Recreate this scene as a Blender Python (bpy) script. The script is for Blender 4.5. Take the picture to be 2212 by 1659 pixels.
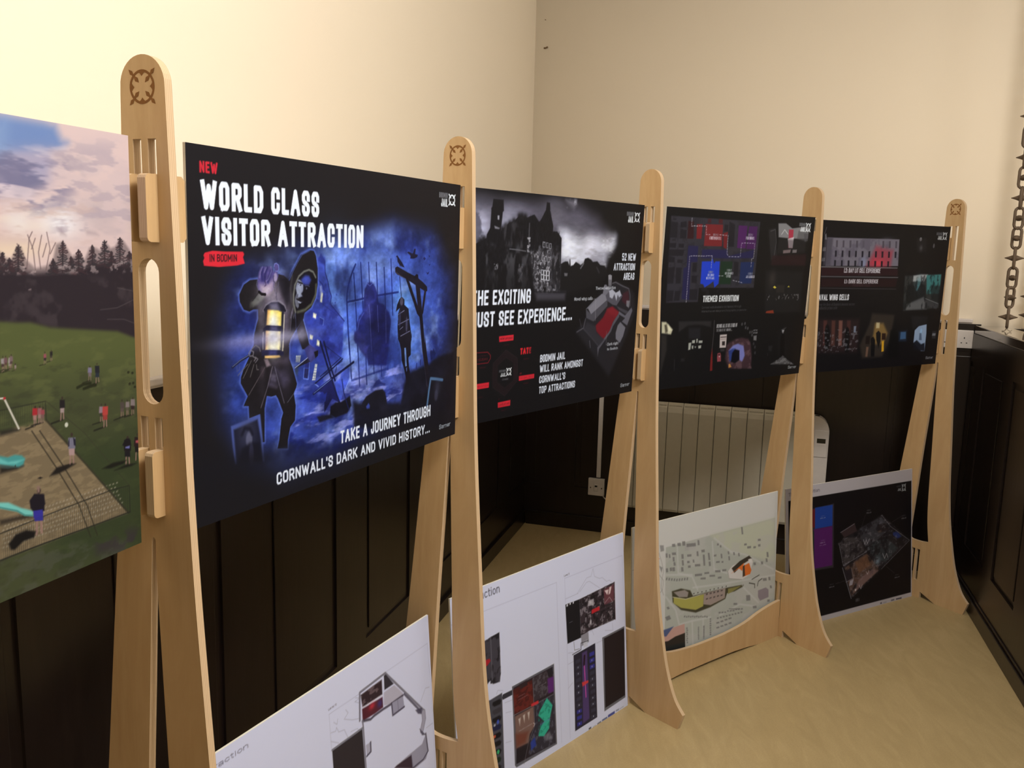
import bpy, bmesh, math, random
import numpy as np
from mathutils import Vector, Matrix

# ---------------------------------------------------------------- scene, camera, light
for o in list(bpy.data.objects):
    bpy.data.objects.remove(o, do_unlink=True)
S = bpy.context.scene
C = S.collection
S.view_settings.view_transform = 'Standard'
S.view_settings.look = 'None'
S.view_settings.gamma = 1.0
S.view_settings.use_curve_mapping = False
S.view_settings.exposure = 0.0

PITCH, ROLL, EYE, FOCAL = 0.15424, 0.02520, 1.5444, 1886.32
cam_data = bpy.data.cameras.new('camera')
cam_data.sensor_fit = 'HORIZONTAL'
cam_data.sensor_width = 36.0
cam_data.lens = FOCAL / 2212.0 * 36.0
cam_data.clip_start = 0.05
cam = bpy.data.objects.new('camera', cam_data)
C.objects.link(cam)
cp, sp, cr, sr = math.cos(PITCH), math.sin(PITCH), math.cos(ROLL), math.sin(ROLL)
vr, vu, vf = Vector((1, 0, 0)), Vector((0, sp, cp)), Vector((0, cp, -sp))
right = cr * vr + sr * vu
upv = -sr * vr + cr * vu
M = Matrix((right, upv, -vf)).transposed().to_4x4()
M.translation = Vector((0, 0, EYE))
cam.matrix_world = M
S.camera = cam

world = bpy.data.worlds.new('world')
S.world = world
world.use_nodes = True
world.node_tree.nodes['Background'].inputs[0].default_value = (1.0, 0.9, 0.78, 1)
world.node_tree.nodes['Background'].inputs[1].default_value = 0.0

def area_lamp(name, loc, target, size, power, color, size_y=None):
    l = bpy.data.lights.new(name, 'AREA')
    l.energy = power
    l.color = color
    l.size = size
    if size_y:
        l.shape = 'RECTANGLE'
        l.size_y = size_y
    o = bpy.data.objects.new(name, l)
    C.objects.link(o)
    o.location = loc
    o.rotation_euler = (Vector(target) - Vector(loc)).to_track_quat('-Z', 'Y').to_euler()
    return o
def bulb(name, loc, radius, power, color):
    l = bpy.data.lights.new(name, 'POINT')
    l.energy = power
    l.color = color
    l.shadow_soft_size = radius
    o = bpy.data.objects.new(name, l)
    C.objects.link(o)
    o.location = loc
    return o
WARM = (1.0, 0.94, 0.86)
bulb('ceiling_lamp_near', (1.0, .6, 3.0), 0.38, 182, WARM)
bulb('ceiling_lamp_far', (2.9, 1.5, 3.05), 0.38, 38, WARM)

# ---------------------------------------------------------------- helpers
def tag(o, label=None, cat=None, group=None, kind=None):
    if label: o['label'] = label
    if cat: o['category'] = cat
    if group: o['group'] = group
    if kind: o['kind'] = kind
    return o
def empty(name, loc, rz=0.0, label=None, cat=None, group=None):
    o = bpy.data.objects.new(name, None)
    o.empty_display_size = 0.1
    C.objects.link(o)
    o.location = loc
    o.rotation_euler = (0, 0, rz)
    return tag(o, label, cat, group)
def link(name, bm, mats, parent=None, smooth=False):
    bmesh.ops.recalc_face_normals(bm, faces=bm.faces)
    me = bpy.data.meshes.new(name)
    bm.to_mesh(me)
    bm.free()
    for m in (mats if isinstance(mats, (list, tuple)) else [mats]):
        me.materials.append(m)
    if smooth:
        for p in me.polygons: p.use_smooth = True
    o = bpy.data.objects.new(name, me)
    C.objects.link(o)
    if parent: o.parent = parent
    return o
def box(bm, a, b, mi=0, bev=0.0):
    x0, y0, z0 = a
    x1, y1, z1 = b
    vs = [bm.verts.new(p) for p in ((x0,y0,z0),(x1,y0,z0),(x1,y1,z0),(x0,y1,z0),(x0,y0,z1),(x1,y0,z1),(x1,y1,z1),(x0,y1,z1))]
    fs = [bm.faces.new([vs[i] for i in f]) for f in ((0,3,2,1),(4,5,6,7),(0,1,5,4),(1,2,6,5),(2,3,7,6),(3,0,4,7))]
    for f in fs: f.material_index = mi
    if bev > 0:
        es = list({e for f in fs for e in f.edges})
        r = bmesh.ops.bevel(bm, geom=es, offset=bev, segments=2, affect='EDGES', profile=0.6)
        for f in r['faces']: f.material_index = mi
    return vs
def extrude_outline(bm, loops, v0, v1, mi_face=0, mi_edge=0, axis='y'):
    """loops: first is the outer outline, the rest are holes, as (u, z) points; a plate from v0 to v1."""
    def P(u, z, v):
        return (u, v, z) if axis == 'y' else ((v, u, z) if axis == 'x' else (u, z, v))
    edges = []
    rings = []
    for lp in loops:
        vs = [bm.verts.new(P(u, z, v0)) for u, z in lp]
        rings.append(vs)
        for i in range(len(vs)):
            edges.append(bm.edges.new((vs[i], vs[(i + 1) % len(vs)])))
    r = bmesh.ops.triangle_fill(bm, use_beauty=True, use_dissolve=False, edges=edges)
    front = [g for g in r['geom'] if isinstance(g, bmesh.types.BMFace)]
    d = bmesh.ops.duplicate(bm, geom=front)
    vm = d['vert_map']
    back = [g for g in d['geom'] if isinstance(g, bmesh.types.BMFace)]
    off = Vector(P(0, 0, v1)) - Vector(P(0, 0, v0))
    moved = set(v for f in back for v in f.verts)
    for v in moved: v.co += off
    for f in front + back: f.material_index = mi_face
    for vs in rings:
        ws = [vm[v] for v in vs]
        n = len(vs)
        for i in range(n):
            f = bm.faces.new((vs[i], vs[(i + 1) % n], ws[(i + 1) % n], ws[i]))
            f.material_index = mi_edge
def tube(bm, pts, r, n=8, closed=False, caps=True):
    pts = [Vector(p) for p in pts]
    rings = []
    N = len(pts)
    prev = None
    for i, p in enumerate(pts):
        if closed: t = pts[(i + 1) % N] - pts[i - 1]
        else: t = pts[min(i + 1, N - 1)] - pts[max(i - 1, 0)]
        t.normalize()
        if prev is None:
            a = Vector((0, 0, 1)) if abs(t.z) < .9 else Vector((1, 0, 0))
            nrm = t.cross(a).normalized()
        else:
            nrm = (prev - t * prev.dot(t)).normalized()
        prev = nrm
        b = t.cross(nrm)
        rr = r[i] if isinstance(r, (list, tuple)) else r
        rings.append([bm.verts.new(p + nrm * math.cos(2 * math.pi * k / n) * rr + b * math.sin(2 * math.pi * k / n) * rr) for k in range(n)])
    for i in range(N if closed else N - 1):
        A, B = rings[i], rings[(i + 1) % N]
        sh = 0
        if closed and i == N - 1:
            sh = min(range(n), key=lambda s: (A[0].co - B[s].co).length)
        for k in range(n):
            bm.faces.new((A[k], A[(k + 1) % n], B[(k + 1 + sh) % n], B[(k + sh) % n]))
    if caps and not closed:
        bm.faces.new(rings[0][::-1])
        bm.faces.new(rings[-1])
def cone(bm, base, tip, r, n=10, rt=0.0015):
    d = (Vector(tip) - Vector(base))
    tube(bm, [Vector(base) + d * k for k in (0, .12, .5, 1)], [r, r * .95, r * .55, rt], n)
def lin(c):
    return tuple(((x / 255) / 12.92 if x / 255 <= .04045 else ((x / 255 + .055) / 1.055) ** 2.4) for x in c)

# ---------------------------------------------------------------- materials
class MB:
    def __init__(self, name, rough=0.5, spec=0.5):
        self.m = bpy.data.materials.new(name)
        self.m.use_nodes = True
        self.n = self.m.node_tree.nodes
        self.l = self.m.node_tree.links
        self.b = self.n['Principled BSDF']
        self.b.inputs['Roughness'].default_value = rough
        self.b.inputs['Specular IOR Level'].default_value = spec
    def node(self, t, **k):
        x = self.n.new(t)
        for a, v in k.items():
            if a in x.inputs: x.inputs[a].default_value = v
            else: setattr(x, a, v)
        return x
    def color(self, c):
        self.b.inputs['Base Color'].default_value = (*c, 1)
        return self
    def coords(self, scale=(1, 1, 1), kind='Object'):
        tc = self.node('ShaderNodeTexCoord')
        mp = self.node('ShaderNodeMapping')
        mp.inputs['Scale'].default_value = scale
        self.l.new(tc.outputs[kind], mp.inputs['Vector'])
        return mp.outputs['Vector']
    def noise(self, vec, scale, detail=4, rough=.55, dist=0.0):
        x = self.node('ShaderNodeTexNoise')
        x.inputs['Scale'].default_value = scale
        x.inputs['Detail'].default_value = detail
        x.inputs['Roughness'].default_value = rough
        x.inputs['Distortion'].default_value = dist
        self.l.new(vec, x.inputs['Vector'])
        return x.outputs['Fac']
    def ramp(self, fac, stops):
        x = self.node('ShaderNodeValToRGB')
        cr_ = x.color_ramp
        while len(cr_.elements) < len(stops): cr_.elements.new(.5)
        for e, (p, c) in zip(cr_.elements, stops):
            e.position = p
            e.color = (*c, 1)
        self.l.new(fac, x.inputs['Fac'])
        return x.outputs['Color']
    def mix(self, fac, a, b, mode='MIX'):
        x = self.node('ShaderNodeMix', data_type='RGBA', blend_type=mode)
        for s, v in ((0, fac), (6, a), (7, b)):
            if isinstance(v, (int, float)): x.inputs[s].default_value = v
            elif isinstance(v, tuple): x.inputs[s].default_value = (*v, 1)
            else: self.l.new(v, x.inputs[s])
        return x.outputs[2]
    def base(self, sock):
        self.l.new(sock, self.b.inputs['Base Color'])
        return self
    def bump(self, fac, strength=.1, dist=.01):
        x = self.node('ShaderNodeBump')
        x.inputs['Strength'].default_value = strength
        x.inputs['Distance'].default_value = dist
        self.l.new(fac, x.inputs['Height'])
        self.l.new(x.outputs['Normal'], self.b.inputs['Normal'])
        return self

def mat_plain(name, c, rough=.5, spec=.5, metal=0.0):
    b = MB(name, rough, spec)
    v = b.coords()
    f = b.noise(v, 40, 3)
    b.base(b.mix(f, tuple(x * .94 for x in c), tuple(min(1, x * 1.05) for x in c)))
    b.b.inputs['Metallic'].default_value = metal
    return b.m
def mat_wall():
    b = MB('cream_wall_paint', .7, .25)
    v = b.coords()
    f = b.noise(v, 1.1, 3)
    c = b.mix(f, (.835, .755, .63), (.86, .785, .665))
    b.base(c)
    b.bump(b.noise(v, 90, 3), .05, .002)
    return b.m
def mat_floor():
    b = MB('mottled_lino', .42, .4)
    v = b.coords((1, 1, 1))
    f1 = b.noise(v, 2.2, 6, .6, .8)
    f2 = b.noise(b.coords((3.0, .8, 1)), 5.5, 6, .65, 1.2)
    c1 = b.ramp(f1, [(.3, (.40, .305, .15)), (.7, (.47, .365, .19))])
    c2 = b.ramp(f2, [(.36, (.39, .30, .155)), (.55, (.45, .35, .185)), (.75, (.53, .425, .235))])
    c = b.mix(.55, c1, c2)
    f3 = b.noise(v, 220, 2)
    b.base(b.mix(b.ramp(f3, [(.35, (0, 0, 0)), (.75, (.25, .25, .25))]), c, (.26, .19, .09)))
    b.bump(b.noise(v, 30, 3), .04, .002)
    return b.m
def mat_dark():
    b = MB('dark_varnished_wood', .3, .5)
    v = b.coords((14, 14, 1.2))
    f = b.noise(v, 3, 6, .6, .6)
    b.base(b.ramp(f, [(.3, (.0075, .0045, .0040)), (.7, (.013, .008, .0068))]))
    b.bump(f, .08, .003)
    return b.m
def mat_ply_face():
    b = MB('birch_ply_face', .5, .35)
    v = b.coords((1, 1, .16))
    f = b.noise(v, 16, 5, .6, 1.1)
    g = b.noise(b.coords((1, 1, .03)), 160, 3, .6)
    c = b.ramp(f, [(.28, (.475, .315, .16)), (.5, (.525, .36, .19)), (.75, (.575, .405, .225))])
    b.base(b.mix(b.ramp(g, [(.4, (0, 0, 0)), (.8, (.22, .22, .22))]), c, (.43, .285, .15)))
    return b.m
def mat_ply_edge(name='birch_ply_edge', axis='Y'):
    b = MB(name, .6, .25)
    tc = b.node('ShaderNodeTexCoord')
    sx = b.node('ShaderNodeSeparateXYZ')
    b.l.new(tc.outputs['Object'], sx.inputs[0])
    m = b.node('ShaderNodeMath', operation='MULTIPLY')
    m.inputs[1].default_value = 2 * math.pi / .00342
    b.l.new(sx.outputs[axis], m.inputs[0])
    s = b.node('ShaderNodeMath', operation='SINE')
    b.l.new(m.outputs[0], s.inputs[0])
    n = b.noise(b.coords((1, 1, .05)), 220, 3)
    ad = b.node('ShaderNodeMath', operation='ADD')
    b.l.new(s.outputs[0], ad.inputs[0])
    b.l.new(n, ad.inputs[1])
    b.base(b.ramp(ad.outputs[0], [(.0, (.50, .365, .235)), (.16, (.60, .455, .305)), (.9, (.645, .50, .35)), (1.0, (.60, .455, .30))]))
    return b.m
def mat_print(name, gain, rough=.5, spec=.13):
    b = MB(name, rough, spec)
    a = b.node('ShaderNodeVertexColor')
    a.layer_name = 'print'
    g = b.mix(1.0, a.outputs['Color'], gain, 'MULTIPLY')
    b.base(g)
    return b.m
def mat_ledge():
    b = MB('polished_ledge', .1, 1.0)
    f = b.noise(b.coords((14, 14, 1.2)), 3, 4)
    b.base(b.ramp(f, [(.3, (.02, .012, .009)), (.7, (.04, .025, .018))]))
    b.b.inputs['Coat Weight'].default_value = 1.0
    b.b.inputs['Coat Roughness'].default_value = .1
    return b.m
GLOSS = mat_ledge()
WALL = mat_wall()
FLOOR = mat_floor()
DARK = mat_dark()
PLY = mat_ply_face()
PLYE = mat_ply_edge()
PLYX = mat_ply_edge('birch_ply_edge_across', 'X')
CEIL = mat_plain('ceiling_white', (.82, .78, .72), .8, .2)
TRIM = mat_plain('pale_trim_paint', (.60, .56, .56), .45, .4)
BURN = mat_plain('burnt_mark', (.215, .10, .034), .7, .1)
FOAM = mat_plain('white_foam_board', (.80, .80, .74), .6, .3)
RAD = mat_plain('radiator_enamel', (.50, .48, .41), .35, .45)
PLASTIC = mat_plain('white_plastic', (.62, .59, .58), .35, .5)
BLACK = mat_plain('black_hole', (.01, .01, .01), .5, .3)
SCREEN = mat_plain('grey_screen', (.035, .032, .022), .2, .5)
IRON = mat_plain('dark_iron', (.115, .082, .056), .55, .4, .1)
WIRE = mat_plain('pale_wire', (.42, .36, .28), .4, .5, .5)
DIRT = mat_plain('brown_nail', (.16, .10, .05), .7, .2)

# ---------------------------------------------------------------- room
TL = Vector((.2607, .9654, 0))       # along the left wall, towards the corner
TB = Vector((.9546, -.2979, 0))      # along the back wall, to the right
NB = Vector((-.2979, -.9546, 0))     # out of the back wall into the room
NL = Vector((.9654, -.2607, 0))      # out of the left wall into the room
C0 = Vector((.0776, 4.8151, 0))      # the corner on the floor
HC = 3.3                             # ceiling height
NEAR = -8.6                          # far end of the room behind the photographer, along TL
def frame(origin, ex, ey):
    m = Matrix.Identity(4)
    for i in range(3):
        m[i][0], m[i][1], m[i][2] = ex[i], ey[i], (0, 0, 1)[i]
    m.translation = origin
    return m
# local frames: x along the wall, y out into the room, z up
FL = frame(C0, -TL, NL)
FB = frame(C0, TB, NB)
def structure(name, bm, mats, mw, smooth=False):
    o = link(name, bm, mats, None, smooth)
    o.matrix_world = mw
    o['kind'] = 'structure'
    return o
def child(name, bm, mats, parent, smooth=False):
    return link(name, bm, mats, parent, smooth)
LLEN = 8.6
BLEN = 5.2
def panelling(bm, x0, x1, z0, z1, first, period, gap, depth=.012):
    """a framed wainscot: slab with recessed panels."""
    box(bm, (x0, 0.0, z0), (x1, depth * .45, z1))
    box(bm, (x0, depth * .45, z1 - .13), (x1, depth, z1))
    box(bm, (x0, depth * .45, z0), (x1, depth, z0 + .16))
    k = math.floor((x0 - first) / period) - 1
    while first + k * period < x1:
        a = first + k * period
        s0, s1 = a, a + gap
        if s1 > x0 and s0 < x1:
            box(bm, (max(s0, x0), depth * .45, z0 + .16), (min(s1, x1), depth, z1 - .13))
        p0, p1 = a + gap + .028, a + period - .028
        if p0 < x1 and p1 > x0 and min(p1, x1) - max(p0, x0) > .05:
            box(bm, (max(p0, x0), depth * .45, z0 + .185), (min(p1, x1), depth * .8, z1 - .155), 0, .002)
        k += 1
# floor and ceiling (one big polygon each, in world space)
far = C0 + TB * BLEN
q = [C0, far, far - TL * LLEN, C0 - TL * LLEN]
bm = bmesh.new(); bm.faces.new([bm.verts.new((p.x, p.y, 0)) for p in q])
r = bmesh.ops.extrude_face_region(bm, geom=bm.faces[:]); [setattr(v, 'co', v.co - Vector((0, 0, .1))) for v in r['geom'] if isinstance(v, bmesh.types.BMVert)]
structure('floor', bm, FLOOR, Matrix.Identity(4))
bm = bmesh.new(); bm.faces.new([bm.verts.new((p.x, p.y, HC)) for p in q])
r = bmesh.ops.extrude_face_region(bm, geom=bm.faces[:]); [setattr(v, 'co', v.co + Vector((0, 0, .1))) for v in r['geom'] if isinstance(v, bmesh.types.BMVert)]
structure('ceiling', bm, CEIL, Matrix.Identity(4))
# left wall
bm = bmesh.new(); box(bm, (-.15, -.15, 0), (LLEN, 0, HC))
wl = structure('wall_left', bm, WALL, FL)
bm = bmesh.new(); panelling(bm, .0, LLEN - .1, .083, 1.243, -.245, .594, .213)
child('panelling', bm, DARK, wl)
bm = bmesh.new(); box(bm, (0, 0, 0), (LLEN - .1, .02, .075), 0, .003); box(bm, (0, 0, .0752), (LLEN - .1, .026, .083), 0, .002)
structure('baseboard_left', bm, DARK, FL)
bm = bmesh.new(); box(bm, (.001, 0, 1.2435), (LLEN - .1, .018, 1.2495), 0, .001); box(bm, (.001, 0, 1.2496), (LLEN - .1, .026, 1.2645), 0, .003)
structure('trim_1', bm, TRIM, FL)
# back wall, with a ramp added at right to catch a soft light band
prof = [(-.15, 0), (2.235, 0), (2.255, .0015), (2.275, .006), (2.295, .0115), (2.315, .0145), (2.34, .0155), (BLEN, .0155)]
bm = bmesh.new()
lo = [bm.verts.new((x, y, 0)) for x, y in prof] + [bm.verts.new((BLEN, -.15, 0)), bm.verts.new((-.15, -.15, 0))]
hi = [bm.verts.new((v.co.x, v.co.y, HC)) for v in lo]
for i in range(len(lo)):
    f = bm.faces.new((lo[i], lo[(i + 1) % len(lo)], hi[(i + 1) % len(lo)], hi[i])); f.smooth = True
bm.faces.new(lo[::-1]); bm.faces.new(hi)
wb = structure('wall_back', bm, WALL, FB)
XP = 2.212                            # the partition's front face meets the back wall here
bm = bmesh.new(); panelling(bm, .0, XP + .03, .083, 1.243, .10, .60, .2)
child('panelling', bm, DARK, wb)
bm = bmesh.new(); panelling(bm, XP + .15, BLEN - .02, .083, 1.23, XP + .3, .60, .2, .03)
child('panelling', bm, DARK, wb)
bm = bmesh.new(); box(bm, (.027, 0, 0), (XP, .02, .075), 0, .003); box(bm, (.027, 0, .0752), (XP, .026, .083), 0, .002)
structure('baseboard_back', bm, DARK, FB)
bm = bmesh.new(); box(bm, (.027, 0, 1.2435), (XP - .01, .016, 1.2495), 0, .001); box(bm, (.027, 0, 1.2496), (XP - .01, .026, 1.2665), 0, .003)
structure('trim_2', bm, TRIM, FB)
# dark partition on the right: runs towards the photographer from the back wall, parallel to the left wall
P0 = C0 + TB * XP
PR = frame(P0, -TL, -NL)              # x towards the photographer, y out of its face to the left
bm = bmesh.new(); box(bm, (.02, -.125, 0), (3.4, -.012, 1.2))
wr = structure('wall_right', bm, DARK, PR)
bm = bmesh.new(); panelling(bm, .03, 3.4, .083, 1.2, .13, .47, .14, .016)
for v in bm.verts: v.co.y -= .012
child('panelling', bm, DARK, wr)
bm = bmesh.new(); box(bm, (.03, -.1355, 1.2), (3.42, .0, 1.2389), 0, .004)
child('ledge', bm, GLOSS, wr)
bm = bmesh.new(); box(bm, (.03, -.012, 0), (3.4, .018, .07), 0, .003); box(bm, (.03, -.012, .0702), (3.4, .01, .083), 0, .003)
structure('baseboard_right', bm, DARK, PR)
# remaining walls, outside the picture
bm = bmesh.new(); box(bm, (-.15, -.15, 0), (BLEN + .15, 0, HC))
structure('wall_front', bm, WALL, frame(C0 - TL * LLEN, TB, -NB))
bm = bmesh.new(); box(bm, (-.15, -.15, 0), (LLEN, 0, HC))
structure('wall_far', bm, WALL, frame(far, -TL, -TB))

# ---------------------------------------------------------------- fittings on the back wall
def on_back(name, s, z=0.0, y=0.0, label=None, cat=None, group=None):
    o = empty(name, (0, 0, 0), 0, label, cat, group)
    o.matrix_world = FB @ Matrix.Translation((s, y, z))
    return o
FACE = .0125                          # face of the panelling
rad = on_back('electric_radiator', 1.08, .177, FACE, 'cream finned electric radiator on the dark panelling under the black boards', 'radiator')
edges_ = [.558 + .081 * k for k in range(12)] + [1.517]
for a, b in zip(edges_[:-1], edges_[1:]):
    bm = bmesh.new()
    x0, x1 = a - 1.08 + .0011, b - 1.08 - .0011
    sec = [(x0, .035), (x0, .0745), (x0 + .003, .0775), (x1 - .003, .0775), (x1, .0745), (x1, .035)]
    def ring(z, k=1.0, dy=0.0): return [bm.verts.new((x, .035 + (y - .035) * k + dy, z)) for x, y in sec]
    R = [ring(.004, .8), ring(.018, 1), ring(.54, 1), ring(.565, .86), ring(.580, .5), ring(.588, .28)]
    for i in range(len(R) - 1):
        for k in range(len(sec)):
            bm.faces.new((R[i][k], R[i][(k + 1) % len(sec)], R[i + 1][(k + 1) % len(sec)], R[i + 1][k]))
    bm.faces.new(R[0][::-1]); bm.faces.new(R[-1])
    # little vent ribs on the top slope
    for t in (.28, .72):
        xm = x0 + (x1 - x0) * t
        box(bm, (xm - (x1 - x0) * .2, .056, .572), (xm + (x1 - x0) * .2, .0665, .579))
    link('section', bm, RAD, rad)
bm = bmesh.new()
for z in (.12, .46): box(bm, (-.50, .0, z), (.42, .036, z + .03))
link('wall_bracket', bm, DIRT, rad)
bm = bmesh.new()
pts = [(1.5185, .004), (1.580, .004), (1.596, .012), (1.6025, .03)]
pts += [(1.6025, .50)] + [(1.6025 - .062 * (1 - math.cos(t)), .50 + .078 * math.sin(t)) for t in [i * math.pi / 20 for i in range(1, 11)]] + [(1.5185, .580)]
extrude_outline(bm, [[(x - 1.08, z) for x, z in pts]], .02, .085)
ctl = link('control_unit', bm, PLASTIC, rad)
m_ = ctl.modifiers.new('soft_edge', 'BEVEL'); m_.width = .008; m_.segments = 3; m_.limit_method = 'ANGLE'
bm = bmesh.new(); box(bm, (1.534 - 1.08, .084, .375), (1.5975 - 1.08, .0885, .512), 0, .003)
keypad = link('keypad', bm, PLASTIC, ctl)
bm = bmesh.new(); box(bm, (1.547 - 1.08, .0884, .447), (1.588 - 1.08, .0895, .470))
link('display', bm, SCREEN, ctl)
for k in range(4):
    bm = bmesh.new(); box(bm, (1.549 + k * .0095 - 1.08, .0884, .436), (1.5545 + k * .0095 - 1.08, .0897, .4405))
    link('button', bm, TRIM, ctl)
bm = bmesh.new(); box(bm, (1.532 - 1.08, .045, .5745), (1.552 - 1.08, .06, .5808)); link('slot', bm, BLACK, ctl)

tr = on_back('cable_trunking', .4365, .312, FACE, 'thin white vertical cable cover rising from the switch on the dark panelling', 'cable cover')
bm = bmesh.new(); box(bm, (-.0115, 0, 0), (.0115, .014, .93), 0, .002); link('cover', bm, PLASTIC, tr)
sw = on_back('fused_switch', .428, .2585, FACE, 'square white switch plate low on the dark wall left of the radiator', 'switch')
bm = bmesh.new(); box(bm, (-.045, 0, -.048), (.045, .022, .048), 0, .004); link('plate', bm, PLASTIC, sw)
bm = bmesh.new(); box(bm, (-.011, .0215, -.022), (.011, .026, .016), 0, .002); rk = link('rocker', bm, PLASTIC, sw)
bm = bmesh.new(); box(bm, (-.007, .0258, .002), (.007, .0268, .011)); link('indicator', bm, BLACK, sw)
for s in (-1, 1):
    bm = bmesh.new(); bmesh.ops.create_cone(bm, cap_ends=True, segments=10, radius1=.004, radius2=.004, depth=.0014, matrix=Matrix.Translation((s * .031, .0226, -.004)) @ Matrix.Rotation(math.pi / 2, 4, 'X')); link('screw', bm, IRON, sw)
bm = bmesh.new(); tube(bm, [(.036, .012, -.046), (.046, .012, -.058), (.062, .01, -.07), (.10, .01, -.078), (.14, .012, -.07)], .0035, 6)
link('flex', bm, PLASTIC, sw, True)
so = on_back('power_socket', 2.139, 1.170, FACE, 'white double power socket on the dark wall beside the last stand', 'socket')
bm = bmesh.new(); box(bm, (-.073, 0, -.043), (.073, .012, .043), 0, .004); link('plate', bm, PLASTIC, so)
for c_ in (-.038, .034):
    bm = bmesh.new()
    box(bm, (c_ - .002, .0115, .002), (c_ + .002, .0126, .010)); box(bm, (c_ - .0145, .0115, -.0195), (c_ - .008, .0126, -.0155)); box(bm, (c_ + .008, .0115, -.0195), (c_ + .0145, .0126, -.0155))
    link('pin_holes', bm, BLACK, so)
    bm = bmesh.new(); box(bm, (c_ + .019, .0115, -.008), (c_ + .027, .015, -.001), 0, .001); link('rocker', bm, TRIM, so)
for s, z, w, lab in ((.0515, 2.727, .004, 'tiny brown nail head high on the cream wall by the corner'), (.054, 2.586, .0085, 'small brown hook on the cream wall below the nail head')):
    nl = on_back('wall_nail', s, z, 0, lab, 'nail')
    bm = bmesh.new(); bmesh.ops.create_icosphere(bm, subdivisions=2, radius=w, matrix=Matrix.Diagonal((1, .8, .55, 1)))
    if w > .005: bmesh.ops.create_icosphere(bm, subdivisions=2, radius=.005, matrix=Matrix.Translation((.011, .001, .003)))
    link('head', bm, DIRT, nl, True)

# ---------------------------------------------------------------- spiked chains over the partition ledge
def chain(x, y, z0, n, rots, label, base_rot):
    root = empty('spiked_chain', (x, y, z0), 0, label, 'chain', None)
    me = bpy.data.meshes.new('link')
    bm = bmesh.new()
    W2, L2 = .0165, .0425
    pts = [(W2 * math.cos(t), 0, (L2 - W2 * .9) + W2 * math.sin(t)) for t in [i * math.pi / 6 for i in range(7)]]
    pts += [(-W2 * math.cos(t), 0, -(L2 - W2 * .9) - W2 * math.sin(t)) for t in [i * math.pi / 6 for i in range(7)]]
    tube(bm, pts, .0062, 8, True)
    tube(bm, [(-W2, 0, 0), (0, 0, 0), (W2, 0, 0)], .0065, 8)
    tube(bm, [(0, -.011, 0), (0, .011, 0)], .0125, 10)
    cone(bm, (0, .008, 0), (0, .0375, 0), .0118); cone(bm, (0, -.008, 0), (0, -.0375, 0), .0118)
    bmesh.ops.recalc_face_normals(bm, faces=bm.faces)
    bm.to_mesh(me); bm.free(); me.materials.append(IRON)
    for p in me.polygons: p.use_smooth = True
    for i in range(n):
        o = bpy.data.objects.new('link', me); C.objects.link(o)
        o.parent = root
        o.location = (0, 0, .0635 + i * .0845)
        o.rotation_euler = (0, 0, base_rot + math.radians(rots[i % len(rots)]))
    bm = bmesh.new()
    tube(bm, [(-.016, 0, .003), (-.012, .004, .0015), (-.004, .006, .006), (0, 0, .016), (.006, -.004, .008), (.014, -.003, .003), (.02, 0, .0068)], .0026, 6)
    o = link('wire_tie', bm, WIRE, root, True)
    o.rotation_euler = (0, 0, base_rot)
    return root
chain(2.1470, 3.8030, 1.2389, 24, (90, 38, 8, 88, -14, 14, 84, 12, 75, 0), 'dark iron chain with spikes hanging down to the partition ledge', -.5136)
chain(2.322, 3.957, 1.2389, 24, (74, 80, -10, 60, 20, 85, 5, 70), 'spiked iron chain cut by the right edge of the photo', -.53)

# ---------------------------------------------------------------- plywood uprights
THK = .0137
POSTS = [(-.5318, 1.2827, -.4184), (-.1399, 2.1163, -.5872), (.4224, 2.8176, -.8313), (1.1223, 3.3782, -.9661), (1.8917, 3.8352, -1.0211)]
def smooth_pts(pts, n=5):
    out = []
    for i in range(len(pts) - 1):
        p0 = pts[max(i - 1, 0)]; p1 = pts[i]; p2 = pts[i + 1]; p3 = pts[min(i + 2, len(pts) - 1)]
        for k in range(n):
            t = k / n
            out.append(tuple(.5 * (2 * b + (c - a) * t + (2 * a - 5 * b + 4 * c - d) * t * t + (3 * b - a - 3 * c + d) * t ** 3) for a, b, c, d in zip(p0, p1, p2, p3)))
    out.append(pts[-1])
    return out
top = [(-.0023 + .0421 * math.cos(t), 1.7592 + .0421 * math.sin(t)) for t in [i * math.pi / 18 for i in range(19)]]
rear = smooth_pts([(-.0444, 1.7592), (-.0475, 1.66), (-.0545, 1.48), (-.0655, 1.30), (-.0795, 1.16), (-.0945, 1.04), (-.1142, .865), (-.1361, .671), (-.160, .47), (-.188, .25), (-.212, .115), (-.2405, .0545)])
front = smooth_pts([(.2365, .0545), (.205, .088), (.181, .133), (.158, .197), (.141, .265), (.119, .372), (.106, .463), (.0955, .57), (.0845, .73), (.0738, .88), (.0658, 1.003), (.0595, 1.133), (.0540, 1.2875), (.0457, 1.556), (.0398, 1.7592)])
bottom = [(-.2405, .050), (-.228, 0.0), (-.095, 0.0), (-.075, .012), (-.058, .0300), (-.0545, .0300), (-.053, 0.0), (.0085, 0.0), (.0100, .0297), (.0145, .0300), (.030, .0235), (.050, .0150), (.0830, 0.0), (.2190, 0.0), (.2345, .047)]
OUTER = rear[1:] + bottom + front[:-1] + top[:-1]
def slot(x0, x1, z0, z1):
    return [(x0, z0), (x1, z0), (x1, z1), (x0, z1)]
def capsule(x0, x1, z0, z1, sk=0.0):
    r_ = (x1 - x0) / 2; c_ = (x0 + x1) / 2
    a = [(c_ + r_ * math.cos(t), z1 - r_ + r_ * math.sin(t)) for t in [i * math.pi / 10 for i in range(11)]]
    b = [(c_ - r_ * math.cos(t), z0 + r_ - r_ * math.sin(t)) for t in [i * math.pi / 10 for i in range(11)]]
    return a + b
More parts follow.
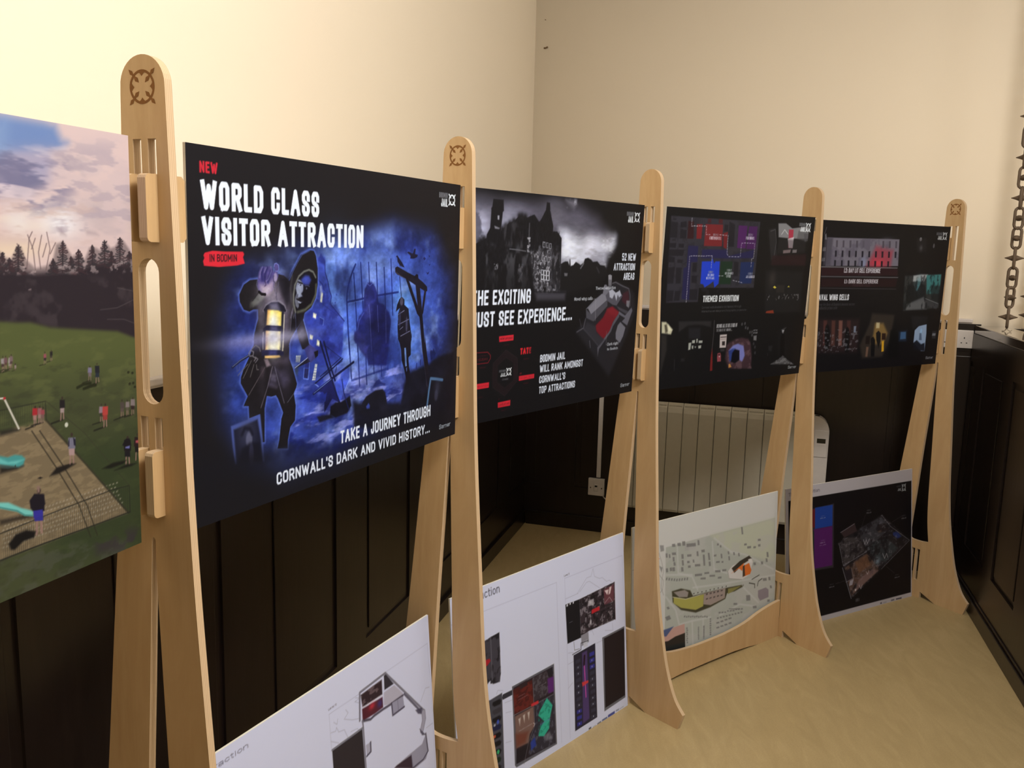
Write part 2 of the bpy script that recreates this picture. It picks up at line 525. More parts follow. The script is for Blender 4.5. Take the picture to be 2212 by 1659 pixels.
gapR = smooth_pts([(.0275, .2723), (.0140, .36), (.0068, .46), (.0022, .60), (-.0008, .71), (-.0058, .86), (-.0099, 1.0), (-.0108, 1.087)], 4)
gapL = smooth_pts([(-.0178, 1.087), (-.0239, 1.0), (-.0336, .85), (-.0442, .70), (-.0560, .50), (-.0665, .335), (-.0690, .290)], 4)
gapB = smooth_pts([(-.0690, .290), (-.0660, .2745), (-.0560, .2670), (-.0300, .2655), (0, .2675), (.0275, .2723)], 3)
GAP = gapR + [(-.0120, 1.0905), (-.0142, 1.0918), (-.0166, 1.0905)] + gapL[:-1] + gapB[:-1]
HOLES = [slot(-.0245, -.0085, 1.5400, 1.6858), slot(.0039, .0199, 1.5400, 1.6858), capsule(-.0238, .0166, 1.3003, 1.5168),
         slot(-.0312, -.0160, 1.1300, 1.2803), slot(-.0030, .0121, 1.1300, 1.2803), GAP, slot(-.0245, -.0088, .0810, .2272), slot(-.0480, -.0330, .0810, .2272)]
bm = bmesh.new()
extrude_outline(bm, [OUTER] + HOLES, 0, THK, 0, 1)
bmesh.ops.recalc_face_normals(bm, faces=bm.faces)
post_me = bpy.data.meshes.new('upright_plate'); bm.to_mesh(post_me); bm.free()
post_me.materials.append(PLY); post_me.materials.append(PLYE)
def bracket_mesh(x0, x1, z0, z1, va, vb):
    me = bpy.data.meshes.new('bracket')
    b = bmesh.new()
    e = .006
    out = [(va + e, z0), (vb - e, z0), (vb, z0 + e), (vb, z1 - e), (vb - e, z1), (va + e, z1), (va + .002, z1 - .002), (va, z1 - e), (va, z0 + e), (va + .002, z0 + .002)]
    extrude_outline(b, [out], x0, x1, 0, 1, 'x')
    bmesh.ops.recalc_face_normals(b, faces=b.faces)
    b.to_mesh(me); b.free()
    me.materials.append(PLY); me.materials.append(PLYX)
    return me
BR_UP_RL = bracket_mesh(.0041, .0197, 1.5402, 1.6361, -.0216, .0525)
BR_LO_RL = bracket_mesh(-.0028, .0119, 1.1302, 1.2317, -.0214, .0525)
BR_UP_R = bracket_mesh(.0041, .0197, 1.5402, 1.6361, -.0216, .0390)
BR_UP_L = bracket_mesh(-.0243, -.0115, 1.5402, 1.6361, -.0216, .0240)
BR_LO_R = bracket_mesh(-.0028, .0119, 1.1302, 1.2317, -.0214, .0360)
BR_LO_L = bracket_mesh(-.0310, -.0182, 1.1302, 1.2317, -.0214, .0240)
def emblem_bm(R, y, rot=0):
    """the burnt badge: a ring crossed by four spear points, with small buds inside the ring."""
    b = bmesh.new()
    def quad(ps): 
        b.faces.new([b.verts.new((x, y, z)) for x, z in ps])
    n = 40
    ri, ro = R * .83, R * .98
    for i in range(n):
        a0, a1 = 2 * math.pi * i / n, 2 * math.pi * (i + 1) / n
        quad([(ri * math.cos(a0), ri * math.sin(a0)), (ro * math.cos(a0), ro * math.sin(a0)), (ro * math.cos(a1), ro * math.sin(a1)), (ri * math.cos(a1), ri * math.sin(a1))])
    y -= .00004
    for k in range(4):
        a = math.pi / 4 + k * math.pi / 2
        ca, sa = math.cos(a), math.sin(a)
        def pt(d, s): return (d * R * ca - s * R * sa, d * R * sa + s * R * ca)
        quad([pt(.72, -.07), pt(1.05, -.07), pt(1.05, .07), pt(.72, .07)])
        y -= .00004
        quad([pt(1.0, -.06), pt(1.16, -.13), pt(1.44, 0), pt(1.16, .13), pt(1.0, .06)])
        quad([pt(.80, .06), pt(.60, .14), pt(.34, 0), pt(.60, -.14), pt(.80, -.06)])
        y += .00004
        a = k * math.pi / 2
        ca, sa = math.cos(a), math.sin(a)
        quad([pt(.83, -.26), pt(.83, .26), pt(.74, .12), pt(.60, 0), pt(.74, -.12)])
    return b
GROUP = 'plywood uprights of the display row'
LABELS = ['tall plywood upright with a burnt badge beside the playground board, nearest of the row',
          'plywood upright with a burnt badge to the right of the hooded lantern-bearer board',
          'plain-topped plywood upright between the castle board and the coloured floor plan board',
          'plain-topped plywood upright between the floor plan board and the cell block board',
          'plywood upright with a burnt badge beside the power socket, farthest of the row']
for i, (x, y, a) in enumerate(POSTS):
    root = empty('display_upright', (x, y, 0), a, LABELS[i], 'display stand', GROUP)
    pl = bpy.data.objects.new('upright_plate', post_me); C.objects.link(pl); pl.parent = root
    lst = [BR_UP_R, BR_LO_R, BR_UP_L, BR_LO_L]
    if i == 0: lst = [BR_UP_RL, BR_LO_RL, BR_UP_L, BR_LO_L]
    if i == 4: lst = [BR_UP_L, BR_LO_L]
    for me in lst:
        o = bpy.data.objects.new('bracket', me); C.objects.link(o); o.parent = root
    if i in (0, 1, 4):
        b = emblem_bm(.0242, 0)
        e = link('burnt_badge', b, BURN, root)
        e.location = (-.0022, -.00025, 1.7570)
# plywood rail that holds the site plan board, from the third upright to the fourth
ax, ay, aa = POSTS[2]; bx_, by_, ba = POSTS[3]
def world_of(i, u, v):
    x, y, a = POSTS[i]
    return Vector((x + u * math.cos(a) - v * math.sin(a), y + u * math.sin(a) + v * math.cos(a), 0))
A = world_of(2, -.0165, THK + .002); B = world_of(3, -.0165, -.002)
L_ = (B - A).length
rail = empty('plywood_rail', A, math.atan2((B - A).y, (B - A).x), 'low curved plywood rail on the floor in front of the white site plan board', 'rail')
tp = smooth_pts([(0, .1546), (.06, .149), (.14, .136), (.23, .114), (.34, .103), (L_ / 2, .101), (L_ - .34, .103), (L_ - .23, .114), (L_ - .14, .136), (L_ - .06, .149), (L_, .1546)], 4)
bt = [(L_, .0), (L_ - .13, .0), (L_ - .2, .008), (L_ - .3, .0145), (L_ / 2, .0155), (.3, .0145), (.2, .008), (.13, 0), (0, 0)]
bm = bmesh.new(); extrude_outline(bm, [tp + bt], -.0065, .0065, 0, 1)
link('rail_plate', bm, [PLY, PLYE], rail)

# ---------------------------------------------------------------- printed artwork
ART = {
    'poster0': [('F',(222,195,192)),
('P',[521,-18,635,1,696,1,715,3,724,20,734,22,717,35,678,42,632,47,515,59],(112,138,190),0.95,14),
('P',[632,44,710,33,716,48,705,73,659,92,629,95,549,90,551,55],(160,155,185),0.8,22),
('P',[635,12,644,4,641,43,632,55,590,63,593,16],(140,165,205),0.7,20),
('N',[552,50,727,30,728,70,659,94,548,101],(110,108,140),0.8,0.48,0.72,60,16,14,4),
('N',[552,50,727,30,742,69,658,107,547,113],(226,206,210),0.7,0.5,0.7,70,18,14,14),
('N',[712,2,860,0,854,142,704,144],(196,176,180),0.8,0.45,0.75,70,28,16,5),
('N',[574,95,741,89,845,112,844,142,570,147],(232,210,196),0.8,0.45,0.75,80,30,16,6),
('P',[690,104,720,97,721,108,694,109],(140,128,150),0.9,10),
('G',[718,124],36,20,(242,236,238),0.95),
('G',[652,125],20,18,(236,226,222),0.7),
('P',[711,131,718,131,724,140,716,139],(170,150,156),0.8,6),
('P',[757,132,775,135,780,139,760,138],(180,160,164),0.8,6),
('G',[786,109],40,26,(190,172,176),0.7),
('G',[637,158],60,14,(240,214,180),0.7),
('N',[603,59,730,47,741,83,692,113,600,110],(128,122,150),0.75,0.5,0.74,44,10,18,61),
('N',[711,19,858,8,853,127,705,131],(214,190,190),0.8,0.42,0.7,34,16,20,62),
('N',[711,23,858,8,852,149,703,151],(176,160,172),0.55,0.52,0.75,40,12,20,63),
('N',[601,98,777,94,774,150,597,152],(206,178,172),0.6,0.5,0.75,50,12,20,64),
('P',[442,165,596,168,625,162,630,168,639,171,649,156,655,157,660,171,674,182,692,179,702,171,708,152,719,148,727,159,733,167,744,163,754,171,763,156,774,156,781,159,791,147,801,156,809,154,819,142,827,147,839,161,844,175,853,175,851,211,847,294,434,255],(58,48,52),0.45,4),
('P',[440,179,624,180,672,188,736,185,773,176,852,178,846,310,433,266],(48,40,46),1,8),
('L',[626,186,628,163],2.2,(58,48,52),0.95,0.6),
('L',[628,163,626,165,626,164],1.9,(62,47,52),0.9,0.5),
('L',[628,163,629,165,630,164],1.9,(50,47,52),0.9,0.5),
('L',[627,165,626,167,625,168],1.9,(51,47,52),0.9,0.5),
('L',[627,165,629,167,630,167],1.9,(58,47,52),0.9,0.5),
('L',[627,167,625,169,623,169],1.9,(58,47,52),0.9,0.5),
('L',[627,167,629,169,630,170],1.9,(58,47,52),0.9,0.5),
('L',[627,169,624,170,623,169],1.9,(59,47,52),0.9,0.5),
('L',[627,169,629,170,630,171],1.9,(61,47,52),0.9,0.5),
('L',[627,170,625,172,624,172],1.9,(62,47,52),0.9,0.5),
('L',[627,170,630,172,631,171],1.9,(65,47,52),0.9,0.5),
('L',[627,172,624,174,623,175],1.9,(59,47,52),0.9,0.5),
('L',[627,172,629,174,630,173],1.9,(59,47,52),0.9,0.5),
('L',[627,174,623,176,620,176],1.9,(63,47,52),0.9,0.5),
('L',[627,174,630,176,632,175],1.9,(64,47,52),0.9,0.5),
('L',[627,176,624,177,622,177],1.9,(51,47,52),0.9,0.5),
('L',[627,176,629,177,631,177],1.9,(58,47,52),0.9,0.5),
('L',[627,177,622,179,620,179],1.9,(60,47,52),0.9,0.5),
('L',[627,177,630,179,632,180],1.9,(52,47,52),0.9,0.5),
('L',[627,179,622,181,619,180],1.9,(64,47,52),0.9,0.5),
('L',[627,179,630,181,633,180],1.9,(60,47,52),0.9,0.5),
('L',[626,181,621,183,618,182],1.9,(60,47,52),0.9,0.5),
('L',[626,181,630,183,632,181],1.9,(57,47,52),0.9,0.5),
('L',[626,183,622,184,619,184],1.9,(57,47,52),0.9,0.5),
('L',[626,183,630,184,633,186],1.9,(59,47,52),0.9,0.5),
('L',[626,184,621,186,617,185],1.9,(52,47,52),0.9,0.5),
('L',[626,184,633,186,638,187],1.9,(60,47,52),0.9,0.5),
('L',[648,189,651,154],2.2,(58,48,52),0.95,0.6),
('L',[651,155,649,157,648,156],1.9,(54,47,52),0.9,0.5),
('L',[651,155,652,157,654,156],1.9,(52,47,52),0.9,0.5),
('L',[650,158,648,159,647,158],1.9,(64,47,52),0.9,0.5),
('L',[650,158,652,159,653,159],1.9,(55,47,52),0.9,0.5),
('L',[650,160,648,162,646,160],1.9,(51,47,52),0.9,0.5),
('L',[650,160,653,162,655,161],1.9,(61,47,52),0.9,0.5),
('L',[650,163,646,165,643,165],1.9,(64,47,52),0.9,0.5),
('L',[650,163,654,165,657,164],1.9,(56,47,52),0.9,0.5),
('L',[650,166,647,167,645,166],1.9,(55,47,52),0.9,0.5),
('L',[650,166,654,167,656,169],1.9,(51,47,52),0.9,0.5),
('L',[650,168,645,170,642,170],1.9,(60,47,52),0.9,0.5),
('L',[650,168,655,170,659,169],1.9,(66,47,52),0.9,0.5),
('L',[649,171,645,173,643,174],1.9,(56,47,52),0.9,0.5),
('L',[649,171,654,173,657,172],1.9,(63,47,52),0.9,0.5),
('L',[649,174,644,175,641,174],1.9,(64,47,52),0.9,0.5),
('L',[649,174,654,175,656,176],1.9,(56,47,52),0.9,0.5),
('L',[649,176,643,178,640,176],1.9,(58,47,52),0.9,0.5),
('L',[649,176,654,178,657,178],1.9,(57,47,52),0.9,0.5),
('L',[649,179,643,181,639,180],1.9,(60,47,52),0.9,0.5),
('L',[649,179,653,181,656,182],1.9,(53,47,52),0.9,0.5),
('L',[649,182,640,183,634,183],1.9,(51,47,52),0.9,0.5),
('L',[649,182,655,183,660,182],1.9,(56,47,52),0.9,0.5),
('L',[649,184,639,186,633,186],1.9,(55,47,52),0.9,0.5),
('L',[649,184,655,186,659,187],1.9,(60,47,52),0.9,0.5),
('L',[648,187,639,189,633,188],1.9,(58,47,52),0.9,0.5),
('L',[648,187,655,189,660,188],1.9,(65,47,52),0.9,0.5),
('L',[636,189,637,170],2.2,(58,48,52),0.95,0.6),
('L',[637,170,636,171,636,172],1.9,(56,47,52),0.9,0.5),
('L',[637,170,638,171,639,172],1.9,(54,47,52),0.9,0.5),
('L',[637,171,635,173,634,172],1.9,(51,47,52),0.9,0.5),
('L',[637,171,639,173,641,173],1.9,(64,47,52),0.9,0.5),
('L',[637,172,635,174,634,175],1.9,(62,47,52),0.9,0.5),
('L',[637,172,639,174,640,173],1.9,(55,47,52),0.9,0.5),
('L',[637,174,635,176,634,177],1.9,(53,47,52),0.9,0.5),
('L',[637,174,639,176,641,176],1.9,(62,47,52),0.9,0.5),
('L',[637,175,634,177,631,177],1.9,(56,47,52),0.9,0.5),
('L',[637,175,639,177,641,177],1.9,(65,47,52),0.9,0.5),
('L',[637,177,633,179,630,178],1.9,(52,47,52),0.9,0.5),
('L',[637,177,639,179,640,179],1.9,(65,47,52),0.9,0.5),
('L',[637,178,633,180,631,179],1.9,(54,47,52),0.9,0.5),
('L',[637,178,639,180,641,179],1.9,(66,47,52),0.9,0.5),
('L',[637,180,632,182,629,181],1.9,(61,47,52),0.9,0.5),
('L',[637,180,641,182,645,180],1.9,(64,47,52),0.9,0.5),
('L',[637,181,633,183,630,184],1.9,(59,47,52),0.9,0.5),
('L',[637,181,641,183,643,184],1.9,(62,47,52),0.9,0.5),
('L',[637,183,633,185,631,183],1.9,(61,47,52),0.9,0.5),
('L',[637,183,641,185,644,184],1.9,(64,47,52),0.9,0.5),
('L',[637,184,633,186,631,187],1.9,(56,47,52),0.9,0.5),
('L',[637,184,642,186,645,187],1.9,(65,47,52),0.9,0.5),
('L',[636,186,631,187,628,188],1.9,(55,47,52),0.9,0.5),
('L',[636,186,641,188,645,187],1.9,(54,47,52),0.9,0.5),
('L',[636,187,631,189,628,190],1.9,(58,47,52),0.9,0.5),
('L',[636,187,642,189,646,190],1.9,(55,47,52),0.9,0.5),
('L',[716,188,719,148],2.2,(58,48,52),0.95,0.6),
('L',[719,149,717,151,717,150],1.9,(53,47,52),0.9,0.5),
('L',[719,149,720,151,721,151],1.9,(65,47,52),0.9,0.5),
('L',[719,152,716,154,715,154],1.9,(63,47,52),0.9,0.5),
('L',[719,152,721,154,723,153],1.9,(55,47,52),0.9,0.5),
('L',[718,155,715,157,712,157],1.9,(51,47,52),0.9,0.5),
('L',[718,155,721,157,723,156],1.9,(64,47,52),0.9,0.5),
('L',[718,158,714,160,712,160],1.9,(66,47,52),0.9,0.5),
('L',[718,158,722,160,725,160],1.9,(64,47,52),0.9,0.5),
('L',[718,161,714,163,712,162],1.9,(61,47,52),0.9,0.5),
('L',[718,161,723,163,726,162],1.9,(63,47,52),0.9,0.5),
('L',[718,164,715,166,713,165],1.9,(55,47,52),0.9,0.5),
('L',[718,164,721,166,724,167],1.9,(56,47,52),0.9,0.5),
('L',[718,167,712,169,709,168],1.9,(52,47,52),0.9,0.5),
('L',[718,167,721,169,723,169],1.9,(55,47,52),0.9,0.5),
('L',[717,170,713,172,710,172],1.9,(55,47,52),0.9,0.5),
('L',[717,170,722,172,725,170],1.9,(50,47,52),0.9,0.5),
('L',[717,173,711,175,707,176],1.9,(52,47,52),0.9,0.5),
('L',[717,173,724,175,729,176],1.9,(53,47,52),0.9,0.5),
('L',[717,176,712,178,709,178],1.9,(65,47,52),0.9,0.5),
('L',[717,176,724,178,729,180],1.9,(52,47,52),0.9,0.5),
('L',[717,179,709,181,703,182],1.9,(53,47,52),0.9,0.5),
('L',[717,179,722,181,726,181],1.9,(57,47,52),0.9,0.5),
('L',[717,182,709,184,703,185],1.9,(59,47,52),0.9,0.5),
('L',[717,182,726,184,732,185],1.9,(57,47,52),0.9,0.5),
('L',[717,185,706,187,700,187],1.9,(59,47,52),0.9,0.5),
('L',[717,185,724,187,729,188],1.9,(66,47,52),0.9,0.5),
('L',[701,190,702,171],2.2,(58,48,52),0.95,0.6),
('L',[702,171,701,173,700,174],1.9,(62,47,52),0.9,0.5),
('L',[702,171,703,173,704,174],1.9,(60,47,52),0.9,0.5),
('L',[702,172,701,174,700,174],1.9,(50,47,52),0.9,0.5),
('L',[702,172,703,174,704,175],1.9,(64,47,52),0.9,0.5),
('L',[702,174,700,176,699,176],1.9,(61,47,52),0.9,0.5),
('L',[702,174,704,176,705,175],1.9,(50,47,52),0.9,0.5),
('L',[702,175,700,177,699,176],1.9,(61,47,52),0.9,0.5),
('L',[702,175,704,177,706,177],1.9,(52,47,52),0.9,0.5),
('L',[702,177,699,179,697,178],1.9,(65,47,52),0.9,0.5),
('L',[702,177,705,179,707,179],1.9,(54,47,52),0.9,0.5),
('L',[702,178,698,180,696,179],1.9,(54,47,52),0.9,0.5),
('L',[702,178,705,180,708,179],1.9,(58,47,52),0.9,0.5),
('L',[702,180,700,182,698,181],1.9,(53,47,52),0.9,0.5),
('L',[702,180,704,182,706,183],1.9,(52,47,52),0.9,0.5),
('L',[702,181,699,183,697,182],1.9,(59,47,52),0.9,0.5),
('L',[702,181,705,183,708,183],1.9,(55,47,52),0.9,0.5),
('L',[702,183,697,184,694,185],1.9,(54,47,52),0.9,0.5),
('L',[702,183,706,185,709,185],1.9,(61,47,52),0.9,0.5),
('L',[701,184,697,186,694,186],1.9,(54,47,52),0.9,0.5),
('L',[701,184,705,186,708,185],1.9,(59,47,52),0.9,0.5),
('L',[701,185,697,187,694,186],1.9,(55,47,52),0.9,0.5),
('L',[701,185,705,187,707,189],1.9,(66,47,52),0.9,0.5),
('L',[701,187,697,189,694,189],1.9,(62,47,52),0.9,0.5),
('L',[701,187,705,189,708,188],1.9,(63,47,52),0.9,0.5),
('L',[701,188,695,190,690,189],1.9,(50,47,52),0.9,0.5),
('L',[701,188,705,190,708,191],1.9,(52,47,52),0.9,0.5),
('L',[743,188,744,159],2.2,(58,48,52),0.95,0.6),
('L',[744,159,743,161,742,162],1.9,(50,47,52),0.9,0.5),
('L',[744,159,746,161,747,161],1.9,(65,47,52),0.9,0.5),
('L',[744,161,741,163,740,163],1.9,(64,47,52),0.9,0.5),
('L',[744,161,747,163,749,164],1.9,(62,47,52),0.9,0.5),
('L',[744,164,742,166,740,164],1.9,(66,47,52),0.9,0.5),
('L',[744,164,747,166,749,164],1.9,(61,47,52),0.9,0.5),
('L',[744,166,741,168,739,168],1.9,(63,47,52),0.9,0.5),
('L',[744,166,747,168,750,166],1.9,(56,47,52),0.9,0.5),
('L',[744,168,741,170,739,171],1.9,(59,47,52),0.9,0.5),
('L',[744,168,748,170,751,170],1.9,(60,47,52),0.9,0.5),
('L',[744,170,739,172,736,171],1.9,(57,47,52),0.9,0.5),
('L',[744,170,749,172,752,173],1.9,(51,47,52),0.9,0.5),
('L',[744,173,739,175,735,174],1.9,(61,47,52),0.9,0.5),
('L',[744,173,749,175,753,174],1.9,(51,47,52),0.9,0.5),
('L',[743,175,738,177,735,177],1.9,(57,47,52),0.9,0.5),
('L',[743,175,747,177,749,177],1.9,(60,47,52),0.9,0.5),
('L',[743,177,737,179,732,180],1.9,(59,47,52),0.9,0.5),
('L',[743,177,747,179,750,180],1.9,(66,47,52),0.9,0.5),
('L',[743,179,736,181,731,180],1.9,(57,47,52),0.9,0.5),
('L',[743,179,750,181,754,182],1.9,(50,47,52),0.9,0.5),
('L',[743,182,735,183,729,185],1.9,(50,47,52),0.9,0.5),
('L',[743,182,749,184,754,182],1.9,(61,47,52),0.9,0.5),
('L',[743,184,737,186,733,186],1.9,(61,47,52),0.9,0.5),
('L',[743,184,752,186,757,185],1.9,(62,47,52),0.9,0.5),
('L',[743,186,735,188,729,187],1.9,(55,47,52),0.9,0.5),
('L',[743,186,750,188,755,190],1.9,(66,47,52),0.9,0.5),
('L',[730,191,731,169],2.2,(58,48,52),0.95,0.6),
('L',[731,168,730,170,729,170],1.9,(59,47,52),0.9,0.5),
('L',[731,168,733,170,734,171],1.9,(63,47,52),0.9,0.5),
('L',[731,170,730,172,729,171],1.9,(65,47,52),0.9,0.5),
('L',[731,170,733,172,735,173],1.9,(58,47,52),0.9,0.5),
('L',[731,172,729,174,728,175],1.9,(63,47,52),0.9,0.5),
('L',[731,172,733,174,734,174],1.9,(58,47,52),0.9,0.5),
('L',[731,174,729,175,728,174],1.9,(62,47,52),0.9,0.5),
('L',[731,174,733,175,735,175],1.9,(54,47,52),0.9,0.5),
('L',[731,175,728,177,726,176],1.9,(55,47,52),0.9,0.5),
('L',[731,175,734,177,736,178],1.9,(58,47,52),0.9,0.5),
('L',[731,177,727,179,725,180],1.9,(65,47,52),0.9,0.5),
('L',[731,177,735,179,737,179],1.9,(50,47,52),0.9,0.5),
('L',[731,179,727,181,725,182],1.9,(55,47,52),0.9,0.5),
('L',[731,179,733,181,735,181],1.9,(53,47,52),0.9,0.5),
('L',[731,180,728,182,726,184],1.9,(59,47,52),0.9,0.5),
('L',[731,180,736,182,739,182],1.9,(54,47,52),0.9,0.5),
('L',[731,182,725,184,721,183],1.9,(55,47,52),0.9,0.5),
('L',[731,182,736,184,740,185],1.9,(55,47,52),0.9,0.5),
('L',[731,184,725,186,722,185],1.9,(60,47,52),0.9,0.5),
('L',[731,184,736,186,739,186],1.9,(61,47,52),0.9,0.5),
('L',[730,185,724,187,719,186],1.9,(56,47,52),0.9,0.5),
('L',[730,185,734,187,736,186],1.9,(55,47,52),0.9,0.5),
('L',[730,187,724,189,720,190],1.9,(51,47,52),0.9,0.5),
('L',[730,187,736,189,741,188],1.9,(65,47,52),0.9,0.5),
('L',[730,189,726,191,723,190],1.9,(54,47,52),0.9,0.5),
('L',[730,189,736,191,739,191],1.9,(65,47,52),0.9,0.5),
('L',[767,183,768,153],2.2,(58,48,52),0.95,0.6),
('L',[768,153,767,155,766,155],1.9,(62,47,52),0.9,0.5),
('L',[768,153,770,155,771,156],1.9,(51,47,52),0.9,0.5),
('L',[768,156,767,158,766,157],1.9,(59,47,52),0.9,0.5),
('L',[768,156,770,158,771,158],1.9,(56,47,52),0.9,0.5),
('L',[768,158,765,160,763,160],1.9,(62,47,52),0.9,0.5),
('L',[768,158,770,160,771,160],1.9,(57,47,52),0.9,0.5),
('L',[768,160,766,162,765,162],1.9,(56,47,52),0.9,0.5),
('L',[768,160,770,162,771,161],1.9,(59,47,52),0.9,0.5),
('L',[768,162,764,164,762,165],1.9,(65,47,52),0.9,0.5),
('L',[768,162,772,164,774,166],1.9,(62,47,52),0.9,0.5),
('L',[768,165,765,167,763,168],1.9,(64,47,52),0.9,0.5),
('L',[768,165,771,167,773,165],1.9,(54,47,52),0.9,0.5),
('L',[768,167,764,169,761,170],1.9,(63,47,52),0.9,0.5),
('L',[768,167,771,169,773,168],1.9,(51,47,52),0.9,0.5),
('L',[767,169,762,171,759,171],1.9,(66,47,52),0.9,0.5),
('L',[767,169,770,171,772,172],1.9,(57,47,52),0.9,0.5),
('L',[767,172,762,174,759,174],1.9,(50,47,52),0.9,0.5),
('L',[767,172,772,174,774,173],1.9,(54,47,52),0.9,0.5),
('L',[767,174,762,176,758,175],1.9,(59,47,52),0.9,0.5),
('L',[767,174,771,176,774,177],1.9,(61,47,52),0.9,0.5),
('L',[767,176,763,178,760,178],1.9,(61,47,52),0.9,0.5),
('L',[767,176,772,178,775,178],1.9,(51,47,52),0.9,0.5),
('L',[767,178,761,180,757,180],1.9,(56,47,52),0.9,0.5),
('L',[767,178,773,180,777,182],1.9,(52,47,52),0.9,0.5),
('L',[767,181,759,183,754,183],1.9,(55,47,52),0.9,0.5),
('L',[767,181,772,183,775,183],1.9,(51,47,52),0.9,0.5),
('L',[789,182,790,146],2.2,(58,48,52),0.95,0.6),
('L',[790,147,789,149,787,148],1.9,(52,47,52),0.9,0.5),
('L',[790,147,792,149,794,147],1.9,(54,47,52),0.9,0.5),
('L',[790,150,788,152,786,151],1.9,(51,47,52),0.9,0.5),
('L',[790,150,792,152,793,153],1.9,(58,47,52),0.9,0.5),
('L',[790,152,788,154,786,154],1.9,(59,47,52),0.9,0.5),
('L',[790,152,793,154,795,155],1.9,(51,47,52),0.9,0.5),
('L',[790,155,786,157,783,156],1.9,(63,47,52),0.9,0.5),
('L',[790,155,792,157,794,156],1.9,(61,47,52),0.9,0.5),
('L',[790,158,787,160,785,159],1.9,(52,47,52),0.9,0.5),
('L',[790,158,794,160,797,160],1.9,(51,47,52),0.9,0.5),
('L',[790,160,786,162,783,163],1.9,(56,47,52),0.9,0.5),
('L',[790,160,795,162,799,161],1.9,(52,47,52),0.9,0.5),
('L',[790,163,783,165,779,164],1.9,(50,47,52),0.9,0.5),
('L',[790,163,796,165,800,165],1.9,(66,47,52),0.9,0.5),
('L',[789,166,784,168,781,166],1.9,(60,47,52),0.9,0.5),
('L',[789,166,795,168,800,168],1.9,(66,47,52),0.9,0.5),
('L',[789,169,782,171,778,169],1.9,(51,47,52),0.9,0.5),
('L',[789,169,793,171,796,170],1.9,(54,47,52),0.9,0.5),
('L',[789,171,781,173,775,175],1.9,(66,47,52),0.9,0.5),
('L',[789,171,795,173,799,173],1.9,(58,47,52),0.9,0.5),
('L',[789,174,784,176,780,176],1.9,(52,47,52),0.9,0.5),
('L',[789,174,796,176,802,174],1.9,(51,47,52),0.9,0.5),
('L',[789,177,780,179,774,179],1.9,(63,47,52),0.9,0.5),
('L',[789,177,798,179,804,179],1.9,(54,47,52),0.9,0.5),
('L',[789,179,780,181,775,181],1.9,(57,47,52),0.9,0.5),
('L',[789,179,799,182,807,181],1.9,(65,47,52),0.9,0.5),
('L',[817,181,819,142],2.2,(58,48,52),0.95,0.6),
('L',[819,142,817,144,815,144],1.9,(50,47,52),0.9,0.5),
('L',[819,142,821,144,822,144],1.9,(56,47,52),0.9,0.5),
('L',[819,145,817,147,816,147],1.9,(64,47,52),0.9,0.5),
('L',[819,145,822,147,824,146],1.9,(55,47,52),0.9,0.5),
('L',[819,148,816,150,815,149],1.9,(60,47,52),0.9,0.5),
('L',[819,148,822,150,824,150],1.9,(59,47,52),0.9,0.5),
('L',[819,151,816,153,814,154],1.9,(55,47,52),0.9,0.5),
('L',[819,151,822,153,823,154],1.9,(60,47,52),0.9,0.5),
('L',[818,154,814,156,811,155],1.9,(64,47,52),0.9,0.5),
('L',[818,154,821,156,823,158],1.9,(51,47,52),0.9,0.5),
('L',[818,157,814,159,811,158],1.9,(50,47,52),0.9,0.5),
('L',[818,157,824,159,828,160],1.9,(55,47,52),0.9,0.5),
('L',[818,160,814,162,812,161],1.9,(62,47,52),0.9,0.5),
('L',[818,160,823,162,826,162],1.9,(63,47,52),0.9,0.5),
('L',[818,163,813,165,810,164],1.9,(51,47,52),0.9,0.5),
('L',[818,163,822,165,825,164],1.9,(50,47,52),0.9,0.5),
('L',[818,166,812,168,809,167],1.9,(51,47,52),0.9,0.5),
('L',[818,166,824,168,828,170],1.9,(60,47,52),0.9,0.5),
('L',[818,169,811,171,807,172],1.9,(54,47,52),0.9,0.5),
('L',[818,169,822,171,825,171],1.9,(62,47,52),0.9,0.5),
('L',[818,172,810,174,805,174],1.9,(63,47,52),0.9,0.5),
('L',[818,172,825,174,830,173],1.9,(55,47,52),0.9,0.5),
('L',[817,175,812,177,808,177],1.9,(56,47,52),0.9,0.5),
('L',[817,175,826,177,832,176],1.9,(53,47,52),0.9,0.5),
('L',[817,178,811,180,807,180],1.9,(61,47,52),0.9,0.5),
('L',[817,178,827,180,833,181],1.9,(60,47,52),0.9,0.5),
('L',[835,184,836,161],2.2,(58,48,52),0.95,0.6),
('L',[836,161,835,163,834,162],1.9,(62,47,52),0.9,0.5),
('L',[836,161,838,163,840,164],1.9,(60,47,52),0.9,0.5),
('L',[836,163,834,165,832,166],1.9,(52,47,52),0.9,0.5),
('L',[836,163,839,165,840,165],1.9,(61,47,52),0.9,0.5),
('L',[836,165,833,167,831,167],1.9,(55,47,52),0.9,0.5),
('L',[836,165,839,167,841,166],1.9,(60,47,52),0.9,0.5),
('L',[836,166,833,168,831,168],1.9,(57,47,52),0.9,0.5),
('L',[836,166,839,168,841,169],1.9,(57,47,52),0.9,0.5),
('L',[836,168,832,170,829,169],1.9,(63,47,52),0.9,0.5),
('L',[836,168,839,170,841,170],1.9,(53,47,52),0.9,0.5),
('L',[836,170,832,172,830,173],1.9,(63,47,52),0.9,0.5),
('L',[836,170,841,172,843,172],1.9,(58,47,52),0.9,0.5),
('L',[836,171,833,174,830,173],1.9,(54,47,52),0.9,0.5),
('L',[836,171,839,174,842,174],1.9,(65,47,52),0.9,0.5),
('L',[836,173,830,175,827,176],1.9,(65,47,52),0.9,0.5),
('L',[836,173,842,175,846,176],1.9,(61,47,52),0.9,0.5),
('L',[836,175,830,177,826,178],1.9,(51,47,52),0.9,0.5),
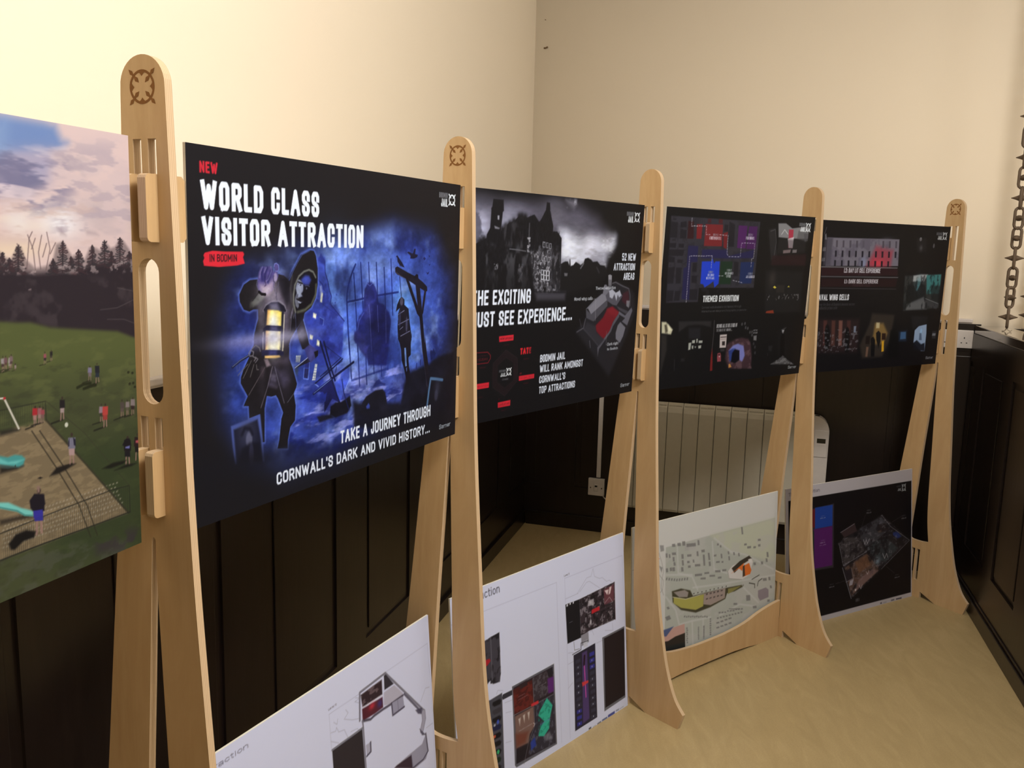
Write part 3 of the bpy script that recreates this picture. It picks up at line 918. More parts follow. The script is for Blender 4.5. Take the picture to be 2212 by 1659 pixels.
('L',[836,175,842,177,846,178],1.9,(58,47,52),0.9,0.5),
('L',[836,177,830,179,826,179],1.9,(55,47,52),0.9,0.5),
('L',[836,177,842,179,847,179],1.9,(59,47,52),0.9,0.5),
('L',[836,178,831,180,828,179],1.9,(57,47,52),0.9,0.5),
('L',[836,178,843,181,848,179],1.9,(60,47,52),0.9,0.5),
('L',[836,180,827,182,822,182],1.9,(58,47,52),0.9,0.5),
('L',[836,180,843,182,849,183],1.9,(51,47,52),0.9,0.5),
('L',[835,182,829,184,824,184],1.9,(57,47,52),0.9,0.5),
('L',[835,182,841,184,845,185],1.9,(52,47,52),0.9,0.5),
('L',[801,183,802,161],2.2,(58,48,52),0.95,0.6),
('L',[802,161,801,163,800,162],1.9,(56,47,52),0.9,0.5),
('L',[802,161,803,163,804,162],1.9,(56,47,52),0.9,0.5),
('L',[802,163,801,165,800,163],1.9,(65,47,52),0.9,0.5),
('L',[802,163,803,165,804,164],1.9,(62,47,52),0.9,0.5),
('L',[802,165,800,167,798,167],1.9,(60,47,52),0.9,0.5),
('L',[802,165,804,167,806,167],1.9,(58,47,52),0.9,0.5),
('L',[802,166,800,168,799,167],1.9,(60,47,52),0.9,0.5),
('L',[802,166,805,168,807,167],1.9,(62,47,52),0.9,0.5),
('L',[802,168,800,170,798,171],1.9,(51,47,52),0.9,0.5),
('L',[802,168,805,170,806,170],1.9,(52,47,52),0.9,0.5),
('L',[802,170,798,172,795,172],1.9,(52,47,52),0.9,0.5),
('L',[802,170,806,172,808,172],1.9,(64,47,52),0.9,0.5),
('L',[802,171,798,173,795,173],1.9,(62,47,52),0.9,0.5),
('L',[802,171,806,173,809,172],1.9,(54,47,52),0.9,0.5),
('L',[802,173,799,175,797,175],1.9,(66,47,52),0.9,0.5),
('L',[802,173,805,175,808,175],1.9,(63,47,52),0.9,0.5),
('L',[802,175,798,177,796,177],1.9,(58,47,52),0.9,0.5),
('L',[802,175,806,177,809,176],1.9,(60,47,52),0.9,0.5),
('L',[801,176,796,178,792,178],1.9,(53,47,52),0.9,0.5),
('L',[801,176,805,179,807,179],1.9,(55,47,52),0.9,0.5),
('L',[801,178,796,180,792,180],1.9,(54,47,52),0.9,0.5),
('L',[801,178,807,180,811,180],1.9,(56,47,52),0.9,0.5),
('L',[801,180,796,182,792,180],1.9,(52,47,52),0.9,0.5),
('L',[801,180,808,182,812,180],1.9,(66,47,52),0.9,0.5),
('L',[801,181,795,183,792,182],1.9,(66,47,52),0.9,0.5),
('L',[801,181,805,183,808,183],1.9,(56,47,52),0.9,0.5),
('N',[543,175,624,173,669,180,719,177,851,172,850,190,542,189],(200,180,178),0.5,0.6,0.8,8,7,4,7),
('L',[661,184,667,145,672,137],1.4,(110,90,92),0.8,0.5),
('L',[674,184,672,158,665,141],1.4,(110,90,92),0.8,0.5),
('L',[682,183,680,162,686,141],1.4,(110,90,92),0.8,0.5),
('L',[690,185,698,158,694,137],1.4,(110,90,92),0.8,0.5),
('L',[670,158,676,145],1.4,(110,90,92),0.8,0.5),
('L',[686,168,693,151],1.4,(110,90,92),0.8,0.5),
('L',[660,171,649,152],1.4,(110,90,92),0.8,0.5),
('L',[698,164,707,150],1.4,(110,90,92),0.8,0.5),
('N',[623,193,850,198,847,278,619,247],(78,68,72),0.5,0.6,0.85,30,30,8,8),
('L',[778,240,809,239,842,229],1.2,(100,92,92),0.5,0.5),
('L',[790,254,821,256,841,263],1.2,(100,92,92),0.5,0.5),
('L',[811,211,843,217],1.2,(100,92,92),0.5,0.5),
('P',[662,208,666,207,666,209,662,209],(150,130,130),0.8,1),
('P',[355,224,619,245,643,248,662,249,693,258,742,264,808,272,843,285,873,297,849,875,322,596],(86,92,54),1,5),
('P',[351,278,614,322,854,335,849,875,322,596],(66,70,48),0.8,50),
('N',[478,235,860,286,846,611,459,482],(104,108,64),0.4,0.5,0.85,30,12,8,9),
('N',[475,277,858,321,837,813,448,623],(56,58,42),0.4,0.5,0.85,24,10,8,10),
('P',[711,417,851,420,859,631,674,568],(52,62,40),0.7,40),
('N',[532,504,845,591,840,691,527,578],(84,84,74),0.5,0.5,0.75,26,14,10,19),
('N',[751,552,845,573,844,601,754,583],(60,54,56),0.9,0.35,0.6,20,16,14,20),
('P',[465,384,610,381,635,378,654,381,679,377,738,446,812,536,817,541,745,540,665,539,600,540,454,533],(122,106,82),1,3),
('N',[465,384,635,378,679,377,812,536,745,540,600,540,454,533],(150,130,100),0.5,0.45,0.7,16,5,4,11),
('P',[605,524,607,524,606,526,604,526],(176,166,150),0.6,1),
('P',[607,519,610,519,609,521,607,521],(176,166,150),0.6,1),
('P',[605,513,608,513,607,515,605,515],(176,166,150),0.6,1),
('P',[608,508,611,508,610,510,608,510],(176,166,150),0.6,1),
('P',[606,502,608,502,608,504,605,504],(176,166,150),0.6,1),
('P',[609,497,611,497,611,499,608,499],(176,166,150),0.6,1),
('P',[607,492,609,491,609,493,606,493],(176,166,150),0.6,1),
('P',[610,524,612,524,612,526,609,526],(176,166,150),0.6,1),
('P',[612,519,615,519,614,521,612,521],(176,166,150),0.6,1),
('P',[610,513,613,513,612,515,610,515],(176,166,150),0.6,1),
('P',[613,508,616,508,615,510,613,510],(176,166,150),0.6,1),
('P',[611,502,614,502,613,504,611,504],(176,166,150),0.6,1),
('P',[614,497,616,497,616,499,613,499],(176,166,150),0.6,1),
('P',[612,492,614,491,614,493,611,493],(176,166,150),0.6,1),
('P',[615,524,617,524,617,526,614,526],(176,166,150),0.6,1),
('P',[618,519,620,519,620,521,617,521],(176,166,150),0.6,1),
('P',[615,513,618,513,617,515,615,515],(176,166,150),0.6,1),
('P',[618,508,621,508,620,510,618,510],(176,166,150),0.6,1),
('P',[616,502,619,502,618,504,616,504],(176,166,150),0.6,1),
('P',[619,497,622,497,621,499,619,499],(176,166,150),0.6,1),
('P',[617,491,619,491,619,493,616,493],(176,166,150),0.6,1),
('P',[620,525,622,525,622,526,619,526],(176,166,150),0.6,1),
('P',[623,519,625,519,625,521,622,521],(176,166,150),0.6,1),
('P',[621,513,623,513,623,515,620,515],(176,166,150),0.6,1),
('P',[623,508,626,508,626,510,623,510],(176,166,150),0.6,1),
('P',[621,502,624,502,623,504,621,504],(176,166,150),0.6,1),
('P',[624,497,627,497,626,499,624,499],(176,166,150),0.6,1),
('P',[622,491,625,491,624,493,622,493],(176,166,150),0.6,1),
('P',[625,525,628,525,627,527,625,527],(176,166,150),0.6,1),
('P',[628,519,631,519,630,521,628,521],(176,166,150),0.6,1),
('P',[626,514,628,513,628,515,625,515],(176,166,150),0.6,1),
('P',[629,508,631,508,631,510,628,510],(176,166,150),0.6,1),
('P',[627,502,629,502,629,504,626,504],(176,166,150),0.6,1),
('P',[629,497,632,497,631,499,629,499],(176,166,150),0.6,1),
('P',[627,491,630,491,629,493,627,493],(176,166,150),0.6,1),
('P',[630,525,633,525,632,527,630,527],(176,166,150),0.6,1),
('P',[633,519,636,519,635,521,633,521],(176,166,150),0.6,1),
('P',[631,514,634,514,633,515,631,516],(176,166,150),0.6,1),
('P',[634,508,637,508,636,510,634,510],(176,166,150),0.6,1),
('P',[632,502,634,502,634,504,631,504],(176,166,150),0.6,1),
('P',[635,497,637,497,637,499,634,499],(176,166,150),0.6,1),
('P',[633,491,635,491,635,493,632,493],(176,166,150),0.6,1),
('P',[636,525,638,525,638,527,635,527],(176,166,150),0.6,1),
('P',[639,519,641,519,641,521,638,521],(176,166,150),0.6,1),
('P',[636,514,639,513,638,515,636,515],(176,166,150),0.6,1),
('P',[639,508,642,508,641,510,639,510],(176,166,150),0.6,1),
('P',[637,502,640,502,639,504,637,504],(176,166,150),0.6,1),
('P',[640,497,643,497,642,499,640,499],(176,166,150),0.6,1),
('P',[638,491,640,491,640,493,637,493],(176,166,150),0.6,1),
('P',[641,525,644,525,643,527,641,527],(176,166,150),0.6,1),
('P',[644,519,647,519,646,521,644,521],(176,166,150),0.6,1),
('P',[642,514,644,514,644,515,641,516],(176,166,150),0.6,1),
('P',[645,508,647,508,647,510,644,510],(176,166,150),0.6,1),
('P',[642,502,645,502,645,504,642,504],(176,166,150),0.6,1),
('P',[645,497,648,496,648,498,645,498],(176,166,150),0.6,1),
('P',[643,491,646,491,645,493,643,493],(176,166,150),0.6,1),
('P',[646,525,649,525,649,527,646,527],(176,166,150),0.6,1),
('P',[649,519,652,519,652,521,649,521],(176,166,150),0.6,1),
('P',[647,514,650,514,649,516,647,516],(176,166,150),0.6,1),
('P',[650,508,653,508,652,510,650,510],(176,166,150),0.6,1),
('P',[648,502,651,502,650,504,647,504],(176,166,150),0.6,1),
('P',[651,497,654,496,653,498,650,499],(176,166,150),0.6,1),
('P',[649,491,651,491,651,493,648,493],(176,166,150),0.6,1),
('P',[652,525,655,525,654,527,651,527],(176,166,150),0.6,1),
('P',[655,519,658,519,657,521,654,521],(176,166,150),0.6,1),
('P',[653,514,655,514,655,515,652,516],(176,166,150),0.6,1),
('P',[656,508,658,508,658,510,655,510],(176,166,150),0.6,1),
('P',[653,502,656,502,655,504,653,504],(176,166,150),0.6,1),
('P',[656,497,659,496,658,498,656,499],(176,166,150),0.6,1),
('P',[654,491,657,491,656,493,654,493],(176,166,150),0.6,1),
('P',[657,525,660,525,660,527,657,527],(176,166,150),0.6,1),
('P',[660,519,663,519,663,521,660,521],(176,166,150),0.6,1),
('P',[658,514,661,514,660,516,658,516],(176,166,150),0.6,1),
('P',[661,508,664,508,663,510,661,510],(176,166,150),0.6,1),
('P',[659,502,662,502,661,504,658,504],(176,166,150),0.6,1),
('P',[662,496,665,496,664,498,661,498],(176,166,150),0.6,1),
('P',[660,491,662,491,662,493,659,493],(176,166,150),0.6,1),
('P',[663,525,666,525,665,527,662,527],(176,166,150),0.6,1),
('P',[666,519,669,519,668,521,666,521],(176,166,150),0.6,1),
('P',[664,514,666,514,666,516,663,516],(176,166,150),0.6,1),
('P',[667,508,669,508,669,510,666,510],(176,166,150),0.6,1),
('P',[664,502,667,502,667,504,664,504],(176,166,150),0.6,1),
('P',[667,496,670,496,670,498,667,498],(176,166,150),0.6,1),
('P',[665,491,668,491,667,493,665,493],(176,166,150),0.6,1),
('P',[669,525,671,525,671,527,668,527],(176,166,150),0.6,1),
('P',[672,520,674,519,674,521,671,522],(176,166,150),0.6,1),
('P',[669,514,672,514,672,516,669,516],(176,166,150),0.6,1),
('P',[672,508,675,508,675,510,672,510],(176,166,150),0.6,1),
('P',[670,502,673,502,672,504,669,504],(176,166,150),0.6,1),
('P',[673,496,676,496,675,498,673,498],(176,166,150),0.6,1),
('P',[671,491,673,490,673,492,670,493],(176,166,150),0.6,1),
('P',[674,525,677,525,677,527,674,527],(176,166,150),0.6,1),
('P',[677,520,680,520,680,522,677,522],(176,166,150),0.6,1),
('P',[675,514,678,514,677,516,674,516],(176,166,150),0.6,1),
('P',[678,508,681,508,680,510,678,510],(176,166,150),0.6,1),
('P',[676,502,678,502,678,504,675,504],(176,166,150),0.6,1),
('P',[679,496,682,496,681,498,678,498],(176,166,150),0.6,1),
('P',[676,491,679,490,679,492,676,493],(176,166,150),0.6,1),
('P',[680,525,683,525,682,527,679,527],(176,166,150),0.6,1),
('P',[683,520,686,520,685,522,683,522],(176,166,150),0.6,1),
('P',[681,514,683,514,683,516,680,516],(176,166,150),0.6,1),
('P',[684,508,687,508,686,510,683,510],(176,166,150),0.6,1),
('P',[681,502,684,502,684,504,681,504],(176,166,150),0.6,1),
('P',[685,496,687,496,687,498,684,498],(176,166,150),0.6,1),
('P',[682,491,685,490,684,492,682,493],(176,166,150),0.6,1),
('P',[686,525,689,525,688,527,685,527],(176,166,150),0.6,1),
('P',[689,520,692,520,691,522,688,522],(176,166,150),0.6,1),
('P',[686,514,689,514,689,516,686,516],(176,166,150),0.6,1),
('P',[690,508,692,508,692,510,689,510],(176,166,150),0.6,1),
('P',[687,502,690,502,689,504,687,504],(176,166,150),0.6,1),
('P',[690,496,693,496,693,498,690,498],(176,166,150),0.6,1),
('P',[688,490,691,490,690,492,687,492],(176,166,150),0.6,1),
('P',[692,526,694,526,694,528,691,528],(176,166,150),0.6,1),
('P',[695,520,698,520,697,522,694,522],(176,166,150),0.6,1),
('P',[692,514,695,514,695,516,692,516],(176,166,150),0.6,1),
('P',[695,508,698,508,698,510,695,510],(176,166,150),0.6,1),
('P',[693,502,696,502,695,504,692,504],(176,166,150),0.6,1),
('P',[696,496,699,496,698,498,696,498],(176,166,150),0.6,1),
('P',[694,490,696,490,696,492,693,492],(176,166,150),0.6,1),
('P',[698,526,700,526,700,528,697,528],(176,166,150),0.6,1),
('P',[701,520,704,520,703,522,700,522],(176,166,150),0.6,1),
('P',[698,514,701,514,700,516,698,516],(176,166,150),0.6,1),
('P',[701,508,704,508,704,510,701,510],(176,166,150),0.6,1),
('P',[699,502,702,502,701,504,698,504],(176,166,150),0.6,1),
('P',[702,496,705,496,704,498,702,498],(176,166,150),0.6,1),
('P',[700,490,702,490,702,492,699,492],(176,166,150),0.6,1),
('P',[703,526,706,526,706,528,703,528],(176,166,150),0.6,1),
('P',[707,520,710,520,709,522,706,522],(176,166,150),0.6,1),
('P',[704,514,707,514,706,516,704,516],(176,166,150),0.6,1),
('P',[707,508,710,508,710,510,707,510],(176,166,150),0.6,1),
('P',[705,502,708,502,707,504,704,504],(176,166,150),0.6,1),
('P',[708,496,711,496,710,498,707,498],(176,166,150),0.6,1),
('P',[705,490,708,490,708,492,705,492],(176,166,150),0.6,1),
('P',[709,526,712,526,712,528,709,528],(176,166,150),0.6,1),
('P',[713,520,716,520,715,522,712,522],(176,166,150),0.6,1),
('P',[710,514,713,514,712,516,710,516],(176,166,150),0.6,1),
('P',[713,508,716,508,716,510,713,510],(176,166,150),0.6,1),
('P',[711,502,714,502,713,504,710,504],(176,166,150),0.6,1),
('P',[714,496,717,496,716,498,713,498],(176,166,150),0.6,1),
('P',[711,490,714,490,714,492,711,492],(176,166,150),0.6,1),
('P',[715,526,718,526,718,528,715,528],(176,166,150),0.6,1),
('P',[719,520,722,520,721,522,718,522],(176,166,150),0.6,1),
('P',[716,514,719,514,719,516,716,516],(176,166,150),0.6,1),
('P',[719,508,722,508,722,510,719,510],(176,166,150),0.6,1),
('P',[717,502,720,502,719,504,716,504],(176,166,150),0.6,1),
('P',[720,496,723,496,722,498,720,498],(176,166,150),0.6,1),
('P',[717,490,720,490,720,492,717,492],(176,166,150),0.6,1),
('P',[722,526,725,526,724,528,721,528],(176,166,150),0.6,1),
('P',[725,520,728,520,727,522,724,522],(176,166,150),0.6,1),
('P',[722,514,725,514,725,516,722,516],(176,166,150),0.6,1),
('P',[726,508,729,508,728,510,725,510],(176,166,150),0.6,1),
('P',[723,502,726,502,725,504,722,504],(176,166,150),0.6,1),
('P',[726,496,729,496,729,498,726,498],(176,166,150),0.6,1),
('P',[724,490,727,490,726,492,723,492],(176,166,150),0.6,1),
('P',[728,526,731,526,730,528,727,528],(176,166,150),0.6,1),
('P',[731,520,734,520,734,522,731,522],(176,166,150),0.6,1),
('P',[728,514,731,514,731,516,728,516],(176,166,150),0.6,1),
('P',[732,508,735,508,734,510,731,510],(176,166,150),0.6,1),
('P',[729,502,732,502,732,504,729,504],(176,166,150),0.6,1),
('P',[732,496,735,496,735,498,732,498],(176,166,150),0.6,1),
('P',[730,490,733,490,732,492,729,492],(176,166,150),0.6,1),
('P',[734,526,737,526,736,528,733,528],(176,166,150),0.6,1),
('P',[737,520,740,520,740,522,737,522],(176,166,150),0.6,1),
('P',[735,514,738,514,737,516,734,516],(176,166,150),0.6,1),
('P',[738,508,741,508,740,510,737,510],(176,166,150),0.6,1),
('P',[735,502,738,502,738,504,735,504],(176,166,150),0.6,1),
('P',[739,496,742,496,741,498,738,498],(176,166,150),0.6,1),
('P',[736,490,739,490,738,492,735,492],(176,166,150),0.6,1),
('P',[740,526,743,526,743,528,740,528],(176,166,150),0.6,1),
('P',[744,520,747,520,746,522,743,522],(176,166,150),0.6,1),
('P',[741,514,744,514,743,516,740,516],(176,166,150),0.6,1),
('P',[744,508,747,508,747,510,744,510],(176,166,150),0.6,1),
('P',[742,502,745,502,744,504,741,504],(176,166,150),0.6,1),
('P',[745,496,748,496,747,498,744,498],(176,166,150),0.6,1),
('P',[742,490,745,490,745,492,742,492],(176,166,150),0.6,1),
('P',[747,526,750,526,749,528,746,528],(176,166,150),0.6,1),
('P',[750,520,753,520,753,522,749,522],(176,166,150),0.6,1),
('P',[747,514,750,514,750,516,747,516],(176,166,150),0.6,1),
('P',[751,508,754,508,753,510,750,510],(176,166,150),0.6,1),
('P',[748,502,751,502,750,504,747,504],(176,166,150),0.6,1),
('P',[751,496,754,496,754,498,751,498],(176,166,150),0.6,1),
('P',[749,489,752,489,751,491,748,492],(176,166,150),0.6,1),
('P',[753,526,756,526,756,529,752,529],(176,166,150),0.6,1),
('P',[757,520,760,520,759,522,756,522],(176,166,150),0.6,1),
('P',[754,514,757,514,756,516,753,516],(176,166,150),0.6,1),
('P',[757,508,760,508,760,510,757,510],(176,166,150),0.6,1),
('P',[754,502,757,502,757,504,754,504],(176,166,150),0.6,1),
('P',[758,495,761,495,760,497,757,498],(176,166,150),0.6,1),
('P',[755,489,758,489,758,491,754,492],(176,166,150),0.6,1),
('P',[760,527,763,527,762,529,759,529],(176,166,150),0.6,1),
('P',[763,520,766,520,766,522,762,522],(176,166,150),0.6,1),
('P',[760,514,763,514,763,516,760,516],(176,166,150),0.6,1),
('P',[764,508,767,508,766,510,763,510],(176,166,150),0.6,1),
('P',[761,502,764,502,763,504,760,504],(176,166,150),0.6,1),
('P',[764,495,767,495,767,497,764,498],(176,166,150),0.6,1),
('P',[761,489,765,489,764,491,761,492],(176,166,150),0.6,1),
('P',[766,527,769,527,769,529,765,529],(176,166,150),0.6,1),
('P',[770,520,773,520,772,523,769,523],(176,166,150),0.6,1),
('P',[767,514,770,514,769,516,766,516],(176,166,150),0.6,1),
('P',[770,508,773,508,773,510,770,510],(176,166,150),0.6,1),
('P',[767,502,771,502,770,504,767,504],(176,166,150),0.6,1),
('P',[771,495,774,495,773,497,770,498],(176,166,150),0.6,1),
('P',[768,489,771,489,771,491,767,491],(176,166,150),0.6,1),
('P',[773,527,776,527,775,529,772,529],(176,166,150),0.6,1),
('P',[776,520,779,520,779,523,776,523],(176,166,150),0.6,1),
('P',[773,514,777,514,776,516,773,516],(176,166,150),0.6,1),
('P',[777,508,780,508,779,510,776,510],(176,166,150),0.6,1),
('P',[774,502,777,502,777,504,773,504],(176,166,150),0.6,1),
('P',[778,495,781,495,780,497,777,497],(176,166,150),0.6,1),
('P',[775,489,778,489,777,491,774,491],(176,166,150),0.6,1),
('P',[779,527,783,527,782,529,779,529],(176,166,150),0.6,1),
('P',[783,521,786,520,786,523,782,523],(176,166,150),0.6,1),
('P',[780,514,783,514,783,516,779,516],(176,166,150),0.6,1),
('P',[784,508,787,508,786,510,783,510],(176,166,150),0.6,1),
('P',[781,502,784,502,783,504,780,504],(176,166,150),0.6,1),
('P',[784,495,787,495,787,497,784,497],(176,166,150),0.6,1),
('P',[781,489,785,489,784,491,781,491],(176,166,150),0.6,1),
('P',[786,527,789,527,789,529,786,529],(176,166,150),0.6,1),
('P',[790,521,793,521,792,523,789,523],(176,166,150),0.6,1),
('P',[787,514,790,514,789,516,786,516],(176,166,150),0.6,1),
('P',[790,508,794,508,793,510,790,510],(176,166,150),0.6,1),
('P',[787,502,791,501,790,504,787,504],(176,166,150),0.6,1),
('P',[791,495,794,495,794,497,790,497],(176,166,150),0.6,1),
('P',[788,489,791,489,791,491,787,491],(176,166,150),0.6,1),
('P',[793,527,796,527,796,529,792,529],(176,166,150),0.6,1),
('P',[797,521,800,521,799,523,796,523],(176,166,150),0.6,1),
('P',[794,514,797,514,796,516,793,516],(176,166,150),0.6,1),
('P',[797,508,801,508,800,510,797,510],(176,166,150),0.6,1),
('P',[794,502,798,501,797,504,794,504],(176,166,150),0.6,1),
('P',[795,489,798,489,798,491,794,491],(176,166,150),0.6,1),
('P',[800,527,803,527,803,529,799,529],(176,166,150),0.6,1),
('P',[803,521,807,521,806,523,803,523],(176,166,150),0.6,1),
('P',[800,514,804,514,803,516,800,517],(176,166,150),0.6,1),
('L',[656,387,690,441,726,504,744,555],1.8,(48,44,36),0.8,0.6),
('L',[668,389,703,444,740,508,756,556],1.8,(48,44,36),0.8,0.6),
('L',[679,377,738,446,817,541],3,(52,50,40),0.8,1),
('L',[460,454,602,506,682,502,786,498,820,500,820,541],1.6,(40,40,36),0.85,0.5),
('L',[458,483,602,503,602,503],1.2,(40,40,36),0.4,0),
('L',[498,535,600,540,665,539,745,540,820,540],2,(40,40,36),0.9,0.5),
('L',[581,540,583,507],0.9,(40,40,36),0.45,0.3),
('L',[584,540,586,507],0.9,(40,40,36),0.45,0.3),
('L',[587,540,589,506],0.9,(40,40,36),0.45,0.3),
('L',[590,540,592,506],0.9,(40,40,36),0.45,0.3),
('L',[593,540,595,506],0.9,(40,40,36),0.45,0.3),
('L',[596,540,598,506],0.9,(40,40,36),0.45,0.3),
('L',[598,540,600,506],0.9,(40,40,36),0.45,0.3),
('L',[601,540,603,506],0.9,(40,40,36),0.45,0.3),
('L',[604,540,606,506],0.9,(40,40,36),0.45,0.3),
('L',[607,540,609,506],0.9,(40,40,36),0.45,0.3),
('L',[610,540,612,506],0.9,(40,40,36),0.45,0.3),
('L',[613,540,615,505],0.9,(40,40,36),0.45,0.3),
('L',[616,540,618,505],0.9,(40,40,36),0.45,0.3),
('L',[619,540,621,505],0.9,(40,40,36),0.45,0.3),
('L',[622,540,624,505],0.9,(40,40,36),0.45,0.3),
('L',[625,540,627,505],0.9,(40,40,36),0.45,0.3),
('L',[628,540,630,505],0.9,(40,40,36),0.45,0.3),
('L',[631,540,633,505],0.9,(40,40,36),0.45,0.3),
('L',[634,540,636,505],0.9,(40,40,36),0.45,0.3),
('L',[637,540,639,505],0.9,(40,40,36),0.45,0.3),
('L',[640,540,642,505],0.9,(40,40,36),0.45,0.3),
('L',[644,540,645,505],0.9,(40,40,36),0.45,0.3),
('L',[647,540,648,504],0.9,(40,40,36),0.45,0.3),
('L',[650,540,651,504],0.9,(40,40,36),0.45,0.3),
('L',[653,540,655,504],0.9,(40,40,36),0.45,0.3),
('L',[656,540,658,504],0.9,(40,40,36),0.45,0.3),
('L',[659,540,661,504],0.9,(40,40,36),0.45,0.3),
('L',[662,540,664,504],0.9,(40,40,36),0.45,0.3),
('L',[666,540,667,504],0.9,(40,40,36),0.45,0.3),
('L',[669,540,671,504],0.9,(40,40,36),0.45,0.3),
('L',[672,540,674,504],0.9,(40,40,36),0.45,0.3),
('L',[675,540,677,503],0.9,(40,40,36),0.45,0.3),
('L',[679,540,680,504],0.9,(40,40,36),0.45,0.3),
('L',[682,540,684,503],0.9,(40,40,36),0.45,0.3),
('L',[685,540,687,503],0.9,(40,40,36),0.45,0.3),
('L',[689,540,690,503],0.9,(40,40,36),0.45,0.3),
('L',[692,540,694,503],0.9,(40,40,36),0.45,0.3),
('L',[696,540,697,503],0.9,(40,40,36),0.45,0.3),
('L',[699,540,701,503],0.9,(40,40,36),0.45,0.3),
('L',[702,540,704,503],0.9,(40,40,36),0.45,0.3),
('L',[706,540,707,503],0.9,(40,40,36),0.45,0.3),
('L',[709,540,711,503],0.9,(40,40,36),0.45,0.3),
('L',[713,540,714,503],0.9,(40,40,36),0.45,0.3),
('L',[716,540,718,503],0.9,(40,40,36),0.45,0.3),
('L',[720,540,721,503],0.9,(40,40,36),0.45,0.3),
('L',[723,540,725,503],0.9,(40,40,36),0.45,0.3),
('L',[727,540,728,503],0.9,(40,40,36),0.45,0.3),
('L',[730,540,732,503],0.9,(40,40,36),0.45,0.3),
('L',[734,540,736,502],0.9,(40,40,36),0.45,0.3),
('L',[738,540,739,503],0.9,(40,40,36),0.45,0.3),
('L',[741,540,743,502],0.9,(40,40,36),0.45,0.3),
('L',[745,540,746,502],0.9,(40,40,36),0.45,0.3),
('L',[749,540,750,502],0.9,(40,40,36),0.45,0.3),
('L',[752,540,754,502],0.9,(40,40,36),0.45,0.3),
('L',[756,540,757,502],0.9,(40,40,36),0.45,0.3),
('L',[760,540,761,502],0.9,(40,40,36),0.45,0.3),
('L',[763,540,765,502],0.9,(40,40,36),0.45,0.3),
('L',[767,540,769,502],0.9,(40,40,36),0.45,0.3),
('L',[771,540,773,502],0.9,(40,40,36),0.45,0.3),
('L',[775,540,776,502],0.9,(40,40,36),0.45,0.3),
('L',[779,540,780,502],0.9,(40,40,36),0.45,0.3),
('L',[783,540,784,502],0.9,(40,40,36),0.45,0.3),
('L',[786,540,788,502],0.9,(40,40,36),0.45,0.3),
('L',[790,540,792,501],0.9,(40,40,36),0.45,0.3),
('L',[794,540,796,502],0.9,(40,40,36),0.45,0.3),
('L',[798,540,800,501],0.9,(40,40,36),0.45,0.3),
('L',[802,540,804,501],0.9,(40,40,36),0.45,0.3),
('L',[806,540,808,501],0.9,(40,40,36),0.45,0.3),
('L',[810,540,812,501],0.9,(40,40,36),0.45,0.3),
('L',[815,540,816,501],0.9,(40,40,36),0.45,0.3),
('L',[612,353,679,352,679,376],1.6,(40,40,36),0.6,0.5),
('L',[680,352,740,405,820,500],1.6,(58,58,44),0.6,0.5),
('L',[612,352,611,373],0.8,(40,40,36),0.35,0.3),
('L',[615,352,614,373],0.8,(40,40,36),0.35,0.3),
('L',[618,352,617,373],0.8,(40,40,36),0.35,0.3),
('L',[622,352,620,373],0.8,(40,40,36),0.35,0.3),
('L',[625,352,623,373],0.8,(40,40,36),0.35,0.3),
('L',[628,352,627,374],0.8,(40,40,36),0.35,0.3),
('L',[631,352,630,374],0.8,(40,40,36),0.35,0.3),
('L',[634,352,633,374],0.8,(40,40,36),0.35,0.3),
('L',[638,352,636,374],0.8,(40,40,36),0.35,0.3),
('L',[641,352,640,374],0.8,(40,40,36),0.35,0.3),
('L',[644,352,643,374],0.8,(40,40,36),0.35,0.3),
('L',[648,352,646,374],0.8,(40,40,36),0.35,0.3),
('L',[651,352,650,374],0.8,(40,40,36),0.35,0.3),
('L',[654,352,653,374],0.8,(40,40,36),0.35,0.3),
('L',[658,352,656,374],0.8,(40,40,36),0.35,0.3),
('L',[661,352,660,375],0.8,(40,40,36),0.35,0.3),
('L',[664,352,663,375],0.8,(40,40,36),0.35,0.3),
('L',[668,352,666,375],0.8,(40,40,36),0.35,0.3),
('L',[671,352,670,375],0.8,(40,40,36),0.35,0.3),
('L',[675,352,673,375],0.8,(40,40,36),0.35,0.3),
('P',[610,378,627,378,639,381,636,383,610,384],(40,38,34),0.9,4),
('L',[595,336,619,339],2.4,(196,190,176),1,0.5),
('L',[619,340,637,380],2.6,(200,194,180),1,0.5),
('G',[619,339],2,2,(170,50,56),1),
('P',[607,423,630,427,641,429,630,431,607,431],(34,30,28),0.9,4),
('P',[573,399,608,409,619,413,629,412,639,415,644,420,641,427,634,429,619,424,608,420,573,409],(72,150,148),1,2),
('P',[573,402,608,412,619,419,632,420,642,421,630,424,615,421,573,406],(110,190,186),0.9,3),
('P',[608,420,619,424,634,429,641,427,641,429,618,427,607,423],(60,84,84),0.9,2),
('P',[603,489,637,492,653,499,622,496,603,495],(40,34,30),0.9,5),
('P',[569,456,605,467,616,470,634,482,652,491,651,497,639,493,628,485,604,474,569,462],(118,196,188),1,2),
('L',[604,473,628,484,639,493,651,497],2,(70,140,136),0.9,0),
('L',[629,427,629,427],0.01,(150,118,108),1,0.3),
('L',[629,427,629,427],0.01,(150,118,108),1,0.3),
('P',[629,426,629,426,629,427,629,427],(0,0,0),1,1),
('P',[629,426,629,426,629,427,629,427],(0,0,0),1,1),
('G',[629,426],0.9,1.1,(60,46,44),1),
('L',[661,381,647,383],1.92,(34,32,28),0.9,1),
('L',[661,368,660,381],1.52,(150,118,108),1,0.3),
('L',[663,368,663,380],1.52,(150,118,108),1,0.3),
('P',[659,366,665,367,664,374,659,373],(160,120,112),1,1),
('P',[659,358,666,359,666,368,658,367],(165,44,52),1,1),
('G',[663,357],1.4,1.8,(60,46,44),1),
('L',[668,379,656,380],1.68,(34,32,28),0.9,1),
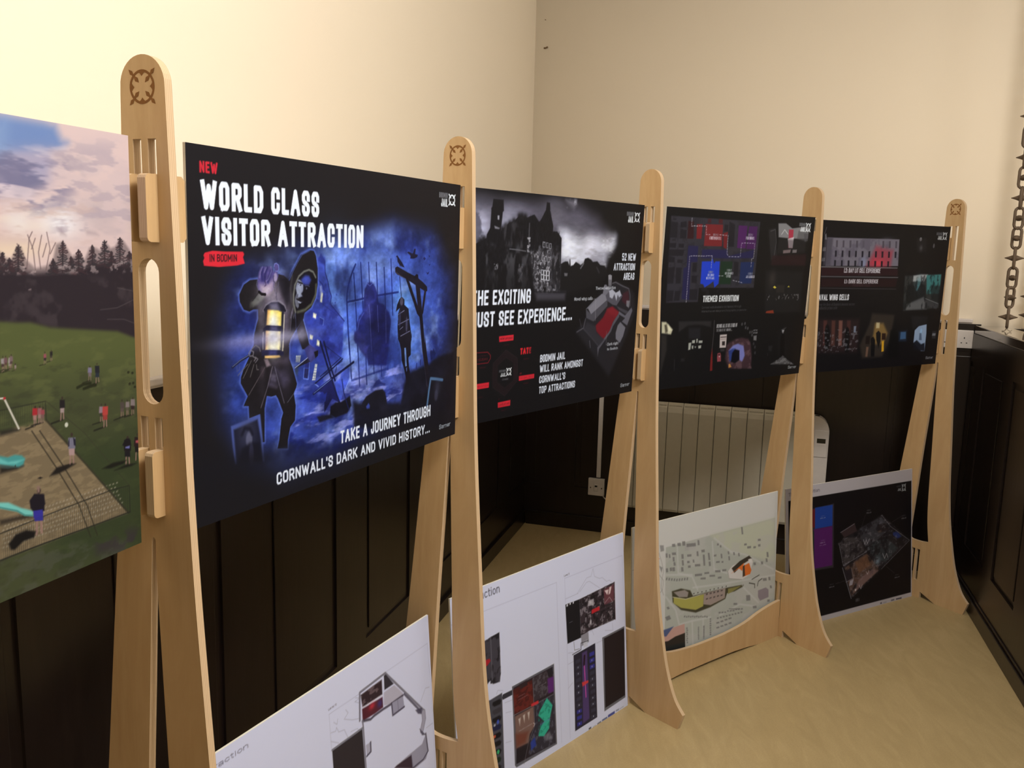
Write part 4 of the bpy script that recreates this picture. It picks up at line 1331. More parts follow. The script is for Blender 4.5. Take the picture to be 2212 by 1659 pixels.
('L',[668,368,667,379],1.33,(150,118,108),1,0.3),
('L',[670,368,670,378],1.33,(150,118,108),1,0.3),
('P',[667,366,672,367,671,373,666,372],(150,118,110),1,1),
('P',[667,359,673,360,672,368,666,367],(150,90,96),1,1),
('G',[670,358],1.2,1.5,(60,46,44),1),
('L',[674,379,662,380],1.44,(34,32,28),0.9,1),
('L',[673,369,672,379],1.14,(150,118,108),1,0.3),
('L',[675,369,675,378],1.14,(150,118,108),1,0.3),
('P',[672,368,676,369,676,373,672,373],(120,84,84),1,1),
('P',[672,362,677,363,677,369,671,368],(150,70,78),1,1),
('G',[675,360],1.0,1.3,(60,46,44),1),
('L',[705,381,687,383],2.22,(34,32,28),0.9,1),
('L',[704,365,702,381],1.76,(150,118,108),1,0.3),
('L',[707,366,707,380],1.76,(150,118,108),1,0.3),
('P',[702,364,709,365,708,372,702,371],(160,140,138),1,1),
('P',[702,354,710,355,710,366,701,365],(38,34,36),1,1),
('G',[706,352],1.6,2.0,(60,46,44),1),
('L',[771,396,756,397],1.68,(34,32,28),0.9,1),
('L',[771,383,770,395],1.33,(150,118,108),1,0.3),
('L',[773,384,774,395],1.33,(150,118,108),1,0.3),
('P',[769,382,775,383,775,389,769,388],(60,60,50),1,1),
('P',[769,374,776,375,776,384,768,383],(140,120,130),1,1),
('G',[773,372],1.2,1.5,(60,46,44),1),
('L',[778,404,758,406],2.28,(34,32,28),0.9,1),
('L',[777,387,776,404],1.8,(150,118,108),1,0.3),
('L',[781,388,781,404],1.8,(150,118,108),1,0.3),
('P',[775,385,783,387,783,395,775,394],(150,60,56),1,1),
('P',[775,375,785,376,784,388,774,387],(176,66,62),1,1),
('G',[780,373],1.6,2.1,(60,46,44),1),
('L',[811,396,795,398],1.68,(34,32,28),0.9,1),
('L',[810,383,809,396],1.33,(150,118,108),1,0.3),
('L',[813,384,813,395],1.33,(150,118,108),1,0.3),
('P',[809,382,815,383,814,389,808,388],(90,76,72),1,1),
('P',[808,374,816,375,816,384,808,383],(80,70,66),1,1),
('G',[812,372],1.2,1.5,(60,46,44),1),
('L',[821,395,807,396],1.5,(34,32,28),0.9,1),
('L',[821,383,820,395],1.19,(150,118,108),1,0.3),
('L',[823,384,823,394],1.19,(150,118,108),1,0.3),
('P',[819,382,825,383,824,389,819,388],(90,84,70),1,1),
('P',[819,375,826,376,826,384,818,383],(130,116,116),1,1),
('G',[822,374],1.1,1.4,(60,46,44),1),
('L',[832,396,815,397],1.68,(34,32,28),0.9,1),
('L',[831,383,830,396],1.33,(150,118,108),1,0.3),
('L',[834,383,834,395],1.33,(150,118,108),1,0.3),
('P',[829,381,836,382,835,389,829,388],(52,38,40),1,1),
('P',[829,373,837,374,837,384,828,382],(130,116,116),1,1),
('G',[833,372],1.2,1.5,(60,46,44),1),
('L',[717,444,692,446],3.0,(34,32,28),0.9,1),
('L',[716,422,714,444],2.38,(150,118,108),1,0.3),
('L',[720,423,720,443],2.38,(150,118,108),1,0.3),
('P',[713,420,723,422,722,433,713,431],(170,140,138),1,1),
('P',[713,407,725,409,724,424,712,422],(118,114,132),1,1),
('G',[719,404],2.1,2.8,(60,46,44),1),
('P',[713,412,715,408,714,419,712,419],(36,34,50),1,1),
('P',[721,408,725,412,725,421,722,419],(36,34,50),1,1),
('P',[680,452,685,448,692,443,707,443,724,445,706,450,693,452],(34,30,28),1,3),
('P',[661,450,665,449,669,451,665,452],(28,24,24),1,1),
('L',[658,493,655,523],3.52,(150,118,108),1,0.3),
('L',[663,494,663,523],3.52,(150,118,108),1,0.3),
('P',[654,489,667,493,666,508,653,505],(52,50,140),1,1),
('P',[654,470,670,474,669,496,652,491],(34,30,40),1,1),
('G',[662,467],3.1,4.1,(60,46,44),1),
('P',[647,476,655,469,669,473,671,487,661,494,651,491,648,486],(32,28,36),1,1.5),
('P',[652,491,666,493,666,501,652,501],(56,52,150),1,1),
('P',[613,523,624,514,640,513,654,519,651,526,635,526,621,533,616,531],(24,22,22),1,3),
('P',[659,460,664,461,663,469,660,469],(140,112,104),1,1.5),
('L',[817,447,815,469],2.28,(150,118,108),1,0.3),
('L',[821,448,822,469],2.28,(150,118,108),1,0.3),
('P',[814,444,824,446,824,458,813,455],(32,30,34),1,1),
('P',[813,430,826,433,826,449,812,446],(32,28,32),1,1),
('G',[820,428],2.0,2.6,(60,46,44),1),
('P',[809,437,817,429,824,430,827,441,817,443],(30,27,31),1,1),
('P',[815,441,824,441,823,445,815,443],(110,112,170),1,1),
('P',[769,463,790,459,816,461,810,465,785,466],(30,30,26),1,2),
('P',[792,471,815,467,836,470,826,472],(30,30,26),1,2),
('L',[837,445,835,465],1.99,(150,118,108),1,0.3),
('L',[841,446,842,464],1.99,(150,118,108),1,0.3),
('P',[834,443,844,445,843,455,834,453],(30,28,30),1,1),
('P',[834,430,845,433,845,447,832,444],(44,30,34),1,1),
('G',[840,428],1.8,2.3,(60,46,44),1),
('P',[836,436,842,436,842,441,836,439],(170,80,86),1,1),
('G',[711,389],3,3.4,(206,204,188),1),
('L',[619,306,609,308],1.14,(34,32,28),0.9,1),
('L',[619,296,618,306],0.9,(150,118,108),1,0.3),
('L',[620,296,620,305],0.9,(150,118,108),1,0.3),
('P',[618,296,621,296,621,300,617,300],(70,50,52),1,1),
('P',[617,290,622,290,622,297,617,296],(150,140,140),1,1),
('G',[620,288],0.9,1.1,(60,46,44),1),
('L',[623,303,614,305],0.96,(34,32,28),0.9,1),
('L',[623,295,622,303],0.76,(150,118,108),1,0.3),
('L',[624,295,624,303],0.76,(150,118,108),1,0.3),
('P',[622,294,625,295,625,299,622,298],(90,60,60),1,1),
('P',[622,289,626,290,626,296,621,295],(110,80,84),1,1),
('G',[624,288],0.9,1.1,(60,46,44),1),
('L',[629,305,619,307],1.08,(34,32,28),0.9,1),
('L',[629,296,628,305],0.85,(150,118,108),1,0.3),
('L',[630,297,630,305],0.85,(150,118,108),1,0.3),
('P',[628,295,631,296,631,300,627,300],(150,140,136),1,1),
('P',[628,290,632,290,632,297,627,296],(160,150,146),1,1),
('G',[630,289],0.9,1.1,(60,46,44),1),
('L',[631,303,622,305],1.02,(34,32,28),0.9,1),
('L',[631,295,630,303],0.81,(150,118,108),1,0.3),
('L',[632,295,632,303],0.81,(150,118,108),1,0.3),
('P',[630,294,633,294,633,298,629,298],(80,60,62),1,1),
('P',[630,288,634,289,634,295,629,294],(120,100,100),1,1),
('G',[632,287],0.9,1.1,(60,46,44),1),
('L',[637,306,632,307],0.48,(34,32,28),0.9,1),
('L',[636,302,636,306],0.38,(150,118,108),1,0.3),
('L',[637,302,637,306],0.38,(150,118,108),1,0.3),
('P',[636,302,638,302,638,304,636,304],(150,130,130),1,1),
('P',[636,299,638,300,638,303,636,302],(150,130,130),1,1),
('G',[637,299],0.9,1.1,(60,46,44),1),
('L',[682,304,673,305],0.9,(34,32,28),0.9,1),
('L',[681,296,680,304],0.71,(150,118,108),1,0.3),
('L',[683,296,683,303],0.71,(150,118,108),1,0.3),
('P',[680,295,684,296,683,300,680,299],(48,40,44),1,1),
('P',[680,291,684,291,684,296,680,296],(150,80,92),1,1),
('G',[682,289],0.9,1.1,(60,46,44),1),
('L',[691,301,684,302],0.78,(34,32,28),0.9,1),
('L',[691,294,691,301],0.62,(150,118,108),1,0.3),
('L',[692,294,693,300],0.62,(150,118,108),1,0.3),
('P',[690,293,693,293,693,297,690,297],(60,52,50),1,1),
('P',[690,289,694,289,694,294,690,294],(40,36,38),1,1),
('G',[692,288],0.9,1.1,(60,46,44),1),
('L',[754,335,741,337],1.14,(34,32,28),0.9,1),
('L',[753,325,752,335],0.9,(150,118,108),1,0.3),
('L',[756,325,756,335],0.9,(150,118,108),1,0.3),
('P',[752,324,757,324,757,330,752,329],(110,96,100),1,1),
('P',[752,317,758,318,758,325,751,324],(120,112,140),1,1),
('G',[755,316],0.9,1.1,(60,46,44),1),
('L',[767,340,750,343],1.5,(34,32,28),0.9,1),
('L',[766,326,765,340],1.19,(150,118,108),1,0.3),
('L',[769,327,770,339],1.19,(150,118,108),1,0.3),
('P',[765,325,771,326,771,333,764,332],(44,50,60),1,1),
('P',[764,316,772,317,772,327,764,326],(40,40,46),1,1),
('G',[768,314],1.1,1.4,(60,46,44),1),
('L',[732,342,743,339,755,339],4,(38,40,26),0.9,1),
('L',[743,345,758,343,764,343],4,(38,40,26),0.9,1),
('G',[826,333],2.6,2,(40,40,28),0.9),
('G',[834,335],2.6,2,(40,40,28),0.9),
('G',[835,350],2.6,2,(40,40,28),0.9),
('G',[828,350],2.6,2,(40,40,28),0.9),
('G',[838,356],2.6,2,(40,40,28),0.9)],
    'poster1': [('F',(27,25,29)),
('P',[155,202,251,161,415,149,560,114,710,126,793,214,806,323,773,429,672,491,482,531,357,553,221,542,127,489,85,426,74,348,84,274,106,231],(42,58,140),0.95,75),
('P',[316,159,415,136,560,114,710,141,765,235,738,339,660,416,531,401,386,384,315,290],(62,86,178),0.85,60),
('G',[364,223],60,80,(100,135,215),0.85),
('G',[502,185],70,40,(120,145,210),0.7),
('G',[603,259],45,40,(110,165,235),0.8),
('G',[619,340],60,80,(95,135,220),0.8),
('G',[432,353],60,60,(90,125,220),0.7),
('G',[417,416],90,45,(125,130,205),0.75),
('G',[223,432],45,90,(75,100,200),0.8),
('G',[329,449],90,40,(70,85,180),0.6),
('G',[118,392],40,80,(50,75,165),0.6),
('G',[603,440],60,30,(120,130,205),0.6),
('G',[138,217],50,40,(50,65,150),0.6),
('N',[91,200,251,155,415,136,560,105,730,130,780,321,700,421,515,448,357,544,150,510,76,386],(150,175,235),0.55,0.5,0.85,70,55,40,3),
('N',[91,200,251,155,415,136,560,105,751,130,802,322,721,455,515,497,357,563,127,505,65,385],(18,24,75),0.6,0.52,0.85,60,80,40,8),
('N',[223,407,357,390,584,397,661,468,482,492,329,520,247,504],(150,155,225),0.7,0.5,0.75,60,16,15,5),
('N',[223,407,357,408,585,438,662,490,482,521,328,547,197,520],(22,32,110),0.75,0.5,0.8,55,18,20,11),
('P',[308,167,331,167,330,181,332,195,340,212,345,229,351,240,347,248,347,254,391,289,388,295,385,348,375,373,315,367,284,322,259,300,275,271,304,242,309,212],(52,66,165),0.75,3),
('N',[308,171,331,171,351,240,391,289,385,348,315,367,275,271],(30,36,110),0.6,0.45,0.8,25,25,6,21),
('L',[331,175,332,195,340,212,345,229,351,240,347,254,391,289],2.5,(30,38,110),0.9,0),
('L',[312,209,324,217,329,228],3,(35,45,120),0.8,0),
('L',[304,242,329,256,368,276],2,(35,45,120),0.6,0),
('P',[316,220,321,219,325,234,322,250,317,247],(150,160,215),0.8,3),
('P',[321,232,325,234,322,250,317,249],(225,222,190),0.95,2),
('P',[297,268,306,271,304,279,296,276],(225,222,190),0.95,2),
('P',[287,307,296,310,294,317,286,315],(225,222,190),0.95,2),
('P',[308,318,316,322,314,331,306,328],(225,222,190),0.95,2),
('P',[316,277,328,282,325,293,315,289],(32,40,120),0.7,2),
('L',[316,277,328,282,325,293],1.5,(120,145,225),0.6,0),
('P',[319,160,332,173,331,183,315,175,311,173],(40,50,130),0.8,2),
('P',[248,342,261,343,258,355,247,353],(215,220,205),0.95,1.5),
('P',[245,361,255,361,252,378,243,376],(60,75,110),0.9,2),
('P',[302,363,308,364,302,393,293,392],(225,225,205),0.95,1.5),
('P',[272,368,284,370,279,387,269,384],(34,36,80),0.95,1),
('L',[294,389,305,391],1.2,(70,85,150),0.8,0),
('L',[296,384,306,386],1.2,(70,85,150),0.8,0),
('L',[297,379,307,381],1.2,(70,85,150),0.8,0),
('L',[298,374,308,376],1.2,(70,85,150),0.8,0),
('L',[299,369,310,371],1.2,(70,85,150),0.8,0),
('L',[247,345,260,346],1.2,(70,85,150),0.8,0),
('L',[247,348,260,349],1.2,(70,85,150),0.8,0),
('L',[247,351,260,353],1.2,(70,85,150),0.8,0),
('L',[252,342,250,354],1.2,(70,85,150),0.8,0),
('L',[256,343,254,355],1.2,(70,85,150),0.8,0),
('L',[304,365,298,393],1.2,(70,85,150),0.8,0),
('P',[274,357,285,359,284,368,273,366],(38,42,110),0.9,1),
('L',[270,367,268,386,282,389,286,358],2,(105,130,220),0.7,0),
('L',[427,181,417,195,410,208,404,221,400,235,399,250,401,278,404,311,409,355],4.5,(26,38,108),0.9,0.5),
('L',[407,332,410,360,415,404],4,(26,38,108),0.85,1),
('L',[421,198,426,240,430,280,433,313,436,353],3.6,(26,38,108),0.9,0.5),
('L',[444,178,448,217,452,259,454,281],3.6,(26,38,108),0.9,0.5),
('L',[471,178,475,227,479,283,484,358],3.6,(26,38,108),0.9,0.5),
('L',[498,178,502,227,506,273,509,330],3.6,(26,38,108),0.9,0.5),
('L',[526,188,530,235,534,286,536,363],3.6,(26,38,108),0.9,0.5),
('L',[551,171,556,229,560,287],3.6,(26,38,108),0.9,0.5),
('L',[436,346,441,402,443,423],3.6,(26,38,108),0.8,1),
('L',[463,348,466,405,468,423],3.6,(26,38,108),0.8,1),
('L',[489,351,493,403],3.6,(26,38,108),0.8,1),
('L',[516,353,521,412],3.6,(26,38,108),0.8,1),
('L',[544,367,544,401],3.6,(26,38,108),0.8,1),
('L',[401,253,429,251,467,247,506,244,580,240],4.2,(26,38,108),0.9,0.6),
('L',[416,408,446,406,495,402,544,399],4,(26,38,108),0.75,2),
('L',[407,255,448,252,502,248],1.5,(120,150,225),0.5,0),
('P',[456,244,458,230,468,218,480,216,491,221,501,237,506,258,516,261,528,264,535,274,547,281,554,299,545,357,539,391,472,384,460,337,429,335,424,328,425,315,435,311,430,300,440,283,455,273],(27,31,94),0.9,4),
('P',[424,312,433,310,454,319,464,327,468,345,470,372,456,362,441,347,429,335,423,329],(48,52,125),0.85,5),
('P',[440,342,451,339,472,345,469,351,461,357,449,355,444,348],(60,66,150),0.8,4),
('G',[493,289],22,50,(20,22,64),0.75),
('P',[456,248,462,233,472,223,484,221,494,229,499,243,496,256,476,260,459,258],(40,46,120),0.7,4),
('P',[463,248,468,233,480,228,491,236,493,250,478,256],(24,28,82),0.85,5),
('L',[466,219,476,224,488,218,492,224],1.5,(110,130,215),0.5,1),
('L',[455,277,440,291,435,308],3,(90,110,200),0.5,2),
('G',[471,271],14,30,(70,75,150),0.5),
('G',[523,320],20,50,(20,22,70),0.6),
('L',[473,262,477,282,484,357],1.3,(110,120,200),0.6,0),
('L',[503,264,508,319],1.3,(110,120,200),0.6,0),
('L',[534,274,536,344],1.3,(110,120,200),0.6,0),
('P',[595,480,608,443,625,419,643,414,662,412,688,410,715,407,732,399,755,394,827,390,835,578,482,516,423,505,423,454,481,461],(21,21,33),0.95,9),
('P',[715,380,719,376,727,378,729,372,742,386,737,397,720,399],(26,34,90),0.9,2),
('L',[657,413,659,401],4,(34,40,105),0.9,1),
('L',[674,405,675,395],4,(34,40,105),0.9,1),
('P',[443,481,452,458,466,447,499,439,525,440,535,449,541,469,550,503],(25,25,38),1,3),
('P',[466,468,474,462,479,468,478,474,468,473],(60,78,170),0.9,2),
('P',[489,431,500,420,511,417,522,426,536,430,533,433,516,429],(34,42,105),0.95,2),
('P',[553,433,559,431,565,433,561,437],(55,65,150),0.8,2),
('P',[362,402,378,390,382,389,411,379,409,404,399,419,390,426,378,445,367,431],(62,82,190),0.85,3),
('L',[411,379,409,403,393,425],2,(130,155,230),0.8,1),
('P',[371,394,381,390,379,399,364,404],(140,150,205),0.7,4),
('P',[298,417,321,410,350,399,367,426,376,447,353,435,329,458,332,439,337,421,329,423,324,418,317,418,316,416,306,417],(26,29,80),1,1),
('P',[304,399,324,391,326,399,312,407],(40,52,140),0.9,2),
('L',[301,400,311,406],2,(140,165,235),0.7,0),
('L',[317,323,339,371,350,394,367,430,376,446],5,(20,24,62),1,0.5),
('L',[328,324,346,368,362,401],4.5,(20,24,62),1,0.5),
('L',[302,399,344,382,386,362],3,(20,24,62),1,0.5),
('L',[297,418,353,396,422,372],5,(20,24,62),1,0.5),
('L',[317,388,381,359],2,(20,24,62),1,0.5),
('L',[326,385,385,366],1.5,(20,24,62),1,0.5),
('L',[333,332,383,361],1,(20,24,62),1,0.5),
('L',[298,417,350,397],1.3,(130,155,230),0.7,0),
('L',[364,389,367,375,357,396],1.5,(20,24,62),0.8,0),
('P',[348,450,364,444,381,446,410,438,415,458,401,471,364,474,346,466],(21,21,34),1,3),
('L',[384,402,390,429,407,465],3,(30,36,90),0.9,0),
('P',[376,423,383,422,386,429,383,439,376,434],(70,90,185),0.8,2),
('P',[329,438,355,434,329,458],(24,26,66),1,1),
('P',[307,463,326,463,350,466,357,473,315,475],(24,25,42),1,4),
('P',[567,189,576,186,616,199,655,210,681,222,698,232,699,242,689,242,646,226,605,211,575,203,568,198],(27,24,38),1,0),
('P',[644,208,652,203,659,205,662,219,668,236,677,278,682,305,692,357,692,341,701,378,715,432,720,466,705,464,695,418,682,375,674,334,678,355,669,304,659,273,652,241,648,224],(27,24,38),1,0),
('P',[608,211,623,218,660,274,669,299,657,290,641,263,627,242],(27,24,38),1,0),
('P',[686,241,695,241,683,290,677,296,678,276],(27,24,38),1,0),
('L',[571,198,588,206,605,211],2,(70,62,70),0.8,0),
('L',[675,335,682,373,695,418,705,458],1.5,(75,70,95),0.7,1),
('L',[585,208,589,229,593,253],2.6,(24,26,60),0.9,0),
('P',[585,255,592,251,598,252,605,257,605,268,622,277,626,301,632,325,637,340,635,349,637,332,633,356,634,378,624,384,627,404,631,415,630,422,628,442,618,443,614,425,607,407,597,387,594,364,588,349,581,339,582,327,581,335,579,314,581,296,580,287,587,274,572,281,576,267],(24,22,34),1,0.5),
('P',[607,361,613,361,616,381,618,402,612,402,609,380],(110,145,215),0.95,1),
('P',[615,405,619,405,619,413,617,414],(95,120,200),0.9,1),
('L',[580,288,605,280],1.6,(130,130,165),0.8,0),
('L',[582,309,623,300],1.6,(130,130,165),0.8,0),
('L',[588,320,600,315],1.6,(130,130,165),0.8,0),
('L',[592,334,628,326],1.6,(130,130,165),0.8,0),
('G',[594,260],7,9,(95,90,110),0.7),
('G',[587,296],5,20,(60,60,95),0.6),
('G',[615,311],4,18,(75,75,105),0.6),
('P',[570,165,575,163,580,167,596,180,604,189,594,187,585,184,576,176,575,169],(27,26,50),1,0),
('L',[585,184,587,187],1.2,(27,26,50),1,0),
('P',[613,157,619,155,633,159,637,158,641,149,648,149,645,160,657,162,653,167,641,170,626,170,627,164],(27,26,50),1,0),
('P',[679,169,685,166,691,170,684,174],(32,38,95),0.95,1),
('P',[703,183,711,182,707,186],(32,38,95),0.95,1),
('P',[693,199,699,201,708,198,702,204,697,205],(32,38,95),0.95,1),
('P',[702,162,709,164,704,168],(32,38,95),0.95,1),
('P',[364,235,369,238,365,239],(40,52,140),0.95,1),
('P',[377,231,381,233,378,235],(40,52,140),0.95,1),
('P',[360,252,365,251,363,254],(40,52,140),0.95,1),
('P',[379,245,383,246,380,247],(40,52,140),0.95,1),
('M',[71,171,251,155,577,104,836,107,858,553,482,550,149,526,54,421],0.4,40,26,30,41),
('L',[229,207,237,194,251,177,263,163,287,155,299,156,305,165,310,188,310,217,304,241,291,258,272,267,268,279,248,295,233,311,228,325,230,315,229,345,239,364,250,393,248,399,241,409,246,432,244,459,231,469,224,491,223,507,196,502,201,487,207,450,212,440,198,412,193,406,182,407,170,404,164,425,164,441,163,484,156,483,152,433,126,436,125,415,113,413,123,398,107,374,108,364,114,352,127,334,135,319,139,314,139,301,139,315,141,295,147,279,151,270,151,254,139,254,130,257,117,253,108,240,107,228,118,212,133,205,150,204,171,209,193,200,202,196,217,199,229,207],5,(95,120,215),0.75,3),
('P',[229,207,237,194,251,177,263,163,287,155,299,156,305,165,310,188,310,217,304,241,291,258,272,267,268,279,248,295,233,311,228,325,230,315,229,345,239,364,250,393,248,399,241,409,246,432,244,459,231,469,224,491,223,507,196,502,201,487,207,450,212,440,198,412,193,406,182,407,170,404,164,425,164,441,163,484,156,483,152,433,126,436,125,415,113,413,123,398,107,374,108,364,114,352,127,334,135,319,139,314,139,301,139,315,141,295,147,279,151,270,151,254,139,254,130,257,117,253,108,240,107,228,118,212,133,205,150,204,171,209,193,200,202,196,217,199],(28,25,30),1,0.6),
('G',[192,237],38,34,(150,138,158),0.8),
('G',[216,249],16,34,(120,108,128),0.7),
('G',[158,266],10,40,(120,110,128),0.5),
('G',[220,291],14,40,(105,95,115),0.6),
('P',[204,198,229,207,232,243,224,253,208,227,202,210],(26,24,34),0.75,8),
('G',[225,215],14,30,(22,20,28),0.8),
('L',[200,210,198,227,196,237,199,243],1.5,(60,55,70),0.7,1),
('L',[234,273,240,257,239,265],2,(170,160,180),0.5,2),
('L',[237,263,234,286,232,299],1.5,(120,115,140),0.6,1),
('P',[249,263,271,268,267,280,248,295,233,299,237,276],(22,20,28),0.9,4),
('L',[247,265,248,293],1.5,(90,95,150),0.5,1),
('L',[240,267,242,275,245,266,247,275],1.3,(110,110,130),0.6,0),
('P',[268,278,281,310,285,323,286,320,287,326,272,333,265,332,257,315,258,321,250,295],(30,27,36),1,0.8),
('G',[265,300],10,20,(105,100,125),0.6),
('L',[269,279,281,308,285,322,287,325],2,(110,135,220),0.8,1),
('P',[271,332,286,325,300,332,308,338,303,352,289,359,281,351],(55,55,115),1,2),
('P',[281,349,288,357,243,365],(26,25,40),1,0),
('L',[280,349,244,364],1.3,(190,195,220),0.9,0),
('P',[298,340,311,338,310,348,303,352],(22,20,26),1,0),
('G',[289,342],9,14,(85,85,150),0.7),
('P',[268,194,283,190,299,195,306,208,305,229,293,251,274,261,250,264,245,250,246,222,255,205],(19,17,24),1,2),
('L',[247,264,242,248,242,233,246,216,257,201,271,193,285,190,297,194,304,204],3,(140,142,132),0.85,2),
('L',[305,217,304,235,292,252,274,261,253,264],4,(120,122,100),0.75,3),
('L',[239,200,234,222,236,243,244,260],2.5,(90,88,88),0.6,3),
('L',[231,207,241,192,253,177,266,163,287,156],1.6,(85,110,200),0.7,1.5),
('P',[263,207,275,200,285,201,291,208,285,217,273,216,266,214],(52,62,148),0.9,4),
('G',[275,208],10,8,(75,90,190),0.6),
('P',[255,207,259,207,266,212,269,216,269,223,268,228,263,232,267,237,262,238,255,239,252,241,262,245,268,245,261,249,255,249,256,254,253,257,248,252,246,244,248,236,251,230,248,222,250,216],(140,146,172),0.95,2),
('P',[246,238,251,236,255,240,256,251,254,256,248,253],(105,105,118),0.9,4),
('L',[255,211,259,212,266,214],3,(22,20,30),0.95,0),
('P',[254,215,259,214,264,217,259,218],(24,22,34),0.95,1),
('G',[258,216],2.2,1.8,(165,170,195),0.9),
('L',[269,216,270,225,266,234,268,237,261,239],1.6,(28,26,40),0.8,0),
('L',[251,241,261,245,267,245],3.2,(24,20,28),0.95,0),
('L',[255,246,261,248],1.6,(175,180,200),0.9,0),
('L',[274,218,281,218,286,220],1.6,(85,88,120),0.7,0),
('G',[278,223],2,2,(110,110,130),0.7),
('G',[257,227],6,10,(170,176,198),0.6),
('P',[251,232,255,233,253,238,250,238],(60,58,72),0.7,2),
('P',[141,237,154,227,162,230,171,230,165,237,151,246,139,249,136,243],(112,112,110),0.8,4),
('P',[132,242,144,236,141,249,132,250],(85,85,82),0.6,5),
('L',[138,239,153,226],2,(30,28,30),0.8,1),
('P',[154,246,165,238,161,250,149,254],(75,75,78),0.6,5),
('L',[151,205,148,213,152,221,156,227],1.5,(110,118,160),0.6,1),
('P',[151,205,154,192,159,184,167,183,173,184,181,182,187,186,190,192,195,191,192,183,193,179,198,178,203,181,204,188,200,193,203,199,199,206,194,208,190,219,186,225,172,230,162,229,154,224,150,215],(84,74,132),1,1.5),
('P',[155,213,171,215,187,206,191,210,190,220,183,226,171,230,160,228],(168,148,172),0.85,8),
('G',[171,224],16,10,(205,188,198),0.7),
('G',[195,202],5,8,(175,160,190),0.8),
('L',[164,186,161,195,162,205],5,(34,32,88),0.85,3),
('L',[174,186,169,196,168,206],5,(34,32,88),0.85,3),
('L',[185,189,180,199,176,209],5,(34,32,88),0.85,3),
('L',[163,184,158,192,156,201],2,(150,142,185),0.6,1.5),
('L',[172,185,167,193],2,(150,142,185),0.6,1.5),
('L',[184,184,185,191,177,205,171,208],2,(150,142,185),0.6,1.5),
('L',[169,207,171,214,168,216],2,(60,45,80),0.8,1),
('L',[192,183,193,179,198,178,203,181,204,188,200,192,196,191],1.5,(120,130,205),0.9,0),
('L',[191,199,190,208,193,210],1.5,(60,55,80),0.8,0),
('L',[154,225,160,229,169,230],5,(22,18,24),1,0),
('L',[191,210,190,218,196,220,202,216,203,210],1.3,(90,85,110),0.8,0),
('L',[191,220,199,237,200,243],1.3,(90,85,110),0.7,0),
('L',[164,257,171,248,189,242,205,243,219,252,222,261],3,(140,135,150),0.7,2),
('P',[164,256,171,249,183,244,202,244,216,251,222,260,221,262,208,261,177,256,167,259],(30,28,44),1,1),
('P',[178,246,199,245,203,252,205,259,183,256],(125,118,150),0.7,8),
('P',[168,257,216,262,213,293,210,323,211,307,208,338,164,334,166,303,163,319,166,290],(30,28,42),1,1),
('P',[175,257,186,257,202,259,210,262,208,286,172,282],(248,220,96),1,2),
('P',[175,257,180,257,176,282,172,282],(205,120,60),0.75,6),
('G',[189,277],13,17,(255,255,248),0.95),
('P',[170,292,207,295,206,323,206,307,204,327,168,324,173,304,169,319],(248,222,130),1,2),
('P',[170,292,176,292,173,320,172,314,170,324,168,324],(214,130,70),0.7,6),
('G',[188,303],14,28,(255,255,248),0.95),
('G',[191,320],16,18,(255,252,225),0.8),
('P',[163,287,172,282,208,286,218,292,217,296,207,295,170,291,163,293],(32,30,50),1,1),
('P',[182,284,198,285,198,294,182,292],(95,92,135),0.7,8),
('P',[158,325,168,324,205,328,215,332,214,339,204,337,166,333,158,334],(34,33,60),1,1),
('P',[177,325,196,327,196,336,177,334],(70,72,130),0.8,8),
('P',[166,334,203,337,206,340,194,341,166,338],(236,192,120),1,1.5),
('L',[217,267,213,324,213,313,212,329],2.4,(235,225,200),0.8,1),
('L',[163,294,162,319,161,303,162,322],2,(225,215,205),0.6,1),
('G',[150,304],95,11,(185,180,215),0.5),
('G',[240,306],60,10,(190,185,215),0.55),
('G',[131,310],60,14,(130,125,190),0.4),
('P',[164,340,173,340,181,352,170,354],(140,122,132),0.9,3),
('P',[181,342,205,342,229,340,229,354,198,353,183,352],(90,80,98),0.6,10),
('P',[158,353,167,353,161,370,155,370],(95,78,88),0.7,6),
('P',[192,356,214,368,229,383,214,394,204,382],(88,80,108),0.6,12),
('P',[183,360,192,361,198,388,176,387],(70,64,86),0.7,10),
('L',[182,370,192,372],4,(135,125,145),0.5,4),
('L',[182,376,192,379],4,(125,115,140),0.45,4),
('L',[179,385,195,392],5,(110,100,128),0.4,5),
('L',[166,354,146,375,126,396],1.6,(120,108,112),0.7,1),
('L',[185,355,173,387,155,422],1.8,(125,115,130),0.75,1),
('L',[191,356,203,391,215,423],1.8,(115,108,128),0.7,1),
('L',[224,423,242,409],1.4,(110,110,125),0.7,1),
('G',[159,376],10,40,(50,44,52),0.6),
('G',[222,378],14,30,(70,64,88),0.5),
('L',[127,330,108,336,89,345],4.5,(30,32,58),1,0),
('L',[127,329,108,335,89,344],1.2,(120,130,175),0.8,0),
('L',[99,343,99,353,104,351,105,342],1.6,(75,80,120),0.8,0),
('L',[133,339,113,366],1.6,(110,104,104),0.75,0),
('L',[139,346,130,366],1.6,(110,104,104),0.75,0),
('L',[125,344,101,360],1.6,(110,104,104),0.75,0),
('L',[145,347,146,355,150,356],1.6,(110,104,104),0.75,0),
('L',[127,326,132,321,139,325,137,331,130,331,127,326],2,(120,114,122),0.8,0),
('L',[135,319,144,314,153,319,155,325],2,(120,114,122),0.8,0),
('L',[137,332,144,336,140,340],2,(120,114,122),0.8,0),
('L',[143,334,149,338,143,343],2,(120,114,122),0.8,0),
('M',[71,171,251,155,577,104,836,107,858,553,482,550,149,526,54,421],0.14,9,6,30,42),
('P',[83,442,153,434,158,473,162,518,91,508,86,474],(82,98,172),0.85,3),
('P',[89,449,146,441,154,477,157,517,95,509,91,476],(24,24,40),0.95,4),
('G',[120,461],22,30,(70,72,98),0.6),
('G',[125,472],8,14,(120,120,150),0.6),
